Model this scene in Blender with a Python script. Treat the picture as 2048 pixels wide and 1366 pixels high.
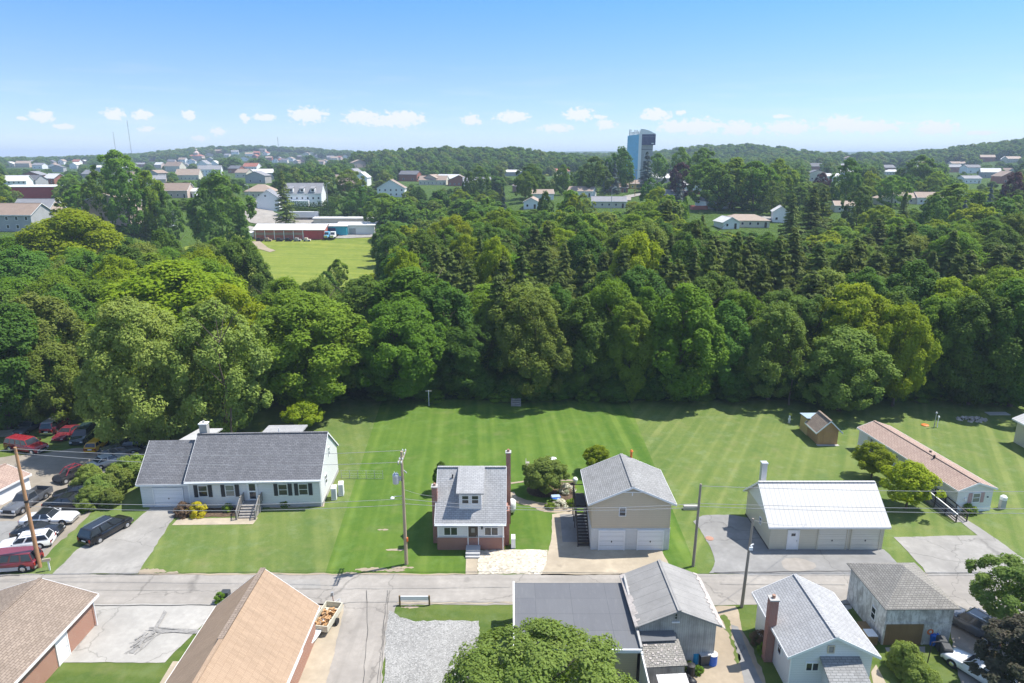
import bpy, bmesh, math, random
import numpy as np
from mathutils import Vector, Matrix
R = math.radians
for o in list(bpy.data.objects): bpy.data.objects.remove(o)
SC = bpy.context.scene
COL = SC.collection

# ------------------------------------------------------------ camera, sky, sun, exposure
CAM = (0.0, 0.0, 38.0)
F = 1366.0
PITCH = math.atan(371 / F)
cam = bpy.data.cameras.new('camera'); cam.sensor_width = 36; cam.lens = 36 * F / 2048
cam.clip_start = 0.5; cam.clip_end = 40000
camo = bpy.data.objects.new('camera', cam); COL.objects.link(camo)
camo.location = CAM; camo.rotation_euler = (math.pi / 2 - PITCH, 0, 0)
SC.camera = camo

SUN_EL = R(60); SUN_AZ = math.atan2(0.94, 0.34)          # azimuth clockwise from +Y
W = bpy.data.worlds.new('World'); SC.world = W; W.use_nodes = True
wn, wl = W.node_tree.nodes, W.node_tree.links
wn.clear()
def _n(nt, t, **kw):
    n = nt.nodes.new(t)
    for k, v in kw.items(): setattr(n, k, v)
    return n
wt = W.node_tree
wout = _n(wt, 'ShaderNodeOutputWorld')
sky = _n(wt, 'ShaderNodeTexSky', sky_type='NISHITA', sun_disc=False, sun_elevation=SUN_EL, sun_rotation=SUN_AZ)
sky.air_density = 1.15; sky.dust_density = 0.0; sky.ozone_density = 3.0; sky.altitude = 1500
bg = _n(wt, 'ShaderNodeBackground'); bg.inputs['Strength'].default_value = 0.15
hs = _n(wt, 'ShaderNodeHueSaturation'); hs.inputs['Saturation'].default_value = 0.84
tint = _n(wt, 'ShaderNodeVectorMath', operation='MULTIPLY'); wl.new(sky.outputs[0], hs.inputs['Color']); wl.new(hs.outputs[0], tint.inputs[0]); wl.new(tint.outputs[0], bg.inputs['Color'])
# fair-weather clouds low over the horizon, as directions in the sky (azimuth, elevation)
def px_dir(px, py):
    cp, sp = math.cos(PITCH), math.sin(PITCH)
    a = (px - 1024) / F; b = (683 - py) / F
    return Vector((a, cp + b * sp, -sp + b * cp))
CLOUDS = [(85,233,25,8),(45,237,12,3),(130,253,22,4),(228,229,22,8),(285,230,20,7),(292,258,15,4),(378,230,14,7),(435,262,14,6),
 (489,236,10,6),(527,235,22,5),(617,230,35,11),(725,235,36,10),(806,238,40,12),(770,245,40,6),(943,240,18,8),(1025,234,32,8),
 (1158,229,28,9),(1200,234,12,3),(1113,256,32,6),(1213,249,18,7),(1312,230,28,9),(1361,225,9,4),(1352,254,34,9),(1400,252,42,11),
 (1475,256,32,10),(1512,260,12,6),(1577,255,46,10),(1680,249,40,12),(1740,254,66,9),(1870,256,44,10),(1560,233,16,3),(1960,266,30,3),(400,277,16,4)]
tc = _n(wt, 'ShaderNodeTexCoord')
nrm = _n(wt, 'ShaderNodeVectorMath', operation='NORMALIZE'); wl.new(tc.outputs['Generated'], nrm.inputs[0])
sx = _n(wt, 'ShaderNodeSeparateXYZ'); wl.new(nrm.outputs[0], sx.inputs[0])
def wmath(op, a, b=None, c=None, clamp=False):
    m = _n(wt, 'ShaderNodeMath', operation=op, use_clamp=clamp)
    for i, v in enumerate((a, b, c)):
        if v is None: continue
        if isinstance(v, (int, float)): m.inputs[i].default_value = v
        else: wl.new(v, m.inputs[i])
    return m.outputs[0]
az = wmath('ARCTAN2', sx.outputs['X'], sx.outputs['Y']); el = wmath('ARCSINE', sx.outputs['Z'])
cx = _n(wt, 'ShaderNodeCombineXYZ'); wl.new(az, cx.inputs[0]); wl.new(el, cx.inputs[1])
elr = _n(wt, 'ShaderNodeValToRGB'); wl.new(el, elr.inputs[0])       # hand-set tint: low sky darkened, dome overhead left bright and warm as fill light
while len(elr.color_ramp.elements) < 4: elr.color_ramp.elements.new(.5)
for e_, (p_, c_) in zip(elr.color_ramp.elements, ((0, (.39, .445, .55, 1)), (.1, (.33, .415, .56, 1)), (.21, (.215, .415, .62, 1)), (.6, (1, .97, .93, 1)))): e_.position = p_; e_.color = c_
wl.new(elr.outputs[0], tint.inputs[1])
nz = _n(wt, 'ShaderNodeTexNoise'); nz.inputs['Scale'].default_value = 125; nz.inputs['Detail'].default_value = 5; nz.inputs['Roughness'].default_value = .62
vs = _n(wt, 'ShaderNodeVectorMath', operation='MULTIPLY'); vs.inputs[1].default_value = (1, 1.5, 1)
wl.new(cx.outputs[0], vs.inputs[0]); wl.new(vs.outputs[0], nz.inputs['Vector'])
dmin = None
for px, py, hw, hh in CLOUDS:
    d = px_dir(px, py).normalized(); a0, e0 = math.atan2(d.x, d.y), math.asin(d.z)
    d1 = px_dir(px + hw, py).normalized(); d2 = px_dir(px, py - hh).normalized()
    ra = abs(math.atan2(d1.x, d1.y) - a0) * 1.2; re_ = abs(math.asin(d2.z) - e0) * 1.6
    s = _n(wt, 'ShaderNodeVectorMath', operation='MULTIPLY_ADD')
    s.inputs[1].default_value = (1 / ra, 1 / re_, 0); s.inputs[2].default_value = (-a0 / ra, -e0 / re_, 0)
    wl.new(cx.outputs[0], s.inputs[0])
    l = _n(wt, 'ShaderNodeVectorMath', operation='LENGTH'); wl.new(s.outputs[0], l.inputs[0])
    dmin = l.outputs['Value'] if dmin is None else wmath('SMOOTH_MIN', dmin, l.outputs['Value'], 0.15)
dens = wmath('SUBTRACT', 1.0, wmath('ADD', dmin, wmath('MULTIPLY', wmath('SUBTRACT', nz.outputs['Fac'], 0.5), 2.4)))
dens = wmath('MULTIPLY', dens, 3.0, clamp=True)
dens = wmath('MULTIPLY', dens, 0.93)
# faint streaks of thin cloud in the same band
nz2 = _n(wt, 'ShaderNodeTexNoise'); nz2.inputs['Scale'].default_value = 9; nz2.inputs['Detail'].default_value = 6
vs2 = _n(wt, 'ShaderNodeVectorMath', operation='MULTIPLY'); vs2.inputs[1].default_value = (1, 9, 1)
wl.new(cx.outputs[0], vs2.inputs[0]); wl.new(vs2.outputs[0], nz2.inputs['Vector'])
mr = _n(wt, 'ShaderNodeMapRange'); wl.new(nz2.outputs['Fac'], mr.inputs['Value'])
mr.inputs['From Min'].default_value = .5; mr.inputs['From Max'].default_value = .8; mr.inputs['To Max'].default_value = .35
band = _n(wt, 'ShaderNodeMapRange'); wl.new(el, band.inputs['Value'])
band.inputs['From Min'].default_value = .13; band.inputs['From Max'].default_value = .03
thin = wmath('MULTIPLY', mr.outputs[0], band.outputs[0])
dens = wmath('MAXIMUM', dens, thin)
cbg = _n(wt, 'ShaderNodeBackground'); cbg.inputs['Color'].default_value = (0.97, 0.99, 1.0, 1); cbg.inputs['Strength'].default_value = 0.52
mx = _n(wt, 'ShaderNodeMixShader'); wl.new(dens, mx.inputs[0]); wl.new(bg.outputs[0], mx.inputs[1]); wl.new(cbg.outputs[0], mx.inputs[2])
wl.new(mx.outputs[0], wout.inputs['Surface'])

sun = bpy.data.lights.new('sun', 'SUN'); sun.energy = 4.0; sun.angle = R(0.6); sun.color = (1.0, 0.955, 0.88)
suno = bpy.data.objects.new('sun', sun); COL.objects.link(suno)
sd = Vector((math.sin(SUN_AZ) * math.cos(SUN_EL), math.cos(SUN_AZ) * math.cos(SUN_EL), math.sin(SUN_EL)))
suno.rotation_euler = sd.to_track_quat('Z', 'Y').to_euler()
suno.location = (60, 20, 120)

SC.view_settings.view_transform = 'Standard'; SC.view_settings.look = 'None'
SC.view_settings.exposure = 1.0; SC.view_settings.gamma = 1; SC.view_settings.use_curve_mapping = False
cy = SC.cycles
cy.use_denoising = True; cy.max_bounces = 6; cy.diffuse_bounces = 3; cy.glossy_bounces = 2; cy.transmission_bounces = 4
cy.volume_bounces = 0; cy.transparent_max_bounces = 6; cy.use_adaptive_sampling = True; cy.adaptive_threshold = 0.02
cy.caustics_reflective = False; cy.caustics_refractive = False; cy.sample_clamp_indirect = 4

# ------------------------------------------------------------ terrain height (bilinear on the very grid the ground mesh uses)
def sstep(a, b, x):
    t = np.clip((x - a) / (b - a), 0, 1); return t * t * (3 - 2 * t)
def zfun(x, y):
    x = np.asarray(x, float); y = np.asarray(y, float)
    L = np.interp(y, [110, 200, 300, 420, 600, 800, 1200, 2000, 3000, 12000], [0, 13, 15, 16, 17, 17, 18, 18, 14, 14])
    M = np.interp(y, [290, 305, 345, 420, 600, 800, 1200, 2000, 3000, 12000], [0, 2.5, 8, 12, 16, 17, 18, 20, 22, 22])
    Rr = np.interp(y, [130, 270, 320, 400, 600, 800, 1200, 2000, 3000, 12000], [0, 10, 14, 16.5, 17.5, 18.5, 20, 22, 24, 24])
    wl_ = sstep(-110, -160, x); wr = sstep(-45, 15, x - 0.0 * y)
    z = M * (1 - wr) + Rr * wr
    z = z * (1 - wl_) + L * wl_
    def g(px, y0, h, sx, sy):
        xc = (px - 1024) / F * y0 * 1.035
        return h * np.exp(-((x - xc) / sx) ** 2 / 2 - ((y - y0) / sy) ** 2 / 2)
    z = z + g(590, 1900, 27, 190, 260) + g(470, 1900, 14, 120, 200)
    z = z + g(975, 950, 13, 95, 110) + g(790, 980, 9, 130, 100) + g(1400, 1350, 15, 90, 140) + g(1500, 1300, 14, 110, 160) + g(1120, 1700, 6, 200, 200) + g(1260,1900,9,200,200)
    z = z + g(2010, 1050, 20, 110, 130) + g(2200, 1100, 22, 150, 160)
    z = z + g(1800, 4600, 44, 1300, 500) + g(1150, 4200, 32, 700, 500) + g(1500, 3300, 8, 300, 300) + g(150, 5200, 16, 1800, 500) + g(820, 5200, 26, 700, 500)
    z = z + g(1950, 5600, 40, 900, 400) + g(1730, 2400, 10, 250, 150) + g(2250,5200,45,900,500)
    z = z + sstep(400, 1500, y) * 2.5 * np.sin(x / 140 + 1) * np.sin(y / 170)
    return z
GY = np.concatenate([np.arange(-60, 110, 10), np.arange(110, 600, 6), 600 * (9500 / 600) ** (np.linspace(0, 1, 90))])
gxp = np.concatenate([np.arange(0, 252, 6), 250 * (9500 / 250) ** (np.linspace(0, 1, 70)[1:])])
GX = np.concatenate([-gxp[:0:-1], gxp])
XX, YY = np.meshgrid(GX, GY); ZZ = zfun(XX, YY)
def zt(x, y):
    i = min(max(int(np.searchsorted(GX, x)) - 1, 0), len(GX) - 2); j = min(max(int(np.searchsorted(GY, y)) - 1, 0), len(GY) - 2)
    u = (x - GX[i]) / (GX[i + 1] - GX[i]); v = (y - GY[j]) / (GY[j + 1] - GY[j])
    u = min(max(u, 0), 1); v = min(max(v, 0), 1)
    return float((ZZ[j, i] * (1 - u) + ZZ[j, i + 1] * u) * (1 - v) + (ZZ[j + 1, i] * (1 - u) + ZZ[j + 1, i + 1] * u) * v)
def P(px, py, z=0.0):                      # world point at height z seen at a photograph pixel
    d = px_dir(px, py); t = (z - CAM[2]) / d.z
    return Vector((d.x * t, d.y * t, z))
def G(px, py):                             # terrain point seen at a photograph pixel
    d = px_dir(px, py); t = 30.0
    while t < 9000:
        if CAM[2] + d.z * t < zt(d.x * t, d.y * t): break
        t *= 1.012
    lo, hi = t / 1.012, t
    for _ in range(12):
        m = (lo + hi) / 2
        if CAM[2] + d.z * m < zt(d.x * m, d.y * m): hi = m
        else: lo = m
    return Vector((d.x * hi, d.y * hi, zt(d.x * hi, d.y * hi)))
def AT(px, Y):                             # x at depth Y for pixel column, assuming a point near eye-line below
    return (px - 1024) / F * Y * math.cos(PITCH)
def project(x, y, z):
    dx, dy, dz = x, y, z - CAM[2]
    cp, sp = math.cos(PITCH), math.sin(PITCH)
    w = dy * cp - dz * sp; v = dy * sp + dz * cp
    return 1024 + F * dx / w, 683 - F * v / w, w

# ------------------------------------------------------------ materials
MATS = {}
def newmat(name):
    m = bpy.data.materials.new(name); m.use_nodes = True
    m.node_tree.nodes.clear(); MATS[name] = m
    nt = m.node_tree
    out = _n(nt, 'ShaderNodeOutputMaterial'); b = _n(nt, 'ShaderNodeBsdfPrincipled')
    nt.links.new(b.outputs[0], out.inputs['Surface'])
    return m, nt, b, out
def c4(c): return (c[0], c[1], c[2], 1)
def mixc(nt, fac, a, b, mode='MIX'):
    m = _n(nt, 'ShaderNodeMix', data_type='RGBA', blend_type=mode)
    def put(s, v):
        if isinstance(v, (tuple, list)): s.default_value = c4(v)
        elif isinstance(v, (int, float)): s.default_value = v if s.type == 'VALUE' else (v, v, v, 1)
        else: nt.links.new(v, s)
    put(m.inputs[0], fac); put(m.inputs[6], a); put(m.inputs[7], b)
    return m.outputs[2]
def noise(nt, scale, detail=4, vec=None, rough=.55, stretch=None, coord='Object'):
    n = _n(nt, 'ShaderNodeTexNoise'); n.inputs['Scale'].default_value = scale; n.inputs['Detail'].default_value = detail; n.inputs['Roughness'].default_value = rough
    t = _n(nt, 'ShaderNodeTexCoord'); src = t.outputs[coord] if vec is None else vec
    if stretch:
        v = _n(nt, 'ShaderNodeVectorMath', operation='MULTIPLY'); v.inputs[1].default_value = stretch
        nt.links.new(src, v.inputs[0]); src = v.outputs[0]
    nt.links.new(src, n.inputs['Vector']); return n.outputs['Fac']
def ramp(nt, fac, stops):
    r = _n(nt, 'ShaderNodeValToRGB'); nt.links.new(fac, r.inputs[0])
    e = r.color_ramp.elements
    while len(e) < len(stops): e.new(0.5)
    for el_, (p, c) in zip(e, stops): el_.position = p; el_.color = c4(c) if not isinstance(c, (int, float)) else (c, c, c, 1)
    return r.outputs['Color']
def bump(nt, b, h, strength=.3, dist=.02):
    bm_ = _n(nt, 'ShaderNodeBump'); bm_.inputs['Strength'].default_value = strength; bm_.inputs['Distance'].default_value = dist
    nt.links.new(h, bm_.inputs['Height']); nt.links.new(bm_.outputs[0], b.inputs['Normal'])
def plain(name, c, rough=.6, var=.12, scale=1.2, metal=0, spec=.4, stretch=None):
    m, nt, b, _ = newmat(name)
    n = noise(nt, scale, 5, stretch=stretch); n2 = noise(nt, scale * 9, 3)
    lo = tuple(x * (1 - var) for x in c); hi = tuple(min(1, x * (1 + var)) for x in c)
    col = mixc(nt, ramp(nt, n, [(.3, 0), (.7, 1)]), lo, hi)
    col = mixc(nt, .3, col, mixc(nt, n2, lo, hi))
    nt.links.new(col, b.inputs['Base Color']); b.inputs['Roughness'].default_value = rough
    b.inputs['Metallic'].default_value = metal; b.inputs['Specular IOR Level'].default_value = spec
    return m
def brickish(name, c1, c2, mortar, bw, rh, ms=.01, rough=.85, stain=.15, off=.5, bmp=.4, coord_uv=True, var_scale=.4):
    m, nt, b, _ = newmat(name)
    t = _n(nt, 'ShaderNodeTexCoord'); br = _n(nt, 'ShaderNodeTexBrick')
    nt.links.new(t.outputs['UV'], br.inputs['Vector'])
    br.inputs['Scale'].default_value = 1; br.inputs['Brick Width'].default_value = bw; br.inputs['Row Height'].default_value = rh
    br.inputs['Mortar Size'].default_value = ms; br.inputs['Mortar Smooth'].default_value = .2; br.offset = off
    br.inputs['Color1'].default_value = c4(c1); br.inputs['Color2'].default_value = c4(c2); br.inputs['Mortar'].default_value = c4(mortar)
    n = noise(nt, var_scale, 6, rough=.65); n2 = noise(nt, 3.5, 4, vec=t.outputs['UV'], stretch=(1, .25, 1))
    dark = tuple(x * (1 - stain * 2) for x in c1)
    col = mixc(nt, ramp(nt, n, [(.35, 0), (.75, .55)]), br.outputs['Color'], mixc(nt, .6, br.outputs['Color'], dark))
    col = mixc(nt, ramp(nt, n2, [(.55, 0), (.8, .35)]), col, tuple(min(1, x * 1.35) for x in c2))
    nst = noise(nt, 1.1, 5, vec=t.outputs['UV'], stretch=(1, .1, 1), rough=.7)
    col = mixc(nt, ramp(nt, nst, [(.5, 0), (.72, .4 if stain >= .12 else .12)]), col, tuple(x * .55 for x in c1))
    nt.links.new(col, b.inputs['Base Color']); b.inputs['Roughness'].default_value = rough; b.inputs['Specular IOR Level'].default_value = .25
    inv = _n(nt, 'ShaderNodeMath', operation='SUBTRACT'); inv.inputs[0].default_value = 1; nt.links.new(br.outputs['Fac'], inv.inputs[1])
    bump(nt, b, inv.outputs[0], bmp, .02)
    return m
def ribbed(name, c, pitch, axis='u', rough=.5, dark=.6, metal=0, stain=.12, duty=.15):
    """siding laps (axis v) or standing ribs (axis u)"""
    m, nt, b, _ = newmat(name)
    t = _n(nt, 'ShaderNodeTexCoord'); s = _n(nt, 'ShaderNodeSeparateXYZ'); nt.links.new(t.outputs['UV'], s.inputs[0])
    d = _n(nt, 'ShaderNodeMath', operation='DIVIDE'); nt.links.new(s.outputs[0 if axis == 'u' else 1], d.inputs[0]); d.inputs[1].default_value = pitch
    fr = _n(nt, 'ShaderNodeMath', operation='FRACT'); nt.links.new(d.outputs[0], fr.inputs[0])
    line = ramp(nt, fr.outputs[0], [(0, 1), (duty, 0), (1, 0)])
    n = noise(nt, .5, 6); n2 = noise(nt, 4, 4, stretch=(1, 1, .12))
    base = mixc(nt, ramp(nt, n, [(.35, 0), (.75, 1)]), c, tuple(x * (1 - stain) for x in c))
    base = mixc(nt, ramp(nt, n2, [(.5, 0), (.85, .4)]), base, tuple(x * (1 - stain * 1.6) for x in c))
    col = mixc(nt, line, base, tuple(x * dark for x in c))
    nt.links.new(col, b.inputs['Base Color']); b.inputs['Roughness'].default_value = rough; b.inputs['Metallic'].default_value = metal
    bump(nt, b, fr.outputs[0], .35, .015)
    return m
def paving(name, c, crack=True, stain=(.5, .2), scale=.25, speck=0.0, rough=.9, streak=None):
    m, nt, b, _ = newmat(name)
    n = noise(nt, scale, 8, rough=.62); n2 = noise(nt, scale * 7, 6); n3 = noise(nt, 9, 3)
    lo = tuple(x * .72 for x in c); hi = tuple(min(1, x * 1.14) for x in c)
    col = mixc(nt, ramp(nt, n, [(.3, 0), (.65, 1)]), lo, hi)
    col = mixc(nt, ramp(nt, n2, [(.42, .35), (.62, 0)]), col, tuple(x * .68 for x in c))
    col = mixc(nt, mixc(nt, .5, 0.0, n3), col, tuple(x * .84 for x in c))
    st2 = noise(nt, .55, 3, rough=.5)
    col = mixc(nt, ramp(nt, st2, [(.66, 0), (.74, .45)]), col, tuple(x * .5 for x in c))
    if streak:
        n4 = noise(nt, .8, 5, stretch=streak); col = mixc(nt, ramp(nt, n4, [(.48, 0), (.72, .5)]), col, tuple(x * .62 for x in c))
    if crack:
        for sc_, wd in ((.11, .0035),):
            v = _n(nt, 'ShaderNodeTexVoronoi', feature='DISTANCE_TO_EDGE'); v.inputs['Scale'].default_value = sc_
            t = _n(nt, 'ShaderNodeTexCoord')
            nn = _n(nt, 'ShaderNodeTexNoise'); nn.inputs['Scale'].default_value = .7; nn.inputs['Detail'].default_value = 5; nt.links.new(t.outputs['Object'], nn.inputs['Vector'])
            ad = _n(nt, 'ShaderNodeVectorMath', operation='MULTIPLY_ADD'); ad.inputs[1].default_value = (2.2, 2.2, 0)
            nt.links.new(nn.outputs['Color'], ad.inputs[0]); nt.links.new(t.outputs['Object'], ad.inputs[2]); nt.links.new(ad.outputs[0], v.inputs['Vector'])
            col = mixc(nt, ramp(nt, v.outputs['Distance'], [(0, .6), (wd * 1.0, .35), (wd * 2.4, 0)]), col, tuple(x * .4 for x in c))
    if speck:
        vv = _n(nt, 'ShaderNodeTexVoronoi'); vv.inputs['Scale'].default_value = speck; t = _n(nt, 'ShaderNodeTexCoord'); nt.links.new(t.outputs['Object'], vv.inputs['Vector'])
        sp_ = _n(nt, 'ShaderNodeSeparateColor'); nt.links.new(vv.outputs['Color'], sp_.inputs[0])
        col = mixc(nt, ramp(nt, sp_.outputs[0], [(0, .8), (.15, .55), (.35, 0), (1, 0)]), col, tuple(x * .5 for x in c))
        col = mixc(nt, ramp(nt, sp_.outputs[1], [(.6, 0), (.9, .6)]), col, tuple(min(.8, x * 1.45) for x in c))
        bump(nt, b, vv.outputs['Distance'], .35, .02)
    else: bump(nt, b, n3, .2, .01)
    nt.links.new(col, b.inputs['Base Color']); b.inputs['Roughness'].default_value = rough; b.inputs['Specular IOR Level'].default_value = .2
    return m
def grassmat(name, c, stripe_dir=None, pitch=1.1, dry=.3, amt=.5, far=False):
    m, nt, b, _ = newmat(name)
    n = noise(nt, .09, 7, rough=.6); n2 = noise(nt, .8, 8, rough=.7); n3 = noise(nt, 14, 4, rough=.75)
    lo = (c[0] * .66, c[1] * .76, c[2] * .7); hi = (c[0] * 1.3, c[1] * 1.12, c[2] * 1.2)
    col = mixc(nt, ramp(nt, n, [(.3, 0), (.7, 1)]), lo, hi)
    col = mixc(nt, ramp(nt, n2, [(.3, 0), (.75, .8)]), col, (c[0] * 1.55, c[1] * 1.18, c[2] * 1.3))
    col = mixc(nt, ramp(nt, n3, [(.3, .55), (.6, 0)]), col, (c[0] * .45, c[1] * .55, c[2] * .45))
    if stripe_dir is not None:
        t = _n(nt, 'ShaderNodeTexCoord'); dt = _n(nt, 'ShaderNodeVectorMath', operation='DOT_PRODUCT')
        a = R(stripe_dir); dt.inputs[1].default_value = (math.cos(a) / pitch, math.sin(a) / pitch, 0)
        # mower never keeps perfectly straight
        wob = _n(nt, 'ShaderNodeTexNoise'); wob.inputs['Scale'].default_value = .07; wob.inputs['Detail'].default_value = 3; nt.links.new(t.outputs['Object'], wob.inputs['Vector'])
        ad = _n(nt, 'ShaderNodeVectorMath', operation='MULTIPLY_ADD'); ad.inputs[1].default_value = (.3, .3, 0); nt.links.new(wob.outputs['Color'], ad.inputs[0]); nt.links.new(t.outputs['Object'], ad.inputs[2])
        nt.links.new(ad.outputs[0], dt.inputs[0])
        w1 = _n(nt, 'ShaderNodeTexNoise', noise_dimensions='1D'); w1.inputs['Scale'].default_value = 1; w1.inputs['Detail'].default_value = 1.5; nt.links.new(dt.outputs['Value'], w1.inputs['W'])
        brk = noise(nt, .3, 4)
        k = _n(nt, 'ShaderNodeMath', operation='MULTIPLY'); nt.links.new(ramp(nt, w1.outputs['Fac'], [(.48, 0), (.7, amt)]), k.inputs[0]); nt.links.new(ramp(nt, brk, [(.3, .25), (.62, 1)]), k.inputs[1])
        col = mixc(nt, k.outputs[0], col, (c[0] * 2.1, c[1] * 1.5, c[2] * 2.0))
        k2 = ramp(nt, w1.outputs['Fac'], [(.3, amt * .8), (.46, 0)])
        col = mixc(nt, k2, col, (c[0] * .62, c[1] * .74, c[2] * .6))
    clv = noise(nt, .45, 7, rough=.7)
    col = mixc(nt, ramp(nt, clv, [(.52, 0), (.66, .55)]), col, (c[0] * 1.5, c[1] * 1.25, c[2] * 2.2))
    col = mixc(nt, ramp(nt, noise(nt, .22, 5, rough=.65), [(.3, .5), (.47, 0)]), col, (c[0] * .6, c[1] * .72, c[2] * .8))
    nd = noise(nt, .35, 6)
    col = mixc(nt, ramp(nt, nd, [(.56, 0), (.75, dry * 1.3)]), col, (.21, .2, .09))
    nt.links.new(col, b.inputs['Base Color']); b.inputs['Roughness'].default_value = .9; b.inputs['Specular IOR Level'].default_value = .12
    bump(nt, b, n3, .6, .05)
    return m
def leafmat(name, c, c2, trans=.3, hue=.05):
    m, nt, b, out = newmat(name)
    at = _n(nt, 'ShaderNodeAttribute'); at.attribute_name = 'v'
    oi = _n(nt, 'ShaderNodeObjectInfo')
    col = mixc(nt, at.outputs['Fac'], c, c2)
    h = _n(nt, 'ShaderNodeHueSaturation'); nt.links.new(col, h.inputs['Color'])
    mr_ = _n(nt, 'ShaderNodeMapRange'); nt.links.new(oi.outputs['Random'], mr_.inputs['Value']); mr_.inputs['To Min'].default_value = .5 - hue * .5; mr_.inputs['To Max'].default_value = .5 + hue * .16
    nt.links.new(mr_.outputs[0], h.inputs['Hue'])
    w_ = _n(nt, 'ShaderNodeTexWhiteNoise', noise_dimensions='1D'); nt.links.new(oi.outputs['Random'], w_.inputs['W'])
    mr2 = _n(nt, 'ShaderNodeMapRange'); nt.links.new(w_.outputs['Value'], mr2.inputs['Value']); mr2.inputs['To Min'].default_value = .8; mr2.inputs['To Max'].default_value = 1.2
    nt.links.new(mr2.outputs[0], h.inputs['Value'])
    nt.links.new(h.outputs[0], b.inputs['Base Color']); b.inputs['Roughness'].default_value = .6; b.inputs['Specular IOR Level'].default_value = .08
    tr = _n(nt, 'ShaderNodeBsdfTranslucent')
    tc_ = mixc(nt, 1.0, h.outputs[0], (1.25, 1.2, .55), 'MULTIPLY'); nt.links.new(tc_, tr.inputs['Color'])
    mx_ = _n(nt, 'ShaderNodeMixShader'); mx_.inputs[0].default_value = trans
    nt.links.new(b.outputs[0], mx_.inputs[1]); nt.links.new(tr.outputs[0], mx_.inputs[2]); nt.links.new(mx_.outputs[0], out.inputs['Surface'])
    return m
def glossy(name, c, rough=.15, metal=0, coat=.6):
    m, nt, b, _ = newmat(name)
    n = noise(nt, 3, 4)
    col = mixc(nt, n, tuple(x * .88 for x in c), tuple(min(1, x * 1.08) for x in c))
    nt.links.new(col, b.inputs['Base Color']); b.inputs['Roughness'].default_value = rough; b.inputs['Metallic'].default_value = metal
    b.inputs['Coat Weight'].default_value = coat; b.inputs['Coat Roughness'].default_value = .08
    return m

M = {}
M['grass'] = grassmat('grass', (0.0861, 0.1344, 0.0299), None, dry=.15)
M['lawn_a'] = grassmat('lawn_a', (.076, .150, .021), 3, 1.5, .22, .55)
M['lawn_b'] = grassmat('lawn_b', (.112, .172, .042), -28, 1.3, .3, .45)
M['lawn_c'] = grassmat('lawn_c', (.106, .165, .040), 18, 1.6, .35, .45)
M['lawn_d'] = grassmat('lawn_d', (0.0820, 0.1327, 0.0276), 85, 1.2, .35, .25)
M['meadow'] = grassmat('meadow', (.15, .21, .03), 80, 4, .1, .35)
M['street'] = paving('street', (.325, .30, .268), True, streak=(.05, 1.2, 1))
M['concrete'] = paving('concrete', (0.387, 0.370, 0.339), True)
M['driveway'] = paving('driveway', (.32, .305, .28), True, streak=(1, .4, 1))
M['old_asphalt'] = paving('old_asphalt', (.26, .255, .245), True, streak=(.5, .8, 1))
M['alley'] = paving('alley', (.325, .298, .265), True, streak=(1.6, .08, 1))
M['tan_concrete'] = paving('tan_concrete', (0.414, 0.352, 0.264), False, streak=(.5, .6, 1))
M['dirt'] = paving('dirt', (0.352, 0.290, 0.211), False)
M['lot_dirt'] = paving('lot_dirt', (0.290, 0.255, 0.207), False, streak=(.6, .7, 1))
M['mulch'] = paving('mulch', (.11, .075, .05), False, speck=6)
M['gravel'] = paving('gravel', (.29, .285, .27), False, speck=11)
M['white_gravel'] = paving('white_gravel', (.53, .475, .38), False, speck=5)
M['seal'] = plain('seal', (.07, .068, .065), .8)
M['tread'] = plain('tread', (.25, .24, .225), .9, .35, 5)
M['siding_white'] = ribbed('siding_white', (.70, .70, .70), .2, 'v', .5, .7, stain=.05)
M['siding_beige'] = ribbed('siding_beige', (.58, .49, .36), .2, 'v', .5, .68, stain=.06)
M['siding_cream'] = ribbed('siding_cream', (.58, .545, .43), .2, 'v', .5, .72, stain=.08)
M['white_paint'] = plain('white_paint', (.78, .78, .77), .45, .05)
M['block_white'] = brickish('block_white', (.60, .60, .58), (.64, .64, .62), (.60, .6, .58), .4, .2, .008, .8, .06)
M['trim_grey'] = plain('trim_grey', (.42, .42, .42), .5)
M['door_white'] = ribbed('door_white', (.76, .77, .78), .5, 'v', .4, .45, stain=.03, duty=.06)
M['door_cream'] = ribbed('door_cream', (.62, .60, .52), .5, 'v', .4, .5, stain=.04, duty=.06)
M['brick'] = brickish('brick', (.30, .105, .07), (.24, .075, .055), (.42, .36, .31), .22, .075, .012, .9, .1)
M['orange_brick'] = brickish('orange_brick', (.36, .155, .095), (.30, .125, .08), (.46, .38, .31), .22, .075, .012, .9, .08)
M['foundation'] = plain('foundation', (.38, .37, .35), .9)
M['sh_grey'] = brickish('sh_grey', (.15, .15, .158), (.205, .205, .215), (.06, .06, .065), .42, .2, .02, .95, .12)
M['sh_light'] = brickish('sh_light', (.33, .33, .33), (.40, .40, .40), (.2, .2, .2), .42, .2, .018, .95, .2)
M['sh_garage'] = brickish('sh_garage', (.25, .248, .24), (.32, .318, .31), (.14, .14, .14), .42, .2, .02, .95, .25)
M['sh_brown'] = brickish('sh_brown', (.235, .185, .145), (.30, .24, .19), (.12, .09, .07), .45, .2, .02, .95, .15)
M['sh_tan'] = brickish('sh_tan', (.33, .235, .16), (.38, .275, .19), (.25, .17, .11), .12, .5, .01, .95, .12, off=.4)
M['sh_pink'] = brickish('sh_pink', (.37, .275, .225), (.44, .335, .27), (.2, .12, .1), .6, .2, .03, .95, .15)
M['sh_old'] = brickish('sh_old', (.24, .225, .20), (.31, .29, .26), (.1, .1, .09), .3, .18, .018, .95, .25)
M['metal_white'] = ribbed('metal_white', (.50, .49, .47), .46, 'u', .5, .62, stain=.1, duty=.25)
M['rolled_roof'] = ribbed('rolled_roof', (.29, .28, .265), .95, 'u', .9, .35, stain=.3, duty=.05)
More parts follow.
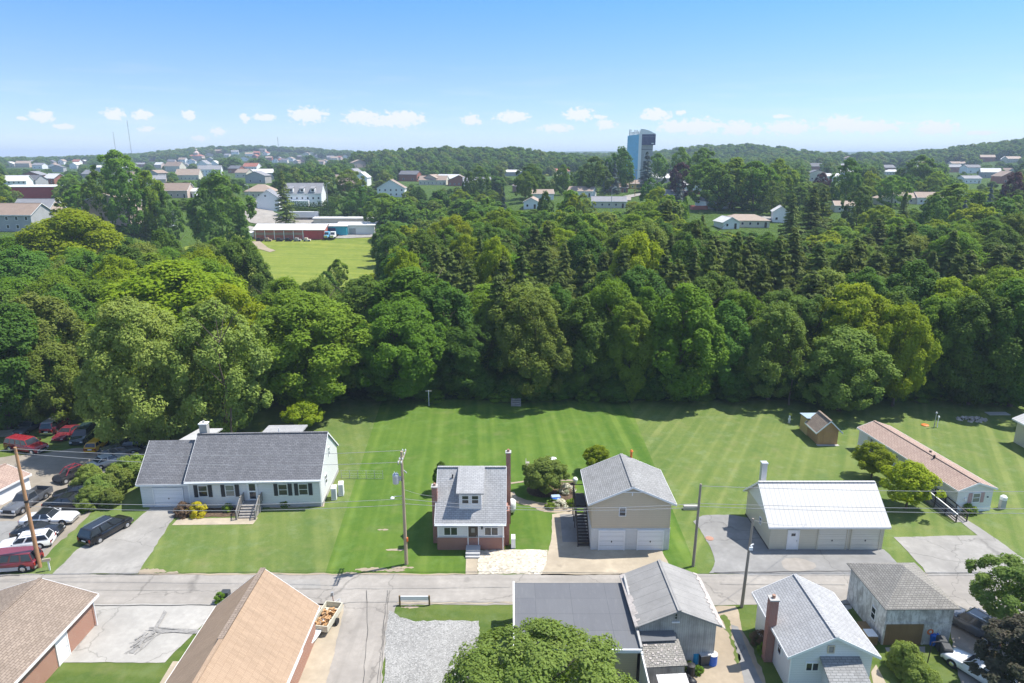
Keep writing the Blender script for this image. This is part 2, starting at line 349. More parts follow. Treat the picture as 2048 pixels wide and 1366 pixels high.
M['flat_roof'] = brickish('flat_roof', (.125, .128, .138), (.14, .143, .15), (.085, .088, .095), 2.9, 1.9, .02, .75, .1, off=0, bmp=.05)
M['weathered'] = ribbed('weathered', (.47, .455, .43), .17, 'u', .95, .35, stain=.62, duty=.16)
M['peeling'] = ribbed('peeling', (.56, .56, .55), .6, 'u', .85, .6, stain=.45, duty=.05)
def peel():
    m, nt, b, _ = newmat('peeling'); t = _n(nt, 'ShaderNodeTexCoord'); s = _n(nt, 'ShaderNodeSeparateXYZ'); nt.links.new(t.outputs['UV'], s.inputs[0])
    d = _n(nt, 'ShaderNodeMath', operation='DIVIDE'); nt.links.new(s.outputs[0], d.inputs[0]); d.inputs[1].default_value = .62
    fr = _n(nt, 'ShaderNodeMath', operation='FRACT'); nt.links.new(d.outputs[0], fr.inputs[0])
    n = noise(nt, .9, 7, rough=.7); n2 = noise(nt, 3.2, 6, vec=t.outputs['UV'], stretch=(1, .22, 1), rough=.7)
    col = mixc(nt, ramp(nt, n, [(.44, 0), (.58, .85)]), (.66, .66, .64), (.36, .35, .33)); col = mixc(nt, ramp(nt, n2, [(.5, 0), (.6, .7)]), col, (.27, .26, .24)); col = mixc(nt, ramp(nt, fr.outputs[0], [(0, .6), (.05, 0)]), col, (.2, .2, .2))
    nt.links.new(col, b.inputs['Base Color']); b.inputs['Roughness'].default_value = .9; return m
M['peeling'] = peel()
M['board_brown'] = ribbed('board_brown', (.23, .15, .07), .13, 'u', .85, .55, stain=.3)
M['board_cedar'] = ribbed('board_cedar', (.50, .29, .13), .2, 'u', .8, .65, stain=.25)
M['board_yellow'] = ribbed('board_yellow', (.58, .40, .17), .6, 'u', .8, .8, stain=.15)
M['dark_wood'] = plain('dark_wood', (.055, .045, .04), .8, .3)
M['grey_wood'] = plain('grey_wood', (.27, .25, .23), .9, .3, 3, stretch=(1, 1, .1))
M['pole_wood'] = plain('pole_wood', (.40, .22, .11), .85, .25, 4, stretch=(1, 1, .08))
M['pole_grey'] = plain('pole_grey', (.26, .225, .185), .85, .25, 4, stretch=(1, 1, .08))
M['black_shutter'] = plain('black_shutter', (.035, .037, .045), .5)
M['mauve'] = plain('mauve', (.45, .30, .30), .6)
M['black'] = plain('black', (.018, .018, .02), .5)
M['rubber'] = plain('rubber', (.022, .022, .022), .8)
M['metal_grey'] = plain('metal_grey', (.42, .43, .44), .4, .1, metal=.3)
M['chrome'] = plain('chrome', (.62, .63, .65), .22, .08, metal=.85)
M['galv'] = plain('galv', (.5, .52, .54), .45, .1, metal=.4)
M['wire'] = plain('wire', (.30, .30, .30), .5)
M['bin_blue'] = plain('bin_blue', (.02, .12, .50), .4)
M['bin_cyan'] = plain('bin_cyan', (.02, .27, .50), .35)
M['bin_dark'] = plain('bin_dark', (.045, .05, .055), .45)
M['bin_green'] = plain('bin_green', (.25, .33, .30), .5)
M['yellow'] = plain('yellow', (.75, .48, .03), .4)
M['orange'] = plain('orange', (.65, .16, .03), .5)
M['pale_blue'] = plain('pale_blue', (.33, .42, .50), .45)
M['bark'] = plain('bark', (.11, .085, .062), .95, .35, 3, stretch=(1, 1, .15))
M['stone'] = plain('stone', (.40, .36, .33), .9, .3, 3)
m_, nt_, b_, _o = newmat('glass'); b_.inputs['Base Color'].default_value = (.025, .03, .038, 1); b_.inputs['Roughness'].default_value = .08; b_.inputs['Specular IOR Level'].default_value = .8; M['glass'] = m_
m_, nt_, b_, _o = newmat('curtained_glass'); b_.inputs['Base Color'].default_value = (.20, .21, .2, 1); b_.inputs['Roughness'].default_value = .12; b_.inputs['Specular IOR Level'].default_value = .7; M['curtain'] = m_
M['brown_door'] = plain('brown_door', (.06, .045, .035), .4)
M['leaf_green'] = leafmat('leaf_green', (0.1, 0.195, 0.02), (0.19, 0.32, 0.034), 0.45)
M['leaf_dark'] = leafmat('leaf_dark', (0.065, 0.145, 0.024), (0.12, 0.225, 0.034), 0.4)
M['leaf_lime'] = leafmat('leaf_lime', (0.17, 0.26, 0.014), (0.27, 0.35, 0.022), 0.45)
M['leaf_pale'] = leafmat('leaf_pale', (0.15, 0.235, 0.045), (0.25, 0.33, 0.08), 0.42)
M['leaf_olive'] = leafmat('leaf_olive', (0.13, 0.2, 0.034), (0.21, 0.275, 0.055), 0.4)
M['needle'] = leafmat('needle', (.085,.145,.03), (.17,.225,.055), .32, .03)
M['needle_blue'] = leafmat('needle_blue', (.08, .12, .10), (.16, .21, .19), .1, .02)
M['leaf_purple'] = leafmat('leaf_purple', (.055, .028, .032), (.12, .062, .066), .2, .02)
M['leaf_dusk'] = leafmat('leaf_dusk', (.045, .06, .03), (.10, .085, .06), .25, .03)
M['leaf_yellow'] = leafmat('leaf_yellow', (.42, .38, .02), (.62, .54, .03), .3, .01)
M['leaf_brown'] = leafmat('leaf_brown', (.12, .08, .05), (.22, .15, .09), .2, .02)
M['leaf_white'] = leafmat('leaf_white', (.2, .26, .12), (.75, .7, .62), .2, .02)

# ------------------------------------------------------------ mesh building
class MB:
    def __init__(s): s.v = []; s.f = []
    def quad(s, *pts):
        i = len(s.v); s.v += [tuple(p) for p in pts]; s.f.append(tuple(range(i, i + len(pts)))); return s
    def box(s, x0, y0, z0, x1, y1, z1):
        i = len(s.v); s.v += [(x0,y0,z0),(x1,y0,z0),(x1,y1,z0),(x0,y1,z0),(x0,y0,z1),(x1,y0,z1),(x1,y1,z1),(x0,y1,z1)]
        s.f += [tuple(i + k for k in f) for f in ((0,3,2,1),(4,5,6,7),(0,1,5,4),(1,2,6,5),(2,3,7,6),(3,0,4,7))]; return s
    def hexa(s, b, t):                  # bottom ring, top ring (ccw from above)
        n = len(b); i = len(s.v); s.v += [tuple(p) for p in b] + [tuple(p) for p in t]
        s.f.append(tuple(i + k for k in reversed(range(n)))); s.f.append(tuple(i + n + k for k in range(n)))
        for k in range(n): s.f.append((i + k, i + (k + 1) % n, i + n + (k + 1) % n, i + n + k))
        return s
    def tube(s, p0, p1, r0, r1=None, n=8, caps=True):
        r1 = r0 if r1 is None else r1
        p0, p1 = Vector(p0), Vector(p1); d = (p1 - p0)
        if d.length < 1e-6: return s
        d.normalize(); a = d.orthogonal().normalized(); b = d.cross(a); i = len(s.v)
        for p, r in ((p0, r0), (p1, r1)):
            for k in range(n):
                t = 2 * math.pi * k / n; q = p + a * (math.cos(t) * r) + b * (math.sin(t) * r); s.v.append(tuple(q))
        for k in range(n): s.f.append((i + k, i + (k + 1) % n, i + n + (k + 1) % n, i + n + k))
        if caps: s.f.append(tuple(i + k for k in reversed(range(n)))); s.f.append(tuple(i + n + k for k in range(n)))
        return s
    def beam(s, p0, p1, w, h, up=(0, 0, 1)):
        p0, p1 = Vector(p0), Vector(p1); d = (p1 - p0).normalized(); u = Vector(up)
        a = d.cross(u)
        if a.length < 1e-4: a = Vector((1, 0, 0))
        a.normalize(); b = a.cross(d).normalized(); a = a * w / 2; b = b * h / 2
        s.hexa([p0 - a - b, p0 + a - b, p0 + a + b, p0 - a + b], [p1 - a - b, p1 + a - b, p1 + a + b, p1 - a + b]); return s
    def slab(s, pts, th):               # thick slab: pts = top face ccw; thickness downwards
        t = [Vector(p) for p in pts]; b = [p - Vector((0, 0, th)) for p in t]; return s.hexa(b, t)
    def lathe(s, c, prof, n=12, caps=True):
        i = len(s.v); m = len(prof)
        for r, z in prof:
            for k in range(n):
                t = 2 * math.pi * k / n; s.v.append((c[0] + r * math.cos(t), c[1] + r * math.sin(t), c[2] + z))
        for j in range(m - 1):
            for k in range(n): s.f.append((i + j * n + k, i + j * n + (k + 1) % n, i + (j + 1) * n + (k + 1) % n, i + (j + 1) * n + k))
        if caps: s.f.append(tuple(i + k for k in reversed(range(n)))); s.f.append(tuple(i + (m - 1) * n + k for k in range(n)))
        return s
    def build(s, name, mat, parent=None, smooth=False):
        me = bpy.data.meshes.new(name); me.from_pydata(s.v, [], s.f)
        uv = me.uv_layers.new(name='UVMap')
        for p in me.polygons:
            n = p.normal
            if abs(n.z) > .995: a, b = Vector((1, 0, 0)), Vector((0, 1, 0))
            else: a = Vector((0, 0, 1)).cross(n).normalized(); b = n.cross(a)
            for li in p.loop_indices:
                co = me.vertices[me.loops[li].vertex_index].co; uv.data[li].uv = (co.dot(a), co.dot(b))
        if smooth: me.polygons.foreach_set('use_smooth', [True] * len(me.polygons))
        me.materials.append(M[mat] if isinstance(mat, str) else mat)
        o = bpy.data.objects.new(name, me); COL.objects.link(o)
        if parent is not None: o.parent = parent
        return o
def tag(o, label=None, cat=None, group=None, kind=None):
    if label: o['label'] = label
    if cat: o['category'] = cat
    if group: o['group'] = group
    if kind: o['kind'] = kind
    return o
def thing(name, loc, rz, label, cat, group=None):
    o = bpy.data.objects.new(name, None); COL.objects.link(o); o.empty_display_size = .3
    o.location = loc; o.rotation_euler = (0, 0, rz); return tag(o, label, cat, group)

def sheet(name, pts, mat, z=.02, kind='structure', cell=6, label=None, cat=None):
    bm = bmesh.new(); vs_ = [bm.verts.new((p[0], p[1], 0)) for p in pts]; bm.faces.new(vs_)
    if bm.faces[:][0].normal.z < 0: bmesh.ops.reverse_faces(bm, faces=bm.faces[:])
    xs = [p[0] for p in pts]; ys = [p[1] for p in pts]
    if max(ys) > 105:
        for gx in GX:
            if min(xs) < gx < max(xs): bmesh.ops.bisect_plane(bm, geom=bm.verts[:] + bm.edges[:] + bm.faces[:], plane_co=(gx, 0, 0), plane_no=(1, 0, 0))
        for gy in GY:
            if min(ys) < gy < max(ys): bmesh.ops.bisect_plane(bm, geom=bm.verts[:] + bm.edges[:] + bm.faces[:], plane_co=(0, gy, 0), plane_no=(0, 1, 0))
    bmesh.ops.triangulate(bm, faces=[f for f in bm.faces if len(f.verts) > 4])
    for v in bm.verts: v.co.z = zt(v.co.x, v.co.y) + z
    bm.normal_update()
    for f in bm.faces:
        if f.normal.z < 0: f.normal_flip()
    me = bpy.data.meshes.new(name); bm.to_mesh(me); bm.free(); me.materials.append(M[mat])
    o = bpy.data.objects.new(name, me); COL.objects.link(o)
    return tag(o, label, cat, kind=kind)
def wobble(pts, amp=.15, seg=1.2, seed=1, fixed=()):
    rnd = random.Random(seed); out = []
    n = len(pts)
    for i in range(n):
        a, b = Vector(pts[i]).to_2d(), Vector(pts[(i + 1) % n]).to_2d(); L = (b - a).length
        out.append(a)
        if i in fixed: continue
        seg_ = seg * .5; k = max(1, int(L / seg_)); nn = Vector((-(b - a).y, (b - a).x)).normalized() if L > 0 else Vector((0, 0)); ph = rnd.random() * 9
        for j in range(1, k):
            t = j / k; out.append(a.lerp(b, t) + nn * (rnd.uniform(-amp, amp) * .8 + math.sin(t * L * .9 + ph) * amp * .6))
    return [(p.x, p.y) for p in out]
def smoothpoly(pts, it=2):
    pts = [Vector(p).to_2d() for p in pts]
    for _ in range(it):
        q = []
        for i in range(len(pts)):
            a, b = pts[i], pts[(i + 1) % len(pts)]; q += [a * .75 + b * .25, a * .25 + b * .75]
        pts = q
    return [(p.x, p.y) for p in pts]
def PP(*pp): return [P(x, y) for x, y in pp]
# ------------------------------------------------------------ ground, street, lawns, drives
def ground():
    nx, ny = len(GX), len(GY)
    co = np.stack([XX, YY, ZZ], -1).reshape(-1, 3)
    idx = np.arange(nx * ny).reshape(ny, nx)
    q = np.stack([idx[:-1, :-1], idx[:-1, 1:], idx[1:, 1:], idx[1:, :-1]], -1).reshape(-1, 4)
    me = bpy.data.meshes.new('ground'); me.vertices.add(len(co)); me.vertices.foreach_set('co', co.ravel())
    me.loops.add(q.size); me.loops.foreach_set('vertex_index', q.ravel()); me.polygons.add(len(q))
    me.polygons.foreach_set('loop_start', np.arange(0, q.size, 4)); me.polygons.foreach_set('loop_total', np.full(len(q), 4)); me.update(); me.validate()
    m, nt, b, _ = newmat('countryside')
    near = noise(nt, .05, 8); mid = noise(nt, .012, 9, rough=.6); big = noise(nt, .0022, 6)
    tex = noise(nt, .09, 6, rough=.8)
    wood = mixc(nt, tex, (.018, .045, .012), (.05, .095, .022))
    field = mixc(nt, near, (.07, .13, .025), (.12, .17, .045))
    col = mixc(nt, ramp(nt, mid, [(.60, 0), (.64, 1)]), wood, field)
    t = _n(nt, 'ShaderNodeTexCoord'); s = _n(nt, 'ShaderNodeSeparateXYZ'); nt.links.new(t.outputs['Object'], s.inputs[0])
    mr_ = _n(nt, 'ShaderNodeMapRange'); nt.links.new(s.outputs[1], mr_.inputs['Value']); mr_.inputs['From Min'].default_value = 500; mr_.inputs['From Max'].default_value = 1500
    g1 = mixc(nt, near, (.06, .115, .02), (.10, .16, .03))
    col = mixc(nt, mr_.outputs[0], g1, col)
    nt.links.new(col, b.inputs['Base Color']); b.inputs['Roughness'].default_value = .95; b.inputs['Specular IOR Level'].default_value = .1
    bump(nt, b, tex, 1.0, 6)
    me.materials.append(m)
    o = bpy.data.objects.new('ground', me); COL.objects.link(o); tag(o, kind='structure')
ground()
Z1, Z2, Z3, Z4 = .03, .05, .07, .09
sheet('lawn', [(-17.6,56.2),(17.6,56.2),(18.6,104),(-21,104)], 'lawn_a', Z1)
sheet('lawn', [(17.6,56.2),(150,56.2),(150,104),(18.6,104)], 'lawn_b', Z1)
sheet('lawn', [(-46,56.2),(-17.6,56.2),(-21,104),(-60,104)], 'lawn_c', Z1)
sheet('lawn', [(-90,56.2),(-46,56.2),(-60,104),(-120,104)], 'lawn_d', Z1)
sheet('lawn', [(-60,30),(80,30),(80,51.9),(-60,51.9)], 'lawn_d', Z1)
# meadow beyond the wood
sheet('meadow', [(-135,180),(-52,180),(-40,240),(-62,306),(-125,306),(-128,240)], 'meadow', .25)
# street
sheet('street', wobble([(-160,51.7),(160,51.7),(160,56.25),(-160,56.25)], .07, 1.5, 3), 'street', Z2)
def strip(name, pts, w, mat, z, seed=0, amp=.05, kind='structure'):
    rnd = random.Random(seed); L, Rr = [], []
    pts = [Vector(p).to_2d() for p in pts]; path = []
    for a, b in zip(pts[:-1], pts[1:]):
        k = max(1, int((b - a).length / .8))
        for j in range(k): path.append(a.lerp(b, j / k) + Vector((rnd.uniform(-amp, amp), rnd.uniform(-amp, amp))))
    path.append(pts[-1])
    for i, p in enumerate(path):
        d = (path[min(i + 1, len(path) - 1)] - path[max(i - 1, 0)]).normalized(); n = Vector((-d.y, d.x)); ww = w * rnd.uniform(.4, 1.2) / 2
        L.append(p + n * ww); Rr.append(p - n * ww)
    mb = MB()
    for i in range(len(path) - 1):
        mb.quad((Rr[i].x, Rr[i].y, z), (Rr[i+1].x, Rr[i+1].y, z), (L[i+1].x, L[i+1].y, z), (L[i].x, L[i].y, z))
    o = mb.build(name, mat); return tag(o, kind=kind)
strip('road_crack', [(-39,56.15),(-33.2,56.2)], .07, 'seal', Z4, 1)
strip('road_crack', PP((150,1213),(320,1212),(440,1211)), .09, 'seal', Z4, 2)
strip('road_crack', PP((-40,1155),(40,1152)), .06, 'seal', Z4, 3)
strip('road_crack', PP((1428,1146),(1560,1145),(1710,1143)), .1, 'seal', Z4, 4)
strip('road_crack', PP((640,1221),(700,1206),(790,1205),(1028,1206)), .08, 'old_asphalt', Z4, 5)
strip('road_crack', PP((60,1181),(400,1182)), .04, 'old_asphalt', Z4, 6)
strip('road_crack', PP((560,1180),(700,1179),(1020,1176)), .04, 'old_asphalt', Z4, 7)
strip('road_crack', PP((1440,1170),(1690,1171)), .05, 'old_asphalt', Z4, 8)
strip('road_crack', PP((1850,1148),(2048,1147)), .06, 'seal', Z4, 9)
# left side: car lot, ranch drive and walk
sheet('parking_lot', wobble(smoothpoly(PP((-260,930),(60,912),(170,893),(330,893),(275,940),(175,985),(200,1010),(168,1042),(125,1078),(88,1118),(40,1146),(-300,1150)), 1), .2, 1.2, 5), 'lot_dirt', Z2)
sheet('parking_lot', wobble(PP((-200,1050),(90,1040),(120,1072),(80,1115),(30,1144),(-200,1147)), .2, 1.2, 6), 'old_asphalt', Z3)
sheet('driveway', wobble(PP((296,1004),(360,1004),(349,1036),(322,1075),(276,1148),(104,1150),(154,1100),(200,1075),(262,1051),(300,1018)), .08, 1.2, 7), 'driveway', Z2 + .01)
sheet('walkway', PP((344,1051),(356,1038),(516,1036),(506,1049)), 'tan_concrete', Z2)
sheet('garden_bed', wobble(PP((360,1000),(486,998),(486,1032),(358,1037)), .12, .8, 8), 'mulch', Z2 + .01)
sheet('garden_bed', wobble(PP((536,1006),(650,1004),(648,1014),(540,1017)), .12, .8, 8), 'dirt', Z2)
# the lot in the middle
sheet('walkway', PP((933,1098),(955,1098),(955.5,1150),(931,1150)), 'tan_concrete', Z2)
sheet('gravel_pad', wobble(PP((957,1101),(1030,1100),(1095,1101),(1093,1122),(1084,1149),(955.5,1149)), .08, .5, 9), 'white_gravel', Z3)
sheet('driveway', wobble(PP((1104,1029),(1120,1026),(1148,1021),(1200,1060),(1320,1098),(1337,1128),(1346,1151),(1082,1151),(1092,1120),(1100,1090),(1104,1060)), .06, .9, 10), 'tan_concrete', Z2)
sheet('old_slab', PP((1120,1030),(1170,1028),(1176,1085),(1125,1085)), 'old_asphalt', Z3)
sheet('garden_bed', wobble(smoothpoly(PP((1028,990),(1050,1000),(1080,1006),(1110,1008),(1148,1000),(1148,1024),(1110,1026),(1082,1024),(1062,1012),(1035,1008),(1024,1000)), 1), .1, .5, 11), 'dirt', Z2)
sheet('garden_bed', wobble(PP((1113,965),(1150,965),(1150,1008),(1120,1006)), .1, .5, 12), 'mulch', Z3)
sheet('tree_bed', wobble(smoothpoly(PP((1052,975),(1075,968),(1112,972),(1118,992),(1085,998),(1055,990)), 2), .05, .5, 13), 'mulch', Z4)
strip('path_edge', PP((1022,967),(1060,962),(1100,961),(1150,962)), .35, 'dirt', Z3, 4)
strip('path_edge', PP((1022,1012),(1030,1004),(1024,985)), .6, 'tan_concrete', Z3, 5)
# right side
sheet('driveway', wobble(smoothpoly(PP((1378,1033),(1484,1029),(1540,1060),(1762,1095),(1785,1115),(1812,1151),(1415,1151),(1426,1138),(1431,1120),(1412,1077)), 1), .08, 1, 14), 'old_asphalt', Z2 + .01)
sheet('driveway', wobble(PP((1787,1075),(1955,1071.5),(1893,1022),(1903,1020),(1985,1074),(2062,1128),(2090,1151),(1853,1151),(1845,1135)), .05, 1.2, 15), 'driveway', Z2 + .01)
sheet('stone_pad', wobble(PP((1824,1138),(1838,1136),(1856,1151),(1836,1151)), .1, .6, 16), 'dirt', Z3)
# south side of the street
sheet('concrete_yard', wobble(PP((60,1209),(445,1209),(330,1326),(100,1326)), .05, 1.2, 17), 'concrete', Z2 + .01)
sheet('walkway', PP((346,1324),(362,1324),(332,1400),(300,1400)), 'tan_concrete', Z3)
sheet('alley', wobble(PP((690,1203),(795,1203),(770,1290),(762,1420),(640,1420),(672,1290)), .08, 1, 18), 'alley', Z2 + .01)
strip('road_crack', PP((733,1182),(735,1260),(722,1420)), .05, 'seal', Z4, 10)
strip('road_crack', PP((775,1182),(766,1270),(750,1420)), .04, 'seal', Z4, 11)
strip('road_crack', PP((779,1182),(770,1270),(755,1420)), .03, 'seal', Z4, 12)
sheet('sandy_verge', wobble(PP((600,1210),(690,1208),(678,1290),(652,1420),(540,1420)), .1, 1, 19), 'tan_concrete', Z2)
sheet('gravel_lot', wobble(PP((778,1222),(800,1236),(825,1243),(958,1243),(954,1430),(762,1430),(771,1290)), .1, .6, 20), 'gravel', Z3)
sheet('concrete_yard', wobble(PP((1425,1215),(1470,1213),(1500,1290),(1560,1430),(1260,1430),(1260,1330),(1425,1322)), .15, 1, 21), 'dirt', Z2 + .01)
sheet('alley', wobble(PP((1462,1250),(1476,1255),(1545,1420),(1500,1420)), .05, 1, 22), 'old_asphalt', Z3)
sheet('grass_strip', wobble(PP((1441,1232),(1455,1235),(1482,1320),(1474,1330)), .2, .5, 23), 'grass', Z3)
sheet('alley', wobble(PP((1895,1209),(2100,1209),(2250,1420),(1935,1420),(1905,1300)), .08, 1, 24), 'alley', Z2 + .01)
sheet('walkway', PP((1770,1296),(1850,1294),(1850,1306),(1775,1309)), 'concrete', Z2)
sheet('walkway', PP((1742,1345),(1752,1330),(1800,1420),(1756,1420)), 'tan_concrete', Z2)
sheet('walkway', PP((1664,1209),(1702,1209),(1704,1218),(1690,1222)), 'concrete', Z2)
# tyre marks on the concrete yard
rt_ = random.Random(77)
for k, (a, b, w) in enumerate([((262,1308),(312,1265),.8),((300,1262),(405,1264),.7),((312,1262),(330,1225),.35),((270,1296),(300,1270),1.0)]):
    for j in range(9):
        q = lambda p, m: (p[0] + rt_.gauss(0, 7 * m), p[1] + rt_.gauss(0, 3.4 * m)); strip('tyre_mark', PP(q(a, w), q(b, w)), rt_.uniform(.06, .22), 'tread', Z4 + .002 * (k * 9 + j), 30 + k * 10 + j, .07)
# roads in the town beyond
def gsheet(name, pix, mat, z): return sheet(name, [G(*p) for p in pix], mat, z)
gsheet('town_road', [(492,440),(488,420),(512,402),(530,398),(548,425),(575,436),(745,442),(748,452),(560,452),(500,446)], 'street', .3)
gsheet('yard', [(486,470),(515,478),(700,478),(745,476),(745,450),(490,452)], 'driveway', .42)
gsheet('dirt_track', [(495,484),(520,484),(552,503),(540,506)], 'dirt', .4)
gsheet('town_road', [(1238,400),(1243,394),(1290,386),(1294,389),(1262,396),(1262,402)], 'street', .35)
gsheet('town_road', [(1455,440),(1510,432),(1560,437),(1540,445),(1470,452)], 'driveway', .35)
gsheet('field', [(1088,352),(1090,343),(1135,344),(1138,352)], 'meadow', .4)

sheet('asphalt_patch', wobble(PP((560,1160),(640,1160),(642,1178),(556,1178)), .03, 1, 40), 'driveway', Z3)
sheet('asphalt_patch', wobble(PP((1090,1165),(1180,1164),(1178,1176),(1088,1177)), .03, 1, 41), 'alley', Z3)
sheet('asphalt_patch', wobble(smoothpoly(PP((1560,1118),(1600,1116),(1640,1132),(1610,1145),(1570,1144)), 1), .1, 1, 42), 'alley', Z3)
for k, (px, py, r_) in enumerate(((742, 1140, 1.0), (790, 1141, .8), (805, 1136, .7), (700, 1147, .6), (790, 1100, .6), (766, 1060, .5), (300, 1143, 1.0), (345, 1146, .5), (1360, 1146, .5), (1830, 1210, .6), (820, 1215, .5))):
    c_ = P(px, py); sheet('bare_patch', wobble([(c_.x + math.cos(a) * r_ * (1.2 if k % 2 else 1.6), c_.y + math.sin(a) * r_ * .35) for a in np.arange(0, 6.28, .7)], .12, .3, 50 + k), 'dirt', Z1 + .012)
strip('gravel_edge', PP((278,1149),(420,1150),(560,1149),(700,1149),(930,1150)), .3, 'dirt', Z3, 60, .12)
strip('gravel_edge', PP((795,1206),(900,1207),(1028,1207)), .3, 'tan_concrete', Z3, 61, .12)
# ------------------------------------------------------------ buildings
class House:
    def __init__(s, name, label, cat, cx, cy, rz, x0, x1, y0, y1, eave, ridge, axis, wall, roof, ov=.35, rake=.3, z0=0.0, group=None, th=.16, roofname='roof', trim='white_paint', gablemat=None, base=None):
        s.root = thing(name, (cx, cy, z0), rz, label, cat, group)
        s.x0, s.x1, s.y0, s.y1, s.e, s.r, s.axis = x0, x1, y0, y1, eave, ridge, axis
        lo = -1.0 if z0 > .5 else 0.0
        mb = MB(); mb.box(x0, y0, lo, x1, y1, eave); w = mb
        xm, ym = (x0 + x1) / 2, (y0 + y1) / 2
        g = MB() if gablemat else mb
        top = ridge - .06
        if axis == 'x':
            for x, xx in ((x0, x0 + .12), (x1 - .12, x1)):
                g.hexa([(x, y0, eave - .001), (xx, y0, eave - .001), (xx, y1, eave - .001), (x, y1, eave - .001)], [(x, ym - .01, top), (xx, ym - .01, top), (xx, ym + .01, top), (x, ym + .01, top)])
        elif axis == 'y':
            for y, yy in ((y0, y0 + .12), (y1 - .12, y1)):
                g.hexa([(x0, y, eave - .001), (x1, y, eave - .001), (x1, yy, eave - .001), (x0, yy, eave - .001)], [(xm - .01, y, top), (xm + .01, y, top), (xm + .01, yy, top), (xm - .01, yy, top)])
        w.build('wall', wall, s.root)
        if gablemat: g.build('gable', gablemat, s.root)
        if base: MB().box(x0 - .03, y0 - .03, -.02, x1 + .03, y1 + .03, base[0]).build('foundation', base[1], s.root)
        if axis in 'xy': s.gable_roof(roof, ov, rake, th, roofname, trim)
        elif axis == 'hip': s.hip_roof(roof, ov, roofname)
    def gable_roof(s, mat, ov, rake, th, nm, trim):
        x0, x1, y0, y1, e, r = s.x0, s.x1, s.y0, s.y1, s.e, s.r; mb = MB(); tr = MB()
        if s.axis == 'x':
            ym = (y0 + y1) / 2; sl = (r - e) / (ym - y0); ze = e - sl * ov; a, b = x0 - rake, x1 + rake
            mb.slab([(a, y0 - ov, ze + .06), (b, y0 - ov, ze + .06), (b, ym, r + .06), (a, ym, r + .06)], th)
            mb.slab([(a, ym, r + .06), (b, ym, r + .06), (b, y1 + ov, ze + .06), (a, y1 + ov, ze + .06)], th)
            mb.beam((a, ym, r + .075), (b, ym, r + .075), .3, .05)
            for y in (y0 - ov - .03, y1 + ov + .0): tr.box(a, y, ze - .14, b, y + .03, ze + .075)
            for x in (a - .03, b):
                for ya, yb, za, zb in ((y0 - ov, ym, ze, r), (ym, y1 + ov, r, ze)):
                    tr.hexa([(x, ya, za - .14), (x + .03, ya, za - .14), (x + .03, yb, zb - .14), (x, yb, zb - .14)], [(x, ya, za + .075), (x + .03, ya, za + .075), (x + .03, yb, zb + .075), (x, yb, zb + .075)])
        else:
            xm = (x0 + x1) / 2; sl = (r - e) / (xm - x0); ze = e - sl * ov; a, b = y0 - rake, y1 + rake
            mb.slab([(x0 - ov, a, ze + .06), (xm, a, r + .06), (xm, b, r + .06), (x0 - ov, b, ze + .06)], th)
            mb.slab([(xm, a, r + .06), (x1 + ov, a, ze + .06), (x1 + ov, b, ze + .06), (xm, b, r + .06)], th)
            mb.beam((xm, a, r + .075), (xm, b, r + .075), .3, .05)
            for x in (x0 - ov - .03, x1 + ov): tr.box(x, a, ze - .14, x + .03, b, ze + .075)
            for y in (a - .03, b):
                for xa, xb, za, zb in ((x0 - ov, xm, ze, r), (xm, x1 + ov, r, ze)):
                    tr.hexa([(xa, y, za - .14), (xb, y, zb - .14), (xb, y + .03, zb - .14), (xa, y + .03, za - .14)], [(xa, y, za + .075), (xb, y, zb + .075), (xb, y + .03, zb + .075), (xa, y + .03, za + .075)])
        s.roof = mb.build(nm, mat, s.root)
        if trim: tr.build('eave_trim', trim, s.root)
    def hip_roof(s, mat, ov, nm, ridge=0.0):
        x0, x1, y0, y1, e, r = s.x0 - ov, s.x1 + ov, s.y0 - ov, s.y1 + ov, s.e, s.r
        L = max(0, ((y1 - y0) - (x1 - x0)) / 2); Lx = max(0, ((x1 - x0) - (y1 - y0)) / 2); xm, ym = (x0 + x1) / 2, (y0 + y1) / 2
        mb = MB(); b = [(x0, y0, e), (x1, y0, e), (x1, y1, e), (x0, y1, e)]; t = [(p[0], p[1], e + .08) for p in b]
        i = len(mb.v); mb.hexa(b, t)
        if Lx > L: A, B = (xm - Lx, ym, r), (xm + Lx, ym, r); mb.quad(t[0], t[1], B, A); mb.quad(t[1], t[2], B); mb.quad(t[2], t[3], A, B); mb.quad(t[3], t[0], A)
        else: A, B = (xm, ym - L - .01, r), (xm, ym + L + .01, r); mb.quad(t[0], t[1], A); mb.quad(t[1], t[2], B, A); mb.quad(t[2], t[3], B); mb.quad(t[3], t[0], A, B)
        s.roof = mb.build(nm, mat, s.root)
    def fb(s, mb, face, u0, u1, z0, z1, d0, d1):     # box on a wall face; d outward
        if face == 'S': mb.box(u0, s.y0 - d1, z0, u1, s.y0 - d0, z1)
        elif face == 'N': mb.box(u0, s.y1 + d0, z0, u1, s.y1 + d1, z1)
        elif face == 'W': mb.box(s.x0 - d1, u0, z0, s.x0 - d0, u1, z1)
        elif face == 'E': mb.box(s.x1 + d0, u0, z0, s.x1 + d1, u1, z1)
        return mb
    def window(s, face, u, z, w, h, panes=1, frame='white_paint', glass='glass', shutters=None, muntin=True, t=.07, d=0.0):
        m = MB(); u0, u1, z1 = u - w / 2, u + w / 2, z + h
        s.fb(m, face, u0, u1, z, z + t, d + .002, d + .07); s.fb(m, face, u0, u1, z1 - t, z1, d + .002, d + .07)
        s.fb(m, face, u0, u0 + t, z + t, z1 - t, d + .002, d + .07); s.fb(m, face, u1 - t, u1, z + t, z1 - t, d + .002, d + .07)
        for k in range(1, panes): um = u0 + w * k / panes; s.fb(m, face, um - t / 2, um + t / 2, z + t, z1 - t, d + .002, d + .068)
        f = m.build('window', frame, s.root)
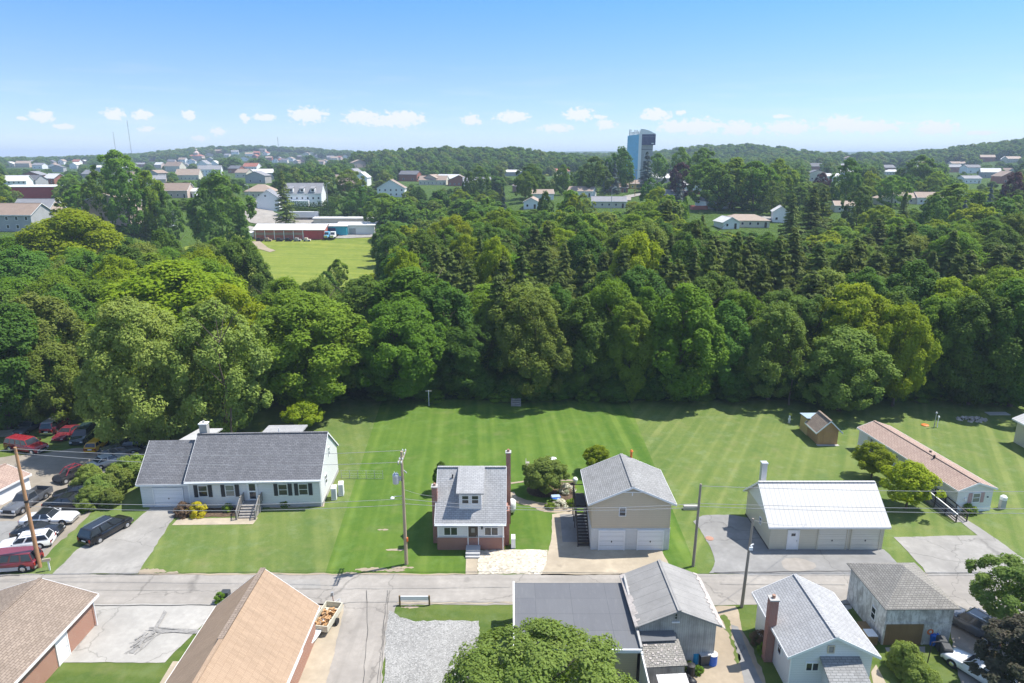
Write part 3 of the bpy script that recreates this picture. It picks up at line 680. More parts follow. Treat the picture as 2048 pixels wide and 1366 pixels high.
        g = MB(); s.fb(g, face, u0 + t * .9, u1 - t * .9, z + t * .9, z1 - t * .9, d + .001, d + .03); g.build('pane', glass, f)
        if muntin:
            g = MB(); s.fb(g, face, u0 + t, u1 - t, z + h / 2 - .025, z + h / 2 + .025, d + .031, d + .06); g.build('sash_bar', frame, f)
        if shutters:
            for q in (u0 - .05 - .42, u1 + .05):
                g = MB(); s.fb(g, face, q, q + .42, z - .02, z1 + .02, .002, .06)
                for zz in np.arange(z + .1, z1 - .1, .12): s.fb(g, face, q + .05, q + .37, zz, zz + .05, .061, .075)
                g.build('shutter', shutters, s.root)
        return f
    def door(s, face, u, z, w, h, mat='white_paint', frame='white_paint', glass=None, name='door', knob=True):
        m = MB(); t = .09
        s.fb(m, face, u - w / 2 - t, u - w / 2, z, z + h + t, .002, .08); s.fb(m, face, u + w / 2, u + w / 2 + t, z, z + h + t, .002, .08); s.fb(m, face, u - w / 2, u + w / 2, z + h, z + h + t, .002, .08)
        fr = m.build('door_frame', frame, s.root)
        g = MB(); s.fb(g, face, u - w / 2 + .002, u + w / 2 - .002, z, z + h - .002, .003, .04); dd = g.build(name, mat, s.root)
        if glass:
            for (a, b, c, e) in glass: k = MB(); s.fb(k, face, u - w / 2 + a * w, u - w / 2 + b * w, z + c * h, z + e * h, .041, .05); k.build('door_glass', 'glass', dd)
        if knob: k = MB(); s.fb(k, face, u + w * .34, u + w * .34 + .07, z + h * .45, z + h * .45 + .08, .041, .1); k.build('door_handle', 'metal_grey', dd)
        return dd
    def garage_door(s, face, u, w, h, mat='door_white', frame='white_paint', z=0.02):
        m = MB(); t = .12
        s.fb(m, face, u - w / 2 - t, u - w / 2, z, z + h + t, .002, .09); s.fb(m, face, u + w / 2, u + w / 2 + t, z, z + h + t, .002, .09); s.fb(m, face, u - w / 2, u + w / 2, z + h, z + h + t, .002, .09)
        m.build('garage_door_frame', frame, s.root)
        g = MB(); n = 4
        for k in range(n): s.fb(g, face, u - w / 2 + .003, u + w / 2 - .003, z + h * k / n + .008, z + h * (k + 1) / n - .008, .003, .035)
        d = g.build('garage_door', mat, s.root)
        k = MB(); s.fb(k, face, u - .05, u + .05, z + h * .42, z + h * .42 + .16, .036, .07); k.build('door_handle', 'black', d)
    def plate(s, face, u0, u1, z0, z1, mat, name, d=.02, d0=.001):
        m = MB(); s.fb(m, face, u0, u1, z0, z1, d0, d); return m.build(name, mat, s.root)
    def corner_boards(s, mat='white_paint', w=.12, z0=0.0):
        for (fx, cx_) in (('S', s.x0), ('S', s.x1 - w)):
            m = MB(); s.fb(m, fx, cx_, cx_ + w, z0, s.e, .002, .03); m.build('corner_board', mat, s.root)
    def gutter(s, mat='white_paint', ov=.35, side='S', rake=.3, drop=None):
        m = MB(); sl = (s.r - s.e) / (((s.y1 - s.y0) if s.axis == 'x' else (s.x1 - s.x0)) / 2); ze = s.e - sl * ov
        if side in 'SN':
            y = s.y0 - ov - .15 if side == 'S' else s.y1 + ov + .04
            m.box(s.x0 - rake, y, ze - .12, s.x1 + rake, y + .11, ze - .02)
            if drop: m.tube((drop, s.y0 - .09, .1), (drop, s.y0 - .09, ze - .3), .045); m.tube((drop, s.y0 - .09, ze - .3), (drop, s.y0 - ov - .1, ze - .06), .045)
        m.build('gutter', mat, s.root)
def chimney(root, x, y, z0, z1, w, d, mat='brick', cap='foundation', flue=True):
    c = MB().box(x - w / 2, y - d / 2, z0, x + w / 2, y + d / 2, z1).build('chimney', mat, root)
    MB().box(x - w / 2 - .06, y - d / 2 - .06, z1 + .001, x + w / 2 + .06, y + d / 2 + .06, z1 + .1).build('chimney_cap', cap, c)
    if flue: MB().lathe((x, y, z1 + .1), [(.13, 0), (.13, .25), (.09, .26)], 10).build('flue', 'orange_brick' if mat == 'brick' else 'foundation', c)
    return c

# --- the small white and brick house on the middle lot
H = House('house', 'small white story-and-a-half house with brick base and grey shingle roof, in the middle lot', 'house', -4.1, 60.45, 0, -3.3, 3.3, 0, 7.7, 3.45, 7.15, 'x', 'siding_white', 'sh_light', .4, .22)
rt = H.root
H.plate('S', -3.3, 3.3, 0, 1.42, 'brick', 'brick_base', .07)
MB().box(-3.36, 0.0, 0, -3.301, 7.7, 1.42).build('brick_base', 'brick', rt)
MB().box(3.301, 0.0, 0, 3.36, 7.7, 6.0 - 2.5).build('brick_base', 'brick', rt)
H.plate('S', -3.34, 3.34, 1.42, 1.48, 'trim_grey', 'sill_course', .1)
H.window('S', -2.0 + .02, 1.62, 1.4, .95, 2, muntin=False)
H.window('S', 2.05, 1.62, 1.4, .95, 2, muntin=False)
H.door('S', .42 - .27 + .1, .62, .95, 2.05, 'brown_door', 'white_paint')
k = MB(); H.fb(k, 'S', .05, .42, 1.95, 2.45, .045, .06); k.build('door_notice', 'curtain', rt)
MB().box(-.45, -1.0, 0, .95, -.1, .6).box(-.45, -1.32, 0, .95, -1.0, .4).box(-.45, -1.62, 0, .95, -1.32, .2).build('doorstep', 'trim_grey', rt)
k = MB(); H.fb(k, 'S', 1.05, 1.2, 2.35, 2.6, .003, .13); k.build('porch_lamp', 'black', rt)
H.corner_boards(z0=1.48)
H.gutter(ov=.4, rake=.22, drop=3.2)
# dormer
d = MB(); d.hexa([(-1.15, .66, 4.15), (1.08, .66, 4.15), (1.08, 3.5, 6.9), (-1.15, 3.5, 6.9)], [(-1.15, .66, 5.95), (1.08, .66, 5.95), (1.08, 3.5, 6.98), (-1.15, 3.5, 6.98)])
dm = d.build('dormer', 'siding_white', rt)
MB().slab([(-1.4, .4, 6.0), (1.33, .4, 6.0), (1.33, 3.75, 7.27), (-1.4, 3.75, 7.27)], .12).build('dormer_roof', 'sh_light', dm)
for u in (-.52, .45):
    w = MB().box(u - .38, .59, 4.72, u + .38, .655, 4.8).box(u - .38, .59, 5.62, u + .38, .655, 5.7).box(u - .38, .59, 4.8, u - .31, .655, 5.62).box(u + .31, .59, 4.8, u + .38, .655, 5.62).box(u - .31, .6, 5.18, u + .31, .655, 5.24).build('dormer_window', 'white_paint', dm)
for u in (-.52, .45): MB().box(u - .31, .63, 4.8, u + .31, .657, 5.62).build('pane', 'glass', dm)
chimney(rt, -3.63, 1.5, 0, 6.2, .52, .7)
chimney(rt, 3.72, 5.2, 0, 8.2, .48, .6)
MB().box(3.37, .75, 0, 3.85, 1.9, 3.9).box(3.37, .95, 3.9, 3.7, 1.7, 4.3).build('brick_buttress', 'brick', rt)
MB().tube((-1.95, 3.0, 6.2), (-1.95, 3.0, 6.75), .07).build('roof_vent', 'black', rt)
ac = thing('air_conditioner', (0.12, 61.0, 0), 0, 'slim white air conditioner unit by the right wall of the small brick-based house', 'air conditioner')
MB().box(-.2, -.45, .12, .2, .45, 1.15).build('case', 'white_paint', ac); MB().box(-.22, -.4, 0, .22, .4, .12).build('stand', 'trim_grey', ac)
k = MB(); [k.box(.201, -.38, z, .215, .38, z + .03) for z in np.arange(.25, 1.05, .09)]; k.build('grille', 'metal_grey', ac)
tk = thing('oil_tank', (P(1022, 955).x, 67.6, 0), 0, 'pale oil tank standing behind the small brick-based house', 'tank')
MB().lathe((0, 0, .25), [(.05, 0), (.5, .15), (.55, .5), (.55, 1.0), (.5, 1.35), (.05, 1.5)], 16).build('tank_body', 'white_paint', tk, True)
for x in (-.3, .3): MB().tube((x, 0, 0), (x, 0, .5), .04).build('leg', 'trim_grey', tk)

# --- two-storey garage
H = House('garage_building', 'two-storey beige-sided garage with a pair of white doors and an outside wooden stair', 'garage', 11.75, 60.45, 0, -3.87, 3.87, 0, 6.9, 5.35, 7.05, 'y', 'siding_beige', 'sh_garage', .45, .35)
rt = H.root
for f, a, b in (('S', -3.87, 3.87), ('N', -3.87, 3.87), ('W', 0, 6.9), ('E', 0, 6.9)): H.plate(f, a, b, 0, 2.42, 'block_white', 'block_wall', .05)
for u in (-1.85, 2.0):
    H.plate('S', u - 1.32, u + 1.32, 0, 2.34, 'block_white', 'door_surround', .06, .051)
    y0 = H.y0; H.y0 = -.06; H.garage_door('S', u, 2.42, 2.12); H.y0 = y0
H.window('S', -.88, 3.75, .72, .95, 1)
H.corner_boards('siding_beige', .1, 2.45)
MB().box(-.95, -.06, 6.3, .95, -.01, 6.4).box(-.05, -.08, 6.0, .05, -.061, 6.3).build('gable_trim', 'white_paint', rt)
H.plate('S', -.3, .3, 6.1, 6.5, 'siding_beige', 'gable_vent', .04)
MB().tube((1.1, 7.35, 0), (1.1, 7.35, 7.35), .12).tube((1.1, 7.35, 7.35), (1.1, 7.35, 7.55), .2, .05).build('stove_pipe', 'orange', rt)
st = MB(); n = 13
for i in range(n):
    y = .55 + i * .27; z = .2 * (i + 1); st.box(-5.05, y, z - .05, -4.02, y + .29, z)
st.build('stair', 'dark_wood', rt)
MB().beam((-5.1, .5, .1), (-5.1, 4.1, 2.65), .06, .28).beam((-3.98, .5, .1), (-3.98, 4.1, 2.65), .05, .28).build('stringer', 'dark_wood', rt)
MB().box(-5.15, 4.08, 2.55, -3.95, 6.85, 2.68).build('deck', 'dark_wood', rt)
k = MB(); k.beam((-5.12, .5, 1.15), (-5.12, 4.1, 3.7), .06, .07).beam((-5.12, 4.1, 3.7), (-5.12, 6.8, 3.7), .06, .07).beam((-5.12, 6.82, 3.7), (-3.98, 6.82, 3.7), .06, .07)
for y, z in ((.5, 0), (1.4, .7), (2.3, 1.35), (3.2, 2.0), (4.1, 0), (5.45, 0), (6.8, 0)): k.box(-5.16, y - .04, z, -5.08, y + .04, (max(z, .0) + 1.15) if z or y < 1 else 3.75)
for i in range(12): y = .8 + i * .3; k.tube((-5.12, y, .1 + (y - .5) * .71), (-5.12, y, 1.1 + (y - .5) * .71), .018, n=5)
for i in range(9): y = 4.3 + i * .3; k.tube((-5.12, y, 2.65), (-5.12, y, 3.68), .018, n=5)
k.build('railing', 'dark_wood', rt)
H.door('W', 5.4, 2.68, .85, 2.0, 'white_paint')

# --- ranch house, left
ang = R(2.2)
H = House('ranch_house', 'long white ranch house with dark shutters and grey roof, left of the middle lot', 'house', -28.6, 68.95, ang, -7.25, 7.3, 0, 8.7, 3.75, 7.1, 'x', 'siding_white', 'sh_grey', .42, .15, base=(.45, 'foundation'))
rt = H.root
for u, w, g in ((-5.65, 1.05, 'glass'), (-2.7, 1.05, 'curtain'), (3.1, 1.05, 'glass'), (5.35, 1.05, 'glass')):
    H.window('S', u, 1.45, w, 1.4, 1, glass=g, shutters='black_shutter')
H.window('E', 4.6, 4.1, .5, 1.1, 1); H.window('E', 2.3, 1.6, .9, 1.2, 1)
H.door('S', -.25, .95, 1.0, 2.15, 'white_paint', glass=[(.16, .84, .08, .46), (.16, .84, .54, .92)])
H.corner_boards(z0=.45)
H.gutter(ov=.42, rake=.15, drop=7.2)
s_ = MB()
for i in range(5): s_.box(-1.2, -1.25 - .3 * (i + 1) + .001 * i, 0, .7, -1.25 - .3 * i, .9 - .18 * (i + 1))
s_.box(-1.2, -1.25, 0, .7, -.04, .92); stp = s_.build('porch_steps', 'grey_wood', rt)
for x in (-1.25, .75):
    k = MB(); k.beam((x, -.1, 1.9), (x, -1.2, 1.9), .08, .09).beam((x, -1.2, 1.9), (x, -2.75, 1.02), .08, .09).beam((x, -1.2, 1.1), (x, -2.75, .2), .06, .07)
    for y, z0, z1 in ((-.12, .9, 1.95), (-1.2, 0, 2.05), (-2.7, 0, 1.12)): k.box(x - .06, y - .06, z0, x + .06, y + .06, z1)
    for i in range(8): y = -.25 - i * .13; k.box(x - .02, y - .02, .95, x + .02, y + .02, 1.88)
    for i in range(10): y = -1.33 - i * .14; zz = 1.87 + (y + 1.2) * .57; k.box(x - .02, y - .02, zz - .8, x + .02, y + .02, zz)
    k.build('handrail', 'grey_wood', rt)
chimney(rt, -7.0 + .2, 4.9, 5.6, 8.2, .85, .75, 'foundation', 'white_paint')
MB().tube((1.2, 6.4, 5.0), (1.2, 6.4, 6.9), .06).build('roof_vent', 'white_paint', rt)
# rear addition with a low roof
MB().box(-1.6, 8.72, 0, 2.7, 12.0, 3.9).build('rear_addition', 'siding_white', rt)
MB().slab([(-1.9, 8.3, 5.2), (3.0, 8.3, 5.2), (3.0, 12.3, 4.9), (-1.9, 12.3, 4.9)], .16).build('rear_roof', 'sh_light', rt)
MB().slab([(-12.2, 8.8, 4.3), (-8.9, 8.8, 4.3), (-8.0, 13.0, 4.3), (-11.0, 13.0, 4.3)], .15).build('rear_roof', 'trim_grey', rt)
MB().box(-11.0, 8.95, 0, -9.0, 12.8, 4.1).build('rear_addition', 'siding_white', rt)
# attached garage wing
g = MB(); gx0, gx1, gy0, gy1, ge, gr = -12.75, -7.27, .55, 8.3, 3.25, 6.35; gm = (gy0 + gy1) / 2
g.box(gx0, gy0, 0, gx1, gy1, ge); g.hexa([(gx0, gy0, ge), (gx0 + .1, gy0, ge), (gx0 + .1, gy1, ge), (gx0, gy1, ge)], [(gx0, gm - .01, gr - .06), (gx0 + .1, gm - .01, gr - .06), (gx0 + .1, gm + .01, gr - .06), (gx0, gm + .01, gr - .06)])
wg = g.build('garage_wing', 'siding_white', rt)
sl = (gr - ge) / (gm - gy0); ze = ge - sl * .42
MB().slab([(gx0 - .2, gy0 - .42, ze + .06), (gx1 - .01, gy0 - .42, ze + .06), (gx1 - .01, gm, gr + .06), (gx0 - .2, gm, gr + .06)], .16).slab([(gx0 - .2, gm, gr + .06), (gx1 - .01, gm, gr + .06), (gx1 - .01, gy1 + .42, ze + .06), (gx0 - .2, gy1 + .42, ze + .06)], .16).build('garage_roof', 'sh_grey', wg)
MB().box(gx0 - .2, gy0 - .46, ze - .14, gx1 - .02, gy0 - .425, ze + .07).hexa([(gx0 - .24, gy0 - .42, ze - .14), (gx0 - .205, gy0 - .42, ze - .14), (gx0 - .205, gm, gr - .14), (gx0 - .24, gm, gr - .14)], [(gx0 - .24, gy0 - .42, ze + .07), (gx0 - .205, gy0 - .42, ze + .07), (gx0 - .205, gm, gr + .07), (gx0 - .24, gm, gr + .07)]).build('eave_trim', 'white_paint', wg)
H.y0 = gy0; H.garage_door('S', -9.75, 3.1, 2.25, 'door_white'); H.y0 = 0
MB().box(-10.9, gy0 - .001, 0, -10.9, gy0, 0)
hv = P(596 + 86, 985)
for (px, py, n) in ((669, 992, 'nearer'), (683, 984, 'farther')):
    p = P(px, py + 5); a_ = thing('air_conditioner', (p.x, p.y, 0), R(8), 'white outdoor air conditioner at the ranch house side wall, the %s of two' % n, 'air conditioner', 'outdoor units beside the ranch house')
    MB().box(-.28, -.5, .1, .28, .5, 1.5).build('case', 'white_paint', a_); MB().box(-.3, -.5, 0, .3, .5, .1).build('stand', 'trim_grey', a_)
    k = MB(); [k.box(-.25, -.53, z, .25, -.501, z + .04) for z in np.arange(.25, 1.4, .12)]; k.build('grille', 'metal_grey', a_)
p = P(372, 1001); bn = thing('rubbish_bin', (p.x, p.y, 0), 0, 'black rubbish bin standing at the corner where the ranch garage meets the house', 'bin')
MB().lathe((0, 0, 0), [(.3, 0), (.4, .95)], 10).build('bin_body', 'black', bn); MB().lathe((0, 0, .951), [(.43, 0), (.42, .08), (.1, .2)], 10).build('lid', 'black', bn)

# --- cream garage with white ribbed metal roof
H = House('garage_building', 'cream-sided garage with a white ribbed metal roof and a blue-white side door', 'garage', 31.3, 60.45, 0, -5.65, 5.65, 0, 7.0, 3.0, 5.65, 'x', 'siding_cream', 'metal_white', .4, .35, gablemat='siding_white')
rt = H.root
H.door('S', -3.35, .05, 1.0, 2.1, 'white_paint', glass=[(.3, .7, .72, .86)])
for u in (.55, 4.0 - .15): H.garage_door('S', u, 2.75, 2.3, 'door_cream', 'siding_cream')
H.plate('S', 2.03, 2.08, 0, 2.9, 'trim_grey', 'downpipe', .08); H.plate('S', 5.3, 5.35, 0, 2.9, 'trim_grey', 'downpipe', .08)
H.window('W', 2.7, 1.3, .55, .8, 1)
chimney(rt, -4.9, 5.2, 4.2, 7.0, .55, .55, 'galv', 'galv', False)
H.plate('S', -5.65, 5.65, 0, .12, 'foundation', 'plinth', .03); H.plate('W', 0, 7.0, 0, .15, 'black', 'plinth', .03)

# --- mobile home
ph = R(7.0)
H = House('mobile_home', 'long narrow white mobile home with pinkish-brown shingle roof, on the right', 'mobile home', 50.9, 68.0, ph, -2.12, 2.12, 0, 17.7, 2.85, 3.6, 'y', 'siding_white', 'sh_pink', .25, .25)
rt = H.root
H.window('S', .15, 1.15, .95, 1.15, 1, glass='curtain', shutters='mauve')
for y, w, h, z in ((14.9, .8, 1.25, 1.2), (12.5, .8, 1.25, 1.2), (10.0, .6, .6, 1.7), (6.6, .8, 1.0, 1.3)): H.window('W', y, z, w, h, 1, glass='curtain', shutters='siding_cream' if z < 1.6 else None)
H.plate('S', -1.25, -1.05, 1.5, 1.75, 'white_paint', 'wall_lamp', .12); H.plate('S', 1.45, 1.6, 1.7, 1.8, 'black', 'wall_lamp', .1)
H.plate('W', 0, 17.7, 0, .7, 'white_paint', 'skirting', .03); H.plate('S', -2.12, 2.12, 0, .55, 'white_paint', 'skirting', .03)
MB().tube((-.3, 6.3, 3.5), (-.3, 6.3, 3.95), .12).tube((.7, 8.2, 3.4), (.7, 8.2, 3.6), .15).build('roof_vent', 'black', rt)
MB().box(-.45, 11.0, 0, .45, 11.4, 0.01) if False else None
# wheelchair ramp along the left side
rp = thing('ramp', (50.9, 68.0, 0), ph, 'brown wooden ramp with white-topped handrails along the mobile home', 'ramp')
MB().hexa([(-3.5, -1.9, 0), (-2.25, -1.9, 0), (-2.25, 6.3, 0), (-3.5, 6.3, 0)], [(-3.5, -1.9, .05), (-2.25, -1.9, .05), (-2.25, 6.3, .85), (-3.5, 6.3, .85)]).build('ramp_deck', 'grey_wood', rp)
MB().box(-3.5, 6.31, 0, -2.25, 8.0, .86).build('landing', 'grey_wood', rp)
for x, cap in ((-3.5, 'white_paint'), (-2.25, 'dark_wood')):
    k = MB(); k.beam((x, -1.9, .5), (x, 6.3, 1.3), .04, .1).beam((x, -1.9, .25), (x, 6.3, 1.05), .04, .1)
    for i in range(6): y = -1.9 + i * 1.64; k.box(x - .05, y - .05, 0, x + .05, y + .05, 1.0 + .8 * i / 5)
    q = k.build('railing', 'dark_wood', rp); MB().beam((x, -1.95, 1.02), (x, 6.35, 1.85), .12, .05).build('handrail', cap, q)

# --- wooden shed
H = House('shed', 'small orange-brown wooden shed with a brown gable roof and a yellow rear half', 'shed', 42.95, 86.2, 0, -1.35, 1.35, 0, 3.1, 2.25, 3.55, 'y', 'board_cedar', 'sh_brown', .45, .35)
rt = H.root
H.plate('S', -.65, .65, .1, 1.95, 'board_cedar', 'door', .05)
MB().box(-1.5, 3.11, 0, 1.0, 5.6, 2.35).build('rear_shed', 'board_yellow', rt); MB().slab([(-1.65, 3.15, 2.6), (1.15, 3.15, 2.6), (1.15, 5.75, 2.42), (-1.65, 5.75, 2.42)], .08).build('rear_roof', 'pale_blue', rt)
MB().box(-1.5, -.5, 0, 1.5, 0, .06).build('slab', 'foundation', rt)

# --- brick-walled houses, bottom left
H = House('brick_garage', 'orange brick building with brown shingle gable roof at the left bottom of the photo', 'garage', -39.2, 49.2, 0, -4.2, 4.3, -13, 0, 2.75, 4.15, 'y', 'orange_brick', 'sh_brown', .35, .35)
H.door('E', -4.3, .05, 1.25, 2.05, 'white_paint'); MB().tube((4.45, -.2, 0), (4.45, -.2, 2.6), .05).tube((4.45,-.2,2.6),(4.7,-.2,2.7),.05).build('downpipe', 'white_paint', H.root)
H = House('brick_house', 'brick house with a large steep tan shingle roof at the bottom of the photo', 'house', -19.8, 47.4, 0, -3.75, 3.85, -19, 0, 3.15, 6.3, 'y', 'orange_brick', 'sh_tan', .4, .3)
MB().beam((0.0, .3, 6.39), (0.0, -8, 6.39), .4, .06).build('ridge_cap', 'sh_brown', H.root)
H.window('N', 0, 1.2, 1.2, 1.2); MB().box(4.05, -12, 2.55, 4.3, -4.5, 2.75).build('gutter', 'white_paint', H.root)
H.window('E', -9.5, 1.2, 1.2, 1.2)

# --- grey flat-roofed building
fr = thing('flat_roof_garage', (4.8, 46.3, 0), 0, 'beige-sided building with a broad dark grey flat roof, south of the street', 'garage')
MB().box(-4.45, -3.75, 0, 4.45, 3.75, 2.95).build('wall', 'siding_beige', fr)
MB().hexa([(-4.6, -3.9, 2.951), (4.6, -3.9, 2.951), (4.5, 3.9, 2.951), (-4.6, 3.9, 2.951)], [(-4.6, -3.9, 3.1), (4.6, -3.9, 3.1), (4.5, 3.9, 3.3), (-4.6, 3.9, 3.3)]).build('roof', 'flat_roof', fr)
MB().box(-4.72, -3.95, 2.9, -4.605, 3.95, 3.42).build('roof_edge', 'white_paint', fr); MB().box(-4.6, -4.05, 2.88, 4.7, -3.91, 3.16).build('gutter', 'white_paint', fr); MB().hexa([(4.61,-3.9,2.9),(4.78,-3.9,2.9),(4.72,3.95,2.9),(4.55,3.95,2.9)],[(4.61,-3.9,3.3),(4.78,-3.9,3.3),(4.72,3.95,4.0),(4.55,3.95,4.0)]).build('parapet', 'weathered', fr)
fn = thing('fence', (9.5, 42.2, 0), 0, 'tall white fence panel running from the corner of the flat-roofed building', 'fence')
MB().hexa([(-.05,-8,0),(.05,-8,0),(.05,0,0),(-.05,0,0)],[(-.05,-8,2.4),(.05,-8,2.4),(.05,0,2.9),(-.05,0,2.9)]).build('panel', 'siding_white', fn)
MB().box(-.08,-.1,0,.08,.1,3.0).box(-.08,-4.1,0,.08,-3.9,2.75).build('post', 'white_paint', fn)

# --- weathered barn
H = House('barn', 'weathered grey board barn with a torn rolled-felt roof', 'barn', 12.6, 44.4, R(1.5), -2.95, 2.95, 0, 6.2, 3.75, 5.0, 'y', 'weathered', 'rolled_roof', .35, .25, trim=None)
rt = H.root
H.window('S', -.2, 4.15, .3, .6, 1, frame='weathered'); MB().box(-.5,-.12,3.9,.1,-.01,3.96).build('ledge','white_paint',rt)
rr = random.Random(4); k = MB(); k2_ = MB()
for i in range(26):
    y = -.2 + i * .255; w = rr.uniform(.15, .5); k.slab([(-3.32, y, 3.69), (-3.3 + w, y, 3.69 + w * .42), (-3.3 + w * rr.uniform(.8, 1.1), y + .25, 3.69 + w * .42), (-3.32, y + .25, 3.69)], .02)
    w = rr.uniform(.1, .4); k2_.slab([(3.3 - w, y, 3.70 + w * .42), (3.32, y, 3.70), (3.32, y + .25, 3.70), (3.3 - w * .9, y + .25, 3.70 + w * .42)], .02)
k.build('torn_felt', 'stone', rt); k2_.build('torn_felt', 'stone', rt)
MB().box(3.3, 1.6, 3.3, 3.34, 1.9, 3.5).build('board', 'grey_wood', rt)
for x in (3.3,): MB().slab([(3.28, -.2, 3.62), (3.62, -.2, 3.35), (3.62, 6.3, 3.35), (3.28, 6.3, 3.62)], .03).build('eave_board', 'stone', rt)
# lean-to
MB().box(-2.95, -2.6, 0, -.1, -.01, 2.35).build('lean_to', 'weathered', rt)
MB().slab([(-3.05, -2.9, 2.35), (0.05, -2.8, 2.4), (-.1, -.02, 3.0), (-3.0, -.02, 2.95)], .1).build('lean_to_roof', 'sh_old', rt)
MB().slab([(-3.0, -.95, 3.0), (-.3, -.9, 3.02), (-.3, -.03, 3.2), (-3.0, -.03, 3.18)], .06).build('lean_to_roof', 'flat_roof', rt)
rr = random.Random(8); k = MB()
for i in range(60):
    x = rr.uniform(-2.9, -.4); y = rr.uniform(-2.7, -1.1); z = 2.40 + (y + 2.9) * .21; s = rr.uniform(.05, .16)
    k.slab([(x, y, z), (x + s, y, z + .01), (x + s, y + s, z + .05), (x, y + s, z + .04)], .03)
k.build('roof_debris', 'stone', rt)
sh = thing('tool_shed', (11.35, 39.7, 0), R(4), 'tiny shed with a white metal lean-to roof in front of the weathered barn', 'shed')
MB().box(-.85, -.8, 0, .85, .8, 2.0).build('wall', 'weathered', sh); MB().slab([(-1.05, -1.0, 2.1), (1.1, -1.0, 2.1), (1.1, 1.0, 2.45), (-1.05, 1.0, 2.45)], .07).build('roof', 'metal_white', sh)
MB().box(-.25, -.84, .1, .35, -.801, 1.9).build('door', 'door_white', sh); MB().lathe((.1, -1.05, 0), [(.18, 0), (.18, .7), (.1, .9)], 10).build('gas_bottle', 'yellow', sh)

# --- white house bottom right
H = House('cottage', 'white cottage with light grey roof and tall brick chimney at the bottom right', 'house', 23.2, 41.8, 0, -2.95, 2.95, 0, 6.9, 3.35, 4.85, 'y', 'siding_white', 'sh_light', .4, .35)
rt = H.root
H.window('S', -.15, 3.3, .5, .65, 1, glass='curtain', muntin=False, frame='siding_beige'); H.window('S', -1.35, 1.75, 1.0, .75, 2, muntin=False); H.window('S', 2.15 - .35, 1.5, .75, 1.1, 1)
H.window('W', 1.9, 1.6, .7, 1.1); H.door('S', 1.0, .1, .85, 2.0, 'white_paint')
chimney(rt, -3.3, 3.2, 0, 5.5, .62, .62, 'brick', 'foundation')
pr = MB().box(-.55, -1.5, 0, 1.75, -.01, 2.2).build('porch', 'siding_white', rt)
MB().slab([(-.9, -1.9, 2.3), (2.0, -1.9, 2.3), (2.0, -.01, 3.0), (-.9, -.01, 3.0)], .1).build('porch_roof', 'sh_garage', pr)
MB().box(.35, -1.56, 1.05, 1.05, -1.505, 1.75).build('window', 'white_paint', pr); MB().box(.42, -1.57, 1.12, .98, -1.562, 1.68).build('pane', 'glass', pr)
MB().tube((-2.98, -.1, 0), (-2.98, -.1, 3.1), .05).build('downpipe', 'white_paint', rt)

# --- peeling white hip-roofed garage
H = House('old_garage', 'peeling white board garage with a brown hip roof and a boarded-up doorway', 'garage', 32.4, 49.6, R(.5), -2.7, 2.7, -2.9, 2.9, 3.45, 5.3, 'hip', 'peeling', 'sh_old', .3)
rt = H.root
H.plate('S', -2.55, .45, 0, 1.95, 'board_brown', 'boarded_doorway', .04); H.plate('S', -2.7, 2.7, 1.98, 2.08, 'peeling', 'rail', .05)
dr = H.door('S', 1.05, .05, .9, 1.85, 'peeling', 'peeling')
k = MB(); import math as _m
for i in range(14):
    a0, a1 = i * _m.tau / 14, (i + 1) * _m.tau / 14
    k.quad(*[(1.05 + r_ * _m.cos(a), -2.96, 1.25 + r_ * _m.sin(a)) for r_, a in ((.14, a0), (.27, a0), (.27, a1), (.14, a1))])
k.build('wreath', 'orange', dr)
H.window('W', -1.3, 1.2, .7, 1.15, 1)
w_ = thing('wooden_crate', (29.0, 47.6, 0), 0, 'long brown wooden box with a white lid against the peeling garage wall', 'box')
MB().box(-.35, -1.0, 0, .35, 1.0, .75).build('box_body', 'board_brown', w_); MB().box(-.4, -.9, .751, .4, 0, .8).build('lid', 'white_paint', w_)
for px, py, m, l in ((1864, 1288, 'bin_blue', 'blue wheeled bin against the front wall of the peeling white garage'), (1880, 1300, 'bin_dark', 'dark wheeled bin between the blue bin and the nearer dark bin'), (1890, 1316, 'bin_dark', 'dark grey wheeled bin standing nearest the alley, in front of the other two')):
    p = P(px, py); b_ = thing('wheeled_bin', (p.x, p.y, 0), R(-12), l, 'bin', 'wheeled bins by the peeling garage')
    MB().hexa([(-.27, -.3, .05), (.27, -.3, .05), (.27, .25, .05), (-.27, .25, .05)], [(-.33, -.38, 1.0), (.33, -.38, 1.0), (.33, .33, 1.0), (-.33, .33, 1.0)]).build('bin_body', m, b_)
    MB().hexa([(-.35, -.41, 1.001), (.35, -.41, 1.001), (.35, .36, 1.001), (-.35, .36, 1.001)], [(-.28, -.33, 1.08), (.28, -.33, 1.08), (.28, .34, 1.12), (-.28, .34, 1.12)]).build('lid', m, b_)
    MB().tube((-.3, .28, .1), (-.2, .28, .1), .1).tube((.2, .28, .1), (.3, .28, .1), .1).build('wheel', 'rubber', b_)
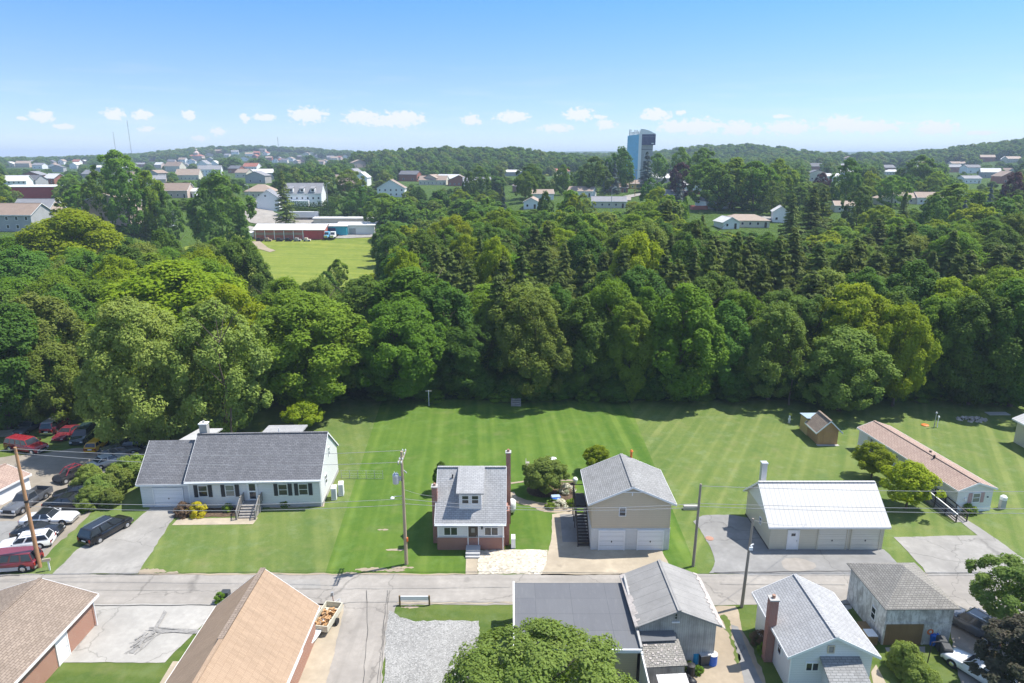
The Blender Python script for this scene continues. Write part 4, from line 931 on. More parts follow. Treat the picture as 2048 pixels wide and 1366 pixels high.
# bins by the barn
for px, py, m, l, r_ in ((1376, 1325, 'bin_green', 'pale grey-green barrel against the barn wall, leftmost of the barn bins', .26), (1389, 1325, 'bin_cyan', 'bright cyan-blue barrel against the barn wall', .34), (1424, 1329, 'bin_blue', 'royal blue barrel with a white rim at the right corner of the barn', .36), (1381, 1352, 'black', 'black barrel beside the tiny shed in front of the barn', .3)):
    p = P(px, py); b_ = thing('barrel', (p.x, p.y, 0), 0, l, 'barrel')
    MB().lathe((0, 0, 0), [(r_ * .85, 0), (r_ * .97, .1), (r_, .5), (r_ * .98, .95)], 14).build('barrel_body', m, b_, False)
    MB().lathe((0, 0, .951), [(r_ * 1.04, 0), (r_ * 1.04, .05), (r_ * .3, .09)], 14).build('lid', 'white_paint' if 'rim' in l else m, b_)
p = P(1406, 1328); b_ = thing('wheeled_bin', (p.x, p.y, 0), R(10), 'dark wheeled bin with grey lid between the two blue barrels', 'bin')
MB().hexa([(-.33, -.3, .05), (.33, -.3, .05), (.33, .3, .05), (-.33, .3, .05)], [(-.4, -.4, 1.05), (.4, -.4, 1.05), (.4, .38, 1.05), (-.4, .38, 1.05)]).build('bin_body', 'bin_dark', b_); MB().box(-.43, -.43, 1.051, .43, .4, 1.12).build('lid', 'trim_grey', b_)
for i, (px, py) in enumerate(((1366, 1358), (1374, 1366), (1384, 1372))):
    p = P(px, py); o = MB().lathe((0, 0, 0), [(.05, 0), (.35, .08), (.42, .3), (.28, .52), (.07, .6), (.1, .68)], 9).build('rubbish_bag', 'black', None, True); o.location = (p.x, p.y, 0); o.rotation_euler = (0, .15 * i, i)
    tag(o, 'tied black rubbish bag in the pile beside the tiny shed', 'rubbish bag', 'rubbish bags beside the tiny shed')

# --- building at the right edge, shed at left, small sheds among the trees
p = P(2025, 884); H = House('pole_barn', 'cream building with a white metal roof, cut off by the right edge of the photo', 'barn', p.x + 4.3, p.y - 11, 0, -4.2, 4.2, 0, 11, 3.5, 5.4, 'y', 'siding_cream', 'metal_white', .5, .4)
p = P(44, 985); H = House('shed', 'low white shed with a worn reddish roof at the left edge, by the wooden pole', 'shed', p.x - 3.3, p.y - 2.6, R(-12), -3.2, 3.2, -3.0, 4.0, 2.0, 2.9, 'y', 'white_paint', 'sh_pink', .25, .2)
MB().box(3.21, -1.2, .2, 3.26, 0.2, 1.8).build('door', 'white_paint', H.root)
p = P(32, 838); H = House('shed', 'small white barn-shaped shed half hidden by trees behind the car lot', 'shed', p.x, p.y, R(25), -2.0, 2.0, 0, 4.5, 2.6, 3.9, 'y', 'siding_white', 'sh_light', .2, .2)
MB().tube((.6, -.02, 2.9), (.6, -.06, 2.9), .15).build('vent', 'black', H.root)
# ------------------------------------------------------------ vehicles
for nm, c in (('red', (.26, .022, .03)), ('maroon', (.17, .025, .035)), ('black', (.012, .013, .016)), ('navy', (.02, .028, .05)), ('greenblue', (.02, .04, .045)), ('yellow', (.62, .33, .01)),
              ('white', (.72, .73, .74)), ('silver', (.42, .44, .46)), ('grey', (.10, .105, .115)), ('blue', (.06, .18, .34)), ('tan', (.36, .3, .25))): M['car_' + nm] = glossy('car_' + nm, c)
M['headlamp'] = glossy('headlamp', (.65, .67, .7), .1); M['taillamp'] = glossy('taillamp', (.35, .01, .015), .2)
KIND = {  # L, W, H, hood z, belt z, x of: windscreen base, roof front, roof rear, rear glass base ; tail z ; wheel r ; side panes
 'sedan':   (4.7, 1.80, 1.43, .86, .95,  .95,  .30, -.95, -1.65, .98, .33, 2),
 'coupe':   (4.6, 1.82, 1.36, .84, .93,  .85,  .10, -.90, -1.80, .97, .34, 1),
 'classic': (5.4, 1.98, 1.36, .84, .88,  .75,  .20, -1.0, -1.70, .86, .35, 2),
 'wagon':   (4.8, 1.82, 1.50, .90, .97,  1.0,  .35, -1.95, -2.28, .97, .34, 3),
 'hatch':   (4.1, 1.70, 1.42, .88, .95,  .90,  .30, -1.60, -1.98, .95, .31, 3),
 'suv':     (4.9, 1.90, 1.78, 1.05, 1.12, 1.1,  .50, -2.05, -2.38, 1.12, .38, 3),
 'suburban':(5.7, 2.00, 1.88, 1.12, 1.18, 1.35, .75, -2.50, -2.78, 1.18, .40, 4),
 'minivan': (5.1, 1.98, 1.75, 1.00, 1.08, 1.55, .70, -2.15, -2.48, 1.08, .35, 3),
 'van':     (5.0, 1.95, 1.90, 1.08, 1.14, 1.5, .85, -2.15, -2.42, 1.14, .37, 3),
}
def loft(mb, st, ring):
    base = len(mb.v); n = None
    for s_ in st:
        r_ = ring(*s_); n = len(r_); mb.v += r_
    for i in range(len(st) - 1):
        for k in range(n - 1): a = base + i * n + k; mb.f.append((a, a + 1, a + n + 1, a + n))
        a = base + i * n; mb.f.append((a + n - 1, a, a + n, a + 2 * n - 1))
    mb.f.append(tuple(base + k for k in range(n))); mb.f.append(tuple(base + (len(st) - 1) * n + k for k in reversed(range(n))))
def make_car(name, kind, col, loc, heading, label, cat='car', group=None, roofcol=None, lowcol=None, glass='glass', rims='chrome', z=0.0, rack=False):
    L, Wd, Hh, zh, zb, xw, xrf, xrr, xrb, ztl, wr, np_ = KIND[kind]
    root = thing(name, (loc[0], loc[1], z), heading, label, cat, group); h = L / 2; w = Wd / 2; zc = .24
    def ring(x, w_, z0, z1):
        sh = min(.12, (z1 - z0) * .3)
        half = [(w_ * .86, z0), (w_ * .98, z0 + .12), (w_, (z0 + z1) / 2), (w_ * .975, z1 - sh), (w_ * .88, z1 - sh * .25), (w_ * .55, z1 + .015)]
        return [(x, y_, z_) for y_, z_ in half] + [(x, -y_, z_) for y_, z_ in reversed(half)]
    zf = zh * .80
    st = [(h, w * .80, .38, zf * .82), (h - .07, w * .90, .3, zf), (h - .3, w * .97, zc, zh * .95), (h - .8, w, zc, zh), (xw, w, zc, zb), (0, w, zc, zb), (xrb, w, zc, ztl), (-h + .3, w * .97, zc, ztl * (.96 if ztl < 1 else .98)), (-h + .07, w * .92, .32, ztl * .9), (-h, w * .84, .4, ztl * .76)]
    mb = MB(); loft(mb, st, ring); mb.build('body', 'car_' + col, root, True)
    if lowcol:
        m2 = MB()
        for s_ in (-1, 1): m2.box(-h + .35, s_ * w - .012 if s_ > 0 else -w - .02, .3, h - .35, s_ * w + .02 if s_ > 0 else -w + .012, .66)
        m2.build('lower_panel', 'car_' + lowcol, root)
    # greenhouse
    wb, wt_ = w * .93, w * .74; zt_ = Hh
    zbr = zb + .01
    def cab(x, ww, z_): return [(x, ww, z_), (x, -ww, z_)]
    b = [(xw, -wb, zb - .06), (xw, wb, zb - .06), (xrb, wb, ztl - .06), (xrb, -wb, ztl - .06)]
    m3 = MB(); t = [(xrf, -wt_, zt_ - .06), (xrf, wt_, zt_ - .06), (xrr, wt_, zt_ - .06), (xrr, -wt_, zt_ - .06)]
    m3.hexa(b, t); cabin = m3.build('cabin', 'car_' + col, root)
    mr = MB(); mr.hexa([(xrf + .03, -wt_ - .02, zt_ - .061), (xrf + .03, wt_ + .02, zt_ - .061), (xrr - .03, wt_ + .02, zt_ - .061), (xrr - .03, -wt_ - .02, zt_ - .061)], [(xrf - .12, -wt_ + .1, zt_), (xrf - .12, wt_ - .1, zt_), (xrr + .12, wt_ - .1, zt_), (xrr + .12, -wt_ + .1, zt_)])
    mr.build('roof', 'car_' + (roofcol or col), root, False)
    if rack:
        k = MB()
        for s_ in (-1, 1): k.beam((xrf - .3, s_ * (wt_ - .12), zt_ + .07), (xrr + .3, s_ * (wt_ - .12), zt_ + .07), .05, .04)
        k.build('roof_rack', 'chrome', root)
    def pane(nm, p00, p10, p11, p01, off, inset=.07):
        P0, P1, P2, P3 = map(Vector, (p00, p10, p11, p01)); c = (P0 + P1 + P2 + P3) / 4; nrm_ = (P1 - P0).cross(P3 - P0).normalized()
        if nrm_.dot(off) < 0: nrm_ = -nrm_
        q = [p + (c - p) * inset + nrm_ * .012 for p in (P0, P1, P2, P3)]; m = MB(); m.hexa([p - nrm_ * .01 for p in q], q); m.build(nm, glass, root)
    pane('windscreen', b[0], b[1], t[1], t[0], Vector((1, 0, .5)), .09)
    pane('rear_window', b[3], b[2], t[2], t[3], Vector((-1, 0, .5)), .12)
    for s_ in (-1, 1):
        B0, B1 = Vector((xw, s_ * wb, zb)), Vector((xrb, s_ * wb, max(zb, ztl) )); T0, T1 = Vector((xrf, s_ * wt_, zt_ - .06)), Vector((xrr, s_ * wt_, zt_ - .06))
        for k in range(np_):
            f0, f1 = k / np_ + .012, (k + 1) / np_ - .012
            pane('side_window', B0.lerp(B1, f0), B0.lerp(B1, f1), T0.lerp(T1, f1), T0.lerp(T1, f0), Vector((0, s_, .3)), .1)
        MB().box(xw - .25, s_ * (w + .02) - .0, zb - .02, xw - .1, s_ * (w + .2) if s_ > 0 else s_ * (w + .2), zb + .13).build('mirror', 'car_' + col, root)
    for sx_ in (1, -1):
        for s_ in (-1, 1):
            x = sx_ * (h - .88 if sx_ > 0 else h - 1.0)
            MB().tube((x, s_ * (w - .28), wr), (x, s_ * (w + .012), wr), wr * 1.16, n=20).build('wheel_arch', 'rubber', root)
            wh = MB().tube((x, s_ * (w - .2), wr), (x, s_ * (w + .03), wr), wr, n=20).build('wheel', 'rubber', root)
            MB().tube((x, s_ * (w + .02), wr), (x, s_ * (w + .045), wr), wr * .62, wr * .5, n=14).build('rim', rims, wh)
    for s_ in (-1, 1):
        MB().box(h - .14, s_ * w * .66 - .16, zf * .66, h + .005, s_ * w * .66 + .16, zf * .84).build('headlight', 'headlamp', root)
        MB().box(-h - .012, s_ * w * .78 - .1, ztl * .52, -h + .16, s_ * w * .78 + .1, ztl * .8).build('taillight', 'taillamp', root)
    MB().box(h - .1, -w * .84, .3, h + .06, w * .84, .5).build('bumper', 'chrome' if kind in ('classic', 'suburban', 'van') else 'car_' + col, root)
    MB().box(-h - .06, -w * .86, .32, -h + .1, w * .86, .52).build('bumper', 'chrome' if kind in ('classic', 'suburban', 'van') else 'car_' + col, root)
    MB().box(h - .06, -w * .4, zf * .5, h + .012, w * .4, zf * .82).build('grille', 'black', root)
    MB().box(-h - .03, -.26, .56, -h + .05, .26, .7).build('licence_plate', 'white_paint', root)
    return root
def make_pickup(name, col, loc, heading, label, z=0):
    root = thing(name, (loc[0], loc[1], z), heading, label, 'pickup'); L, Wd = 5.5, 1.95; h, w = L / 2, Wd / 2
    def ring(x, w_, z0, z1):
        half = [(w_ * .86, z0), (w_ * .98, z0 + .12), (w_, (z0 + z1) / 2), (w_ * .98, z1 - .1), (w_ * .9, z1)]
        return [(x, y_, z_) for y_, z_ in half] + [(x, -y_, z_) for y_, z_ in reversed(half)]
    m = MB(); loft(m, [(h, w * .82, .42, .78), (h - .08, w * .92, .35, .95), (h - .5, w, .3, 1.03), (.9, w, .3, 1.08), (-.62, w, .3, 1.08)], ring); m.build('body', 'car_' + col, root, True)
    m = MB(); m.box(-h, -w, .4, -.63, w, .62)
    for s_ in (-1, 1): m.box(-h, s_ * w - (0 if s_ < 0 else .1), .621, -.63, s_ * w + (.1 if s_ < 0 else 0), 1.1)
    m.box(-h, -w + .1, .621, -h + .08, w - .1, 1.08); m.box(-.72, -w + .1, .621, -.63, w - .1, 1.1); m.build('cargo_bed', 'car_' + col, root)
    MB().box(-h + .09, -w + .11, .63, -.73, w - .11, .66).build('bed_liner', 'black', root)
    b = [(1.0, -w * .93, 1.04), (1.0, w * .93, 1.04), (-.62, w * .93, 1.04), (-.62, -w * .93, 1.04)]; t = [(.4, -w * .76, 1.68), (.4, w * .76, 1.68), (-.5, w * .76, 1.68), (-.5, -w * .76, 1.68)]
    MB().hexa(b, t).build('cabin', 'car_' + col, root); MB().hexa(t, [(p[0] * .9, p[1] * .9, 1.74) for p in t]).build('roof', 'car_' + col, root)
    def q(nm, A, B, C, D, n):
        A, B, C, D = map(Vector, (A, B, C, D)); c = (A + B + C + D) / 4; n = Vector(n); pts = [p + (c - p) * .1 + n * .015 for p in (A, B, C, D)]; MB().hexa([p - n * .01 for p in pts], pts).build(nm, 'glass', root)
    q('windscreen', b[0], b[1], t[1], t[0], (.73, 0, .68)); q('rear_window', b[3], b[2], t[2], t[3], (-1, 0, .2))
    q('side_window', b[0], b[3], t[3], t[0], (0, -.96, .26)); q('side_window', b[1], b[2], t[2], t[1], (0, .96, .26))
    for x in (h - .95, -h + 1.15):
        for s_ in (-1, 1):
            MB().tube((x, s_ * (w - .28), .38), (x, s_ * (w + .012), .38), .45, n=20).build('wheel_arch', 'rubber', root)
            wh = MB().tube((x, s_ * (w - .2), .38), (x, s_ * (w + .03), .38), .38, n=20).build('wheel', 'rubber', root); MB().tube((x, s_ * (w + .02), .38), (x, s_ * (w + .05), .38), .23, .19, n=14).build('rim', 'chrome', wh)
    for s_ in (-1, 1):
        MB().box(h - .12, s_ * w * .7 - .16, .68, h + .006, s_ * w * .7 + .16, .88).build('headlight', 'headlamp', root); MB().box(-h - .015, s_ * w * .9 - .08, .66, -h + .05, s_ * w * .9 + .07, .98).build('taillight', 'taillamp', root)
    MB().box(h - .08, -w * .9, .36, h + .1, w * .9, .56).build('bumper', 'chrome', root); MB().box(-h - .14, -w * .9, .4, -h - .001, w * .9, .55).build('bumper', 'chrome', root); MB().box(h - .07, -w * .5, .6, h + .01, w * .5, .9).build('grille', 'black', root)
    return root
def between(rear, front):
    a, b = P(*rear), P(*front); return ((a + b) / 2), math.atan2((b - a).y, (b - a).x)
LOT = [
 ('parked_car', 'sedan', 'grey', (85,850), (38,872), 'dark grey sedan at the back of the car lot, nearest the left edge', {}),
 ('parked_van', 'van', 'maroon', (93,873), (132,846), 'boxy maroon van with a grey roof, at the back of the car lot', dict(roofcol='silver')),
 ('parked_car', 'coupe', 'maroon', (160,857), (110,889), 'dull maroon coupe facing the camera between the boxy van and the dark minivan', {}),
 ('parked_van', 'minivan', 'greenblue', (185,862), (150,896), 'dark blue-green minivan between the maroon coupe and the yellow hatchback', {}),
 ('parked_car', 'hatch', 'yellow', (180,909), (214,883), 'bright yellow hatchback seen from behind', {}),
 ('parked_suv', 'suburban', 'red', (8,894), (103,908), 'long red sport utility wagon facing right behind the left shed', {}),
 ('parked_car', 'sedan', 'navy', (238,902), (298,893), 'dark blue sedan in the tree shade nearest the ranch garage', {}),
 ('parked_car', 'wagon', 'grey', (214,918), (262,906), 'dark grey wagon in the tree shade behind the green bushes', {}),
 ('parked_car', 'sedan', 'silver', (192,938), (244,921), 'silver sedan mostly hidden by the green bushes', {}),
 ('parked_car', 'sedan', 'black', (182,986), (126,997), 'black sedan tucked against the bushes behind the old black hardtop', {}),
 ('parked_car', 'classic', 'black', (88,1013), (198,1011), 'old black hardtop with a long hood, two rows behind the white hardtop', {}),
 ('parked_car', 'classic', 'white', (44,1046), (157,1042), 'old white hardtop with a black vinyl roof', dict(roofcol='black')),
 ('parked_car', 'coupe', 'black', (34,1072), (121,1068), 'rounded black coupe between the white hardtop and the white wagon', {}),
 ('parked_car', 'wagon', 'white', (105,1087), (2,1102), 'white station wagon with red tail lights next to the wooden pole', dict(rack=True)),
 ('parked_suv', 'suburban', 'maroon', (72,1133), (-40,1141), 'two-tone maroon and silver sport utility wagon at the left edge by the street', dict(lowcol='silver')),
 ('parked_van', 'minivan', 'black', (186,1084), (241,1053), 'black minivan parked alone at the edge of the pale driveway', dict(rack=True)),
]
for nm, kd, c, r_, f_, lb, kw in LOT:
    p, hd = between(r_, f_); make_car(nm, kd, c, p, hd, lb, 'van' if 'van' in nm else 'car', None, **kw)
p, hd = between((88,991), (22,1033)); make_pickup('pickup_truck', 'grey', p, hd, 'dark grey pickup truck facing the street in the left car lot')
# stripped off-road buggy
p, hd = between((170,946), (118,968)); bu = thing('buggy', (p.x, p.y, 0), hd, 'stripped black off-road buggy with a red roll cage', 'buggy')
MB().hexa([(-1.9, -.75, .45), (1.9, -.7, .45), (1.9, .7, .45), (-1.9, .75, .45)], [(-1.8, -.7, .85), (1.5, -.55, .95), (1.5, .55, .95), (-1.8, .7, .85)]).build('body', 'black', bu)
k = MB()
for s_ in (-.62, .62): k.tube((1.0, s_, .9), (.4, s_ * .8, 1.55), .05).tube((.4, s_ * .8, 1.55), (-.9, s_ * .8, 1.55), .05).tube((-.9, s_ * .8, 1.55), (-1.6, s_, .85), .05)
k.tube((.4, -.5, 1.55), (.4, .5, 1.55), .05).tube((-.9, -.5, 1.55), (-.9, .5, 1.55), .05).tube((-.9, -.5, 1.55), (.4, .5, 1.55), .04); k.build('roll_cage', 'car_red', bu)
for x in (1.35, -1.3):
    for s_ in (-1, 1): wh = MB().tube((x, s_ * .72, .42), (x, s_ * 1.0, .42), .42, n=16).build('wheel', 'rubber', bu); MB().tube((x, s_ * 1.0, .42), (x, s_ * 1.02, .42), .2, n=12).build('rim', 'metal_grey', wh)
MB().box(-.7, -.5, .86, .3, .5, 1.2).build('seat', 'black', bu)
p, hd = between((1932,1250), (1962,1292)); make_car('parked_suv', 'suv', 'grey', (P(1945,1262).x, P(1945,1262).y), R(-62) + math.pi, 'dark grey sport utility car parked beside the peeling white garage', 'car', rack=True)
make_car('parked_car', 'sedan', 'white', (P(1955,1352).x, P(1955,1352).y), R(-62) + math.pi, 'white sedan under the dark-leaved tree at the bottom right corner', 'car')

M['pole_tan'] = plain('pole_tan', (.40, .31, .21), .85, .3, 4, stretch=(1, 1, .08))
# ------------------------------------------------------------ poles, wires, street things
def pole(name, base, h, r0, r1, mat, label, lean=(0, 0)):
    t = thing(name, (base.x, base.y, 0), 0, label, 'utility pole', None)
    MB().tube((0, 0, -.5), (lean[0], lean[1], h), r0, r1, 12).build('shaft', mat, t); return t
b1 = P(80, 1135); t1 = pole('utility_pole', b1, 12.4, .2, .12, 'pole_wood', 'tall orange-brown wooden utility pole at the left, beside the mailbox', (-.1, .1))
MB().tube((0, .0, 6.9), (0, 0, 7.1), .2).build('band', 'black', t1)
b2 = P(813, 1129); t2 = pole('utility_pole', b2, 11.8, .18, .11, 'pole_tan', 'utility pole with a transformer and street lamp on the left of the middle lot', (0, .05))
MB().box(-.16, -1.3, 11.1, -.06, 1.5, 11.22).box(.1, -1.3, 11.1, .2, 1.5, 11.22).build('crossarm', 'pole_grey', t2)
k = MB(); [k.lathe((x, y, 11.22), [(.05, 0), (.07, .1), (.03, .2)], 8) for x in (-.11, .15) for y in (-1.2, 1.4, -.5, .7)]; k.build('insulator', 'white_paint', t2)
tr = MB().lathe((-.62, -.05, 8.6), [(.25, 0), (.3, .06), (.3, .85), (.26, .95)], 16).build('transformer', 'galv', t2, False)
MB().lathe((-.72, -.05, 9.55), [(.05, 0), (.07, .1), (.03, .22)], 8).lathe((-.5, -.05, 9.55), [(.05, 0), (.07, .1), (.03, .22)], 8).build('bushing', 'white_paint', tr); MB().box(-.35, -.12, 8.9, -.1, .02, 9.3).build('bracket', 'metal_grey', tr)
MB().tube((-.1, 0, 7.3), (-.8, -.4, 7.45), .035).build('lamp_arm', 'metal_grey', t2); MB().lathe((-.95, -.48, 7.3), [(.02, -.1), (.17, -.04), (.2, .06), (.1, .16)], 10).build('lamp_head', 'white_paint', t2)
MB().box(.1, -.1, 2.5, .25, .1, 2.9).build('meter_box', 'orange', t2); MB().tube((.4, .1, 9.6), (.1, .1, 9.9), .05).build('bracket', 'metal_grey', t2)
b3 = P(1386, 1133); t3 = pole('utility_pole', b3, 8.7, .15, .1, 'pole_grey', 'plain grey wooden pole between the two garages', (.12, 0))
b4 = P(1483, 1215); t4 = pole('utility_pole', b4, 8.6, .15, .09, 'pole_grey', 'leaning grey wooden pole on the near side of the street', (.25, .1))
MB().box(.1, -.15, 5.7, .4, .15, 6.0).tube((.2, 0, 6.1), (.5, .05, 6.2), .06).build('bracket', 'white_paint', t4)
offl = Vector((-95, 57, 0)); b5 = Vector((88, 57.6, 0)); 
def wire(a, b, sag, label, r=.022):
    mb = MB(); n = 24; a, b = Vector(a), Vector(b); pr = a
    for i in range(1, n + 1):
        t = i / n; q = a.lerp(b, t) - Vector((0, 0, 4 * sag * t * (1 - t))); mb.tube(pr, q, r, n=5, caps=False); pr = q
    o = mb.build('overhead_wire', 'wire'); tag(o, label, 'wire', None)
top = lambda b, z, dy=0, dx=0: (b.x + dx, b.y + dy, z)
wire(top(b1, 12.3), top(b2, 11.3, 1.4), .6, 'upper overhead wire from the orange-brown pole to the far end of the transformer pole crossarm')
wire(top(b1, 11.9), top(b2, 11.3, -1.2), .7, 'overhead wire from the orange-brown pole to the near end of the transformer pole crossarm')
wire(top(b1, 7.0), top(b2, 7.0), .5, 'lower overhead wire between the orange-brown pole and the transformer pole')
wire(top(b1, 6.5), top(b2, 6.4), .55, 'lowest overhead wire between the orange-brown pole and the transformer pole')
wire(top(b2, 7.0), top(b3, 6.7), .7, 'upper of the two wires passing in front of the beige two-storey garage')
wire(top(b2, 6.5), top(b3, 6.3), .5, 'lower of the two wires passing in front of the beige two-storey garage')
wire(top(b3, 8.5), top(b5, 9.2), .9, 'upper overhead wire running right from the plain grey pole')
wire(top(b3, 6.7), top(b5, 7.0), .7, 'middle overhead wire running right from the plain grey pole')
wire(top(b3, 6.4), top(b5, 6.5), .8, 'lowest overhead wire running right from the plain grey pole')
wire(top(b4, 8.5, 0, .3), (29, 60.3, 3.0), .3, 'service wire dropping from the leaning grey pole to the cream garage', .015)
wire(top(b2, 8.0), (-7.2, 62.5, 4.8), .2, 'service wire from the transformer pole down to the small brick-based house', .015)
wire(top(b1, 12.2), (offl.x, 57, 12), .8, 'overhead wire leaving the orange-brown pole towards the left edge')
# mailbox
p = P(100, 1141); mbx = thing('mailbox', (p.x, p.y, 0), R(20), 'pale mailbox on a white post beside the orange-brown pole', 'mailbox')
MB().box(-.06, -.06, 0, .06, .06, 1.15).build('post', 'white_paint', mbx); MB().hexa([(-.45, -.12, 1.05), (.2, -.12, 1.05), (.2, .12, 1.05), (-.45, .12, 1.05)], [(-.45, -.08, 1.3), (.2, -.08, 1.3), (.2, .08, 1.3), (-.45, .08, 1.3)]).build('box', 'tan_concrete', mbx)
# well-house style post
p = P(2003, 1017); wp = thing('capped_post', (p.x, p.y, 0), 0, 'short grey post with a white rounded cap right of the mobile home', 'post')
MB().box(-.28, -.22, 0, .28, .22, 1.1).build('post', 'trim_grey', wp); MB().lathe((0, 0, 1.101), [(.36, 0), (.36, .35), (.2, .5), (.05, .55)], 8).build('cap', 'white_paint', wp)
# barrier at alley
a, b = P(800, 1211), P(859, 1211); br = thing('barrier', (a.x, a.y, 0), 0, 'low barrier with a white board between two brown posts by the alley', 'barrier')
d = b - a
MB().box(-.07, -.07, 0, .07, .07, 1.0).build('post', 'board_brown', br); MB().box(d.x - .07, d.y - .07, 0, d.x + .07, d.y + .07, 1.0).build('post', 'board_brown', br); MB().box(.08, -.05, .55, d.x - .08, .03, .95).build('rail', 'white_paint', br)
# hand pump like pipe stand
p = P(669, 1216); pu = thing('pipe_stand', (p.x, p.y, 0), 0, 'thin rusty pipe stand with a grey spout at the alley corner', 'pipe stand')
MB().tube((0, 0, 0), (-.1, 0, 1.3), .04).build('pipe', 'orange_brick', pu); MB().hexa([(-.25, -.1, 1.2), (0, -.1, 1.25), (0, .1, 1.25), (-.25, .1, 1.2)], [(-.2, -.1, 1.55), (0, -.1, 1.6), (0, .1, 1.6), (-.2, .1, 1.55)]).build('spout', 'metal_grey', pu); MB().beam((.15, 0, .02), (.4, -.7, .02), .08, .05).build('brace', 'orange_brick', pu)
# firewood trailer
p = P(655, 1247); tl = thing('firewood_trailer', (p.x, p.y, 0), R(-9), 'small white-sided trailer filled with split firewood beside the brown-roofed brick house', 'trailer')
tb = MB().box(-.75, -1.6, .45, .75, 1.6, .5).box(-.75, -1.6, .501, -.68, 1.6, 1.0).box(.68, -1.6, .501, .75, 1.6, 1.0).box(-.68, -1.6, .501, .68, -1.53, 1.0).box(-.68, 1.53, .501, .68, 1.6, 1.0).build('tray', 'siding_cream', tl)
MB().beam((-.5, 1.6, .5), (0, 2.7, .5), .08, .08).beam((.5, 1.6, .5), (0, 2.7, .5), .08, .08).build('drawbar', 'trim_grey', tl)
for s_ in (-1, 1): wh = MB().tube((s_ * .78, 0, .3), (s_ * .95, 0, .3), .3, n=16).build('wheel', 'rubber', tl)
fw = MB(); rr = random.Random(3)
for i in range(90):
    x, y, z = rr.uniform(-.5, .5), rr.uniform(-1.4, .9), rr.uniform(.55, 1.02); a_ = rr.uniform(0, 3.1); L_ = rr.uniform(.12, .2); fw.beam((x - L_ * math.cos(a_), y - L_ * math.sin(a_), z), (x + L_ * math.cos(a_), y + L_ * math.sin(a_), z + rr.uniform(-.06, .06)), .1, .1)
o = fw.build('firewood', 'board_cedar'); o.location = tl.location; o.rotation_euler = tl.rotation_euler; tag(o, 'split firewood heaped in the small trailer', 'firewood', kind='stuff')
p = P(641, 1243); ld = thing('cargo_box', (p.x - .2, p.y + .2, 0), R(-9), 'low dark metal box between the firewood trailer and the brick house', 'box'); MB().box(-.35, -.7, 0, .35, .7, .6).build('body', 'bin_dark', ld); MB().box(-.38, -.73, .601, .38, .73, .66).build('lid', 'black', ld)
p = P(628, 1278); bt = thing('boat_hull', (p.x, p.y, 0), R(-14), 'small white boat hull leaning by the brick house wall', 'boat')
m = MB(); loft(m, [(-1.5, .45, .1, .6), (-.5, .55, .05, .62), (.6, .5, .05, .66), (1.4, .2, .2, .75), (1.75, .03, .45, .8)], lambda x, w, z0, z1: [(w, x, z1), (w * .8, x, (z0 + z1) / 2), (0.01, x, z0), (-w * .8, x, (z0 + z1) / 2), (-w, x, z1)]); m.build('hull', 'white_paint', bt, True)
p = P(452, 1196); pt = thing('planter', (p.x, p.y, 0), 0, 'dark square planter by the far-left corner of the tan-roofed brick house', 'planter'); MB().box(-.35, -.3, 0, .35, .3, .7).build('pot', 'bin_dark', pt)
# manhole, slab, drain in right driveway
p = P(1419, 1078); o = MB().lathe((0, 0, 0), [(.42, 0), (.42, .03), (.38, .035)], 20).build('manhole_cover', 'orange_brick'); o.location = (p.x, p.y, .06); tag(o, 'round rusty manhole cover in the cracked asphalt driveway', 'manhole cover')
p = P(1382, 1019); o = MB().box(-.85, -.2, 0, .85, .2, .5).build('concrete_trough', 'foundation'); o.location = (p.x, p.y, 0); tag(o, 'low grey concrete trough on the grass right of the beige garage', 'trough')
# garden things in the middle lot
p = P(1111, 1004); tb_ = thing('garden_table', (p.x, p.y, 0), R(5), 'round garden table with a blue top in the flower bed', 'table')
MB().box(-.48, -.32, .72, .48, .32, .77).build('tabletop', 'pale_blue', tb_); [MB().tube((x, y, 0), (x, y, .72), .03).build('leg', 'black', tb_) for x in (-.4, .4) for y in (-.25, .25)]; MB().lathe((0,0,.6),[(.55,0),(.58,.05),(.5,.1)],14).build('rim','bin_blue',tb_)
p = P(1055, 935); bc = thing('bench', (p.x, p.y, 0), R(88), 'grey garden bench on the lawn left of the round tree', 'bench'); MB().box(-.8, -.22, .4, .8, .22, .46).build('seat', 'grey_wood', bc); MB().box(-.8, .18, .5, .8, .24, .9).build('backrest', 'grey_wood', bc); [MB().box(x - .04, y - .04, 0, x + .04, y + .04, .4).build('leg', 'grey_wood', bc) for x in (-.7, .7) for y in (-.18, .18)]
p = P(1106, 928); bb = thing('bird_bath', (p.x, p.y, 0), 0, 'white bird bath on the lawn behind the round tree', 'bird bath'); MB().lathe((0, 0, 0), [(.25, 0), (.1, .12), (.08, .6), (.12, .62)], 10).build('pedestal', 'white_paint', bb); MB().lathe((0, 0, .621), [(.1, 0), (.45, .12), (.45, .16), (.2, .1)], 14).build('basin', 'white_paint', bb)
p = P(1150, 968); fl = MB().lathe((0, 0, 0), [(.2, 0), (.25, .4), (.35, .6), (.2, .85)], 8).build('flower_pot', 'white_paint', None, True); fl.location = (p.x, p.y, 0); tag(fl, 'white flower pot beside the top of the outside stair', 'flower pot')
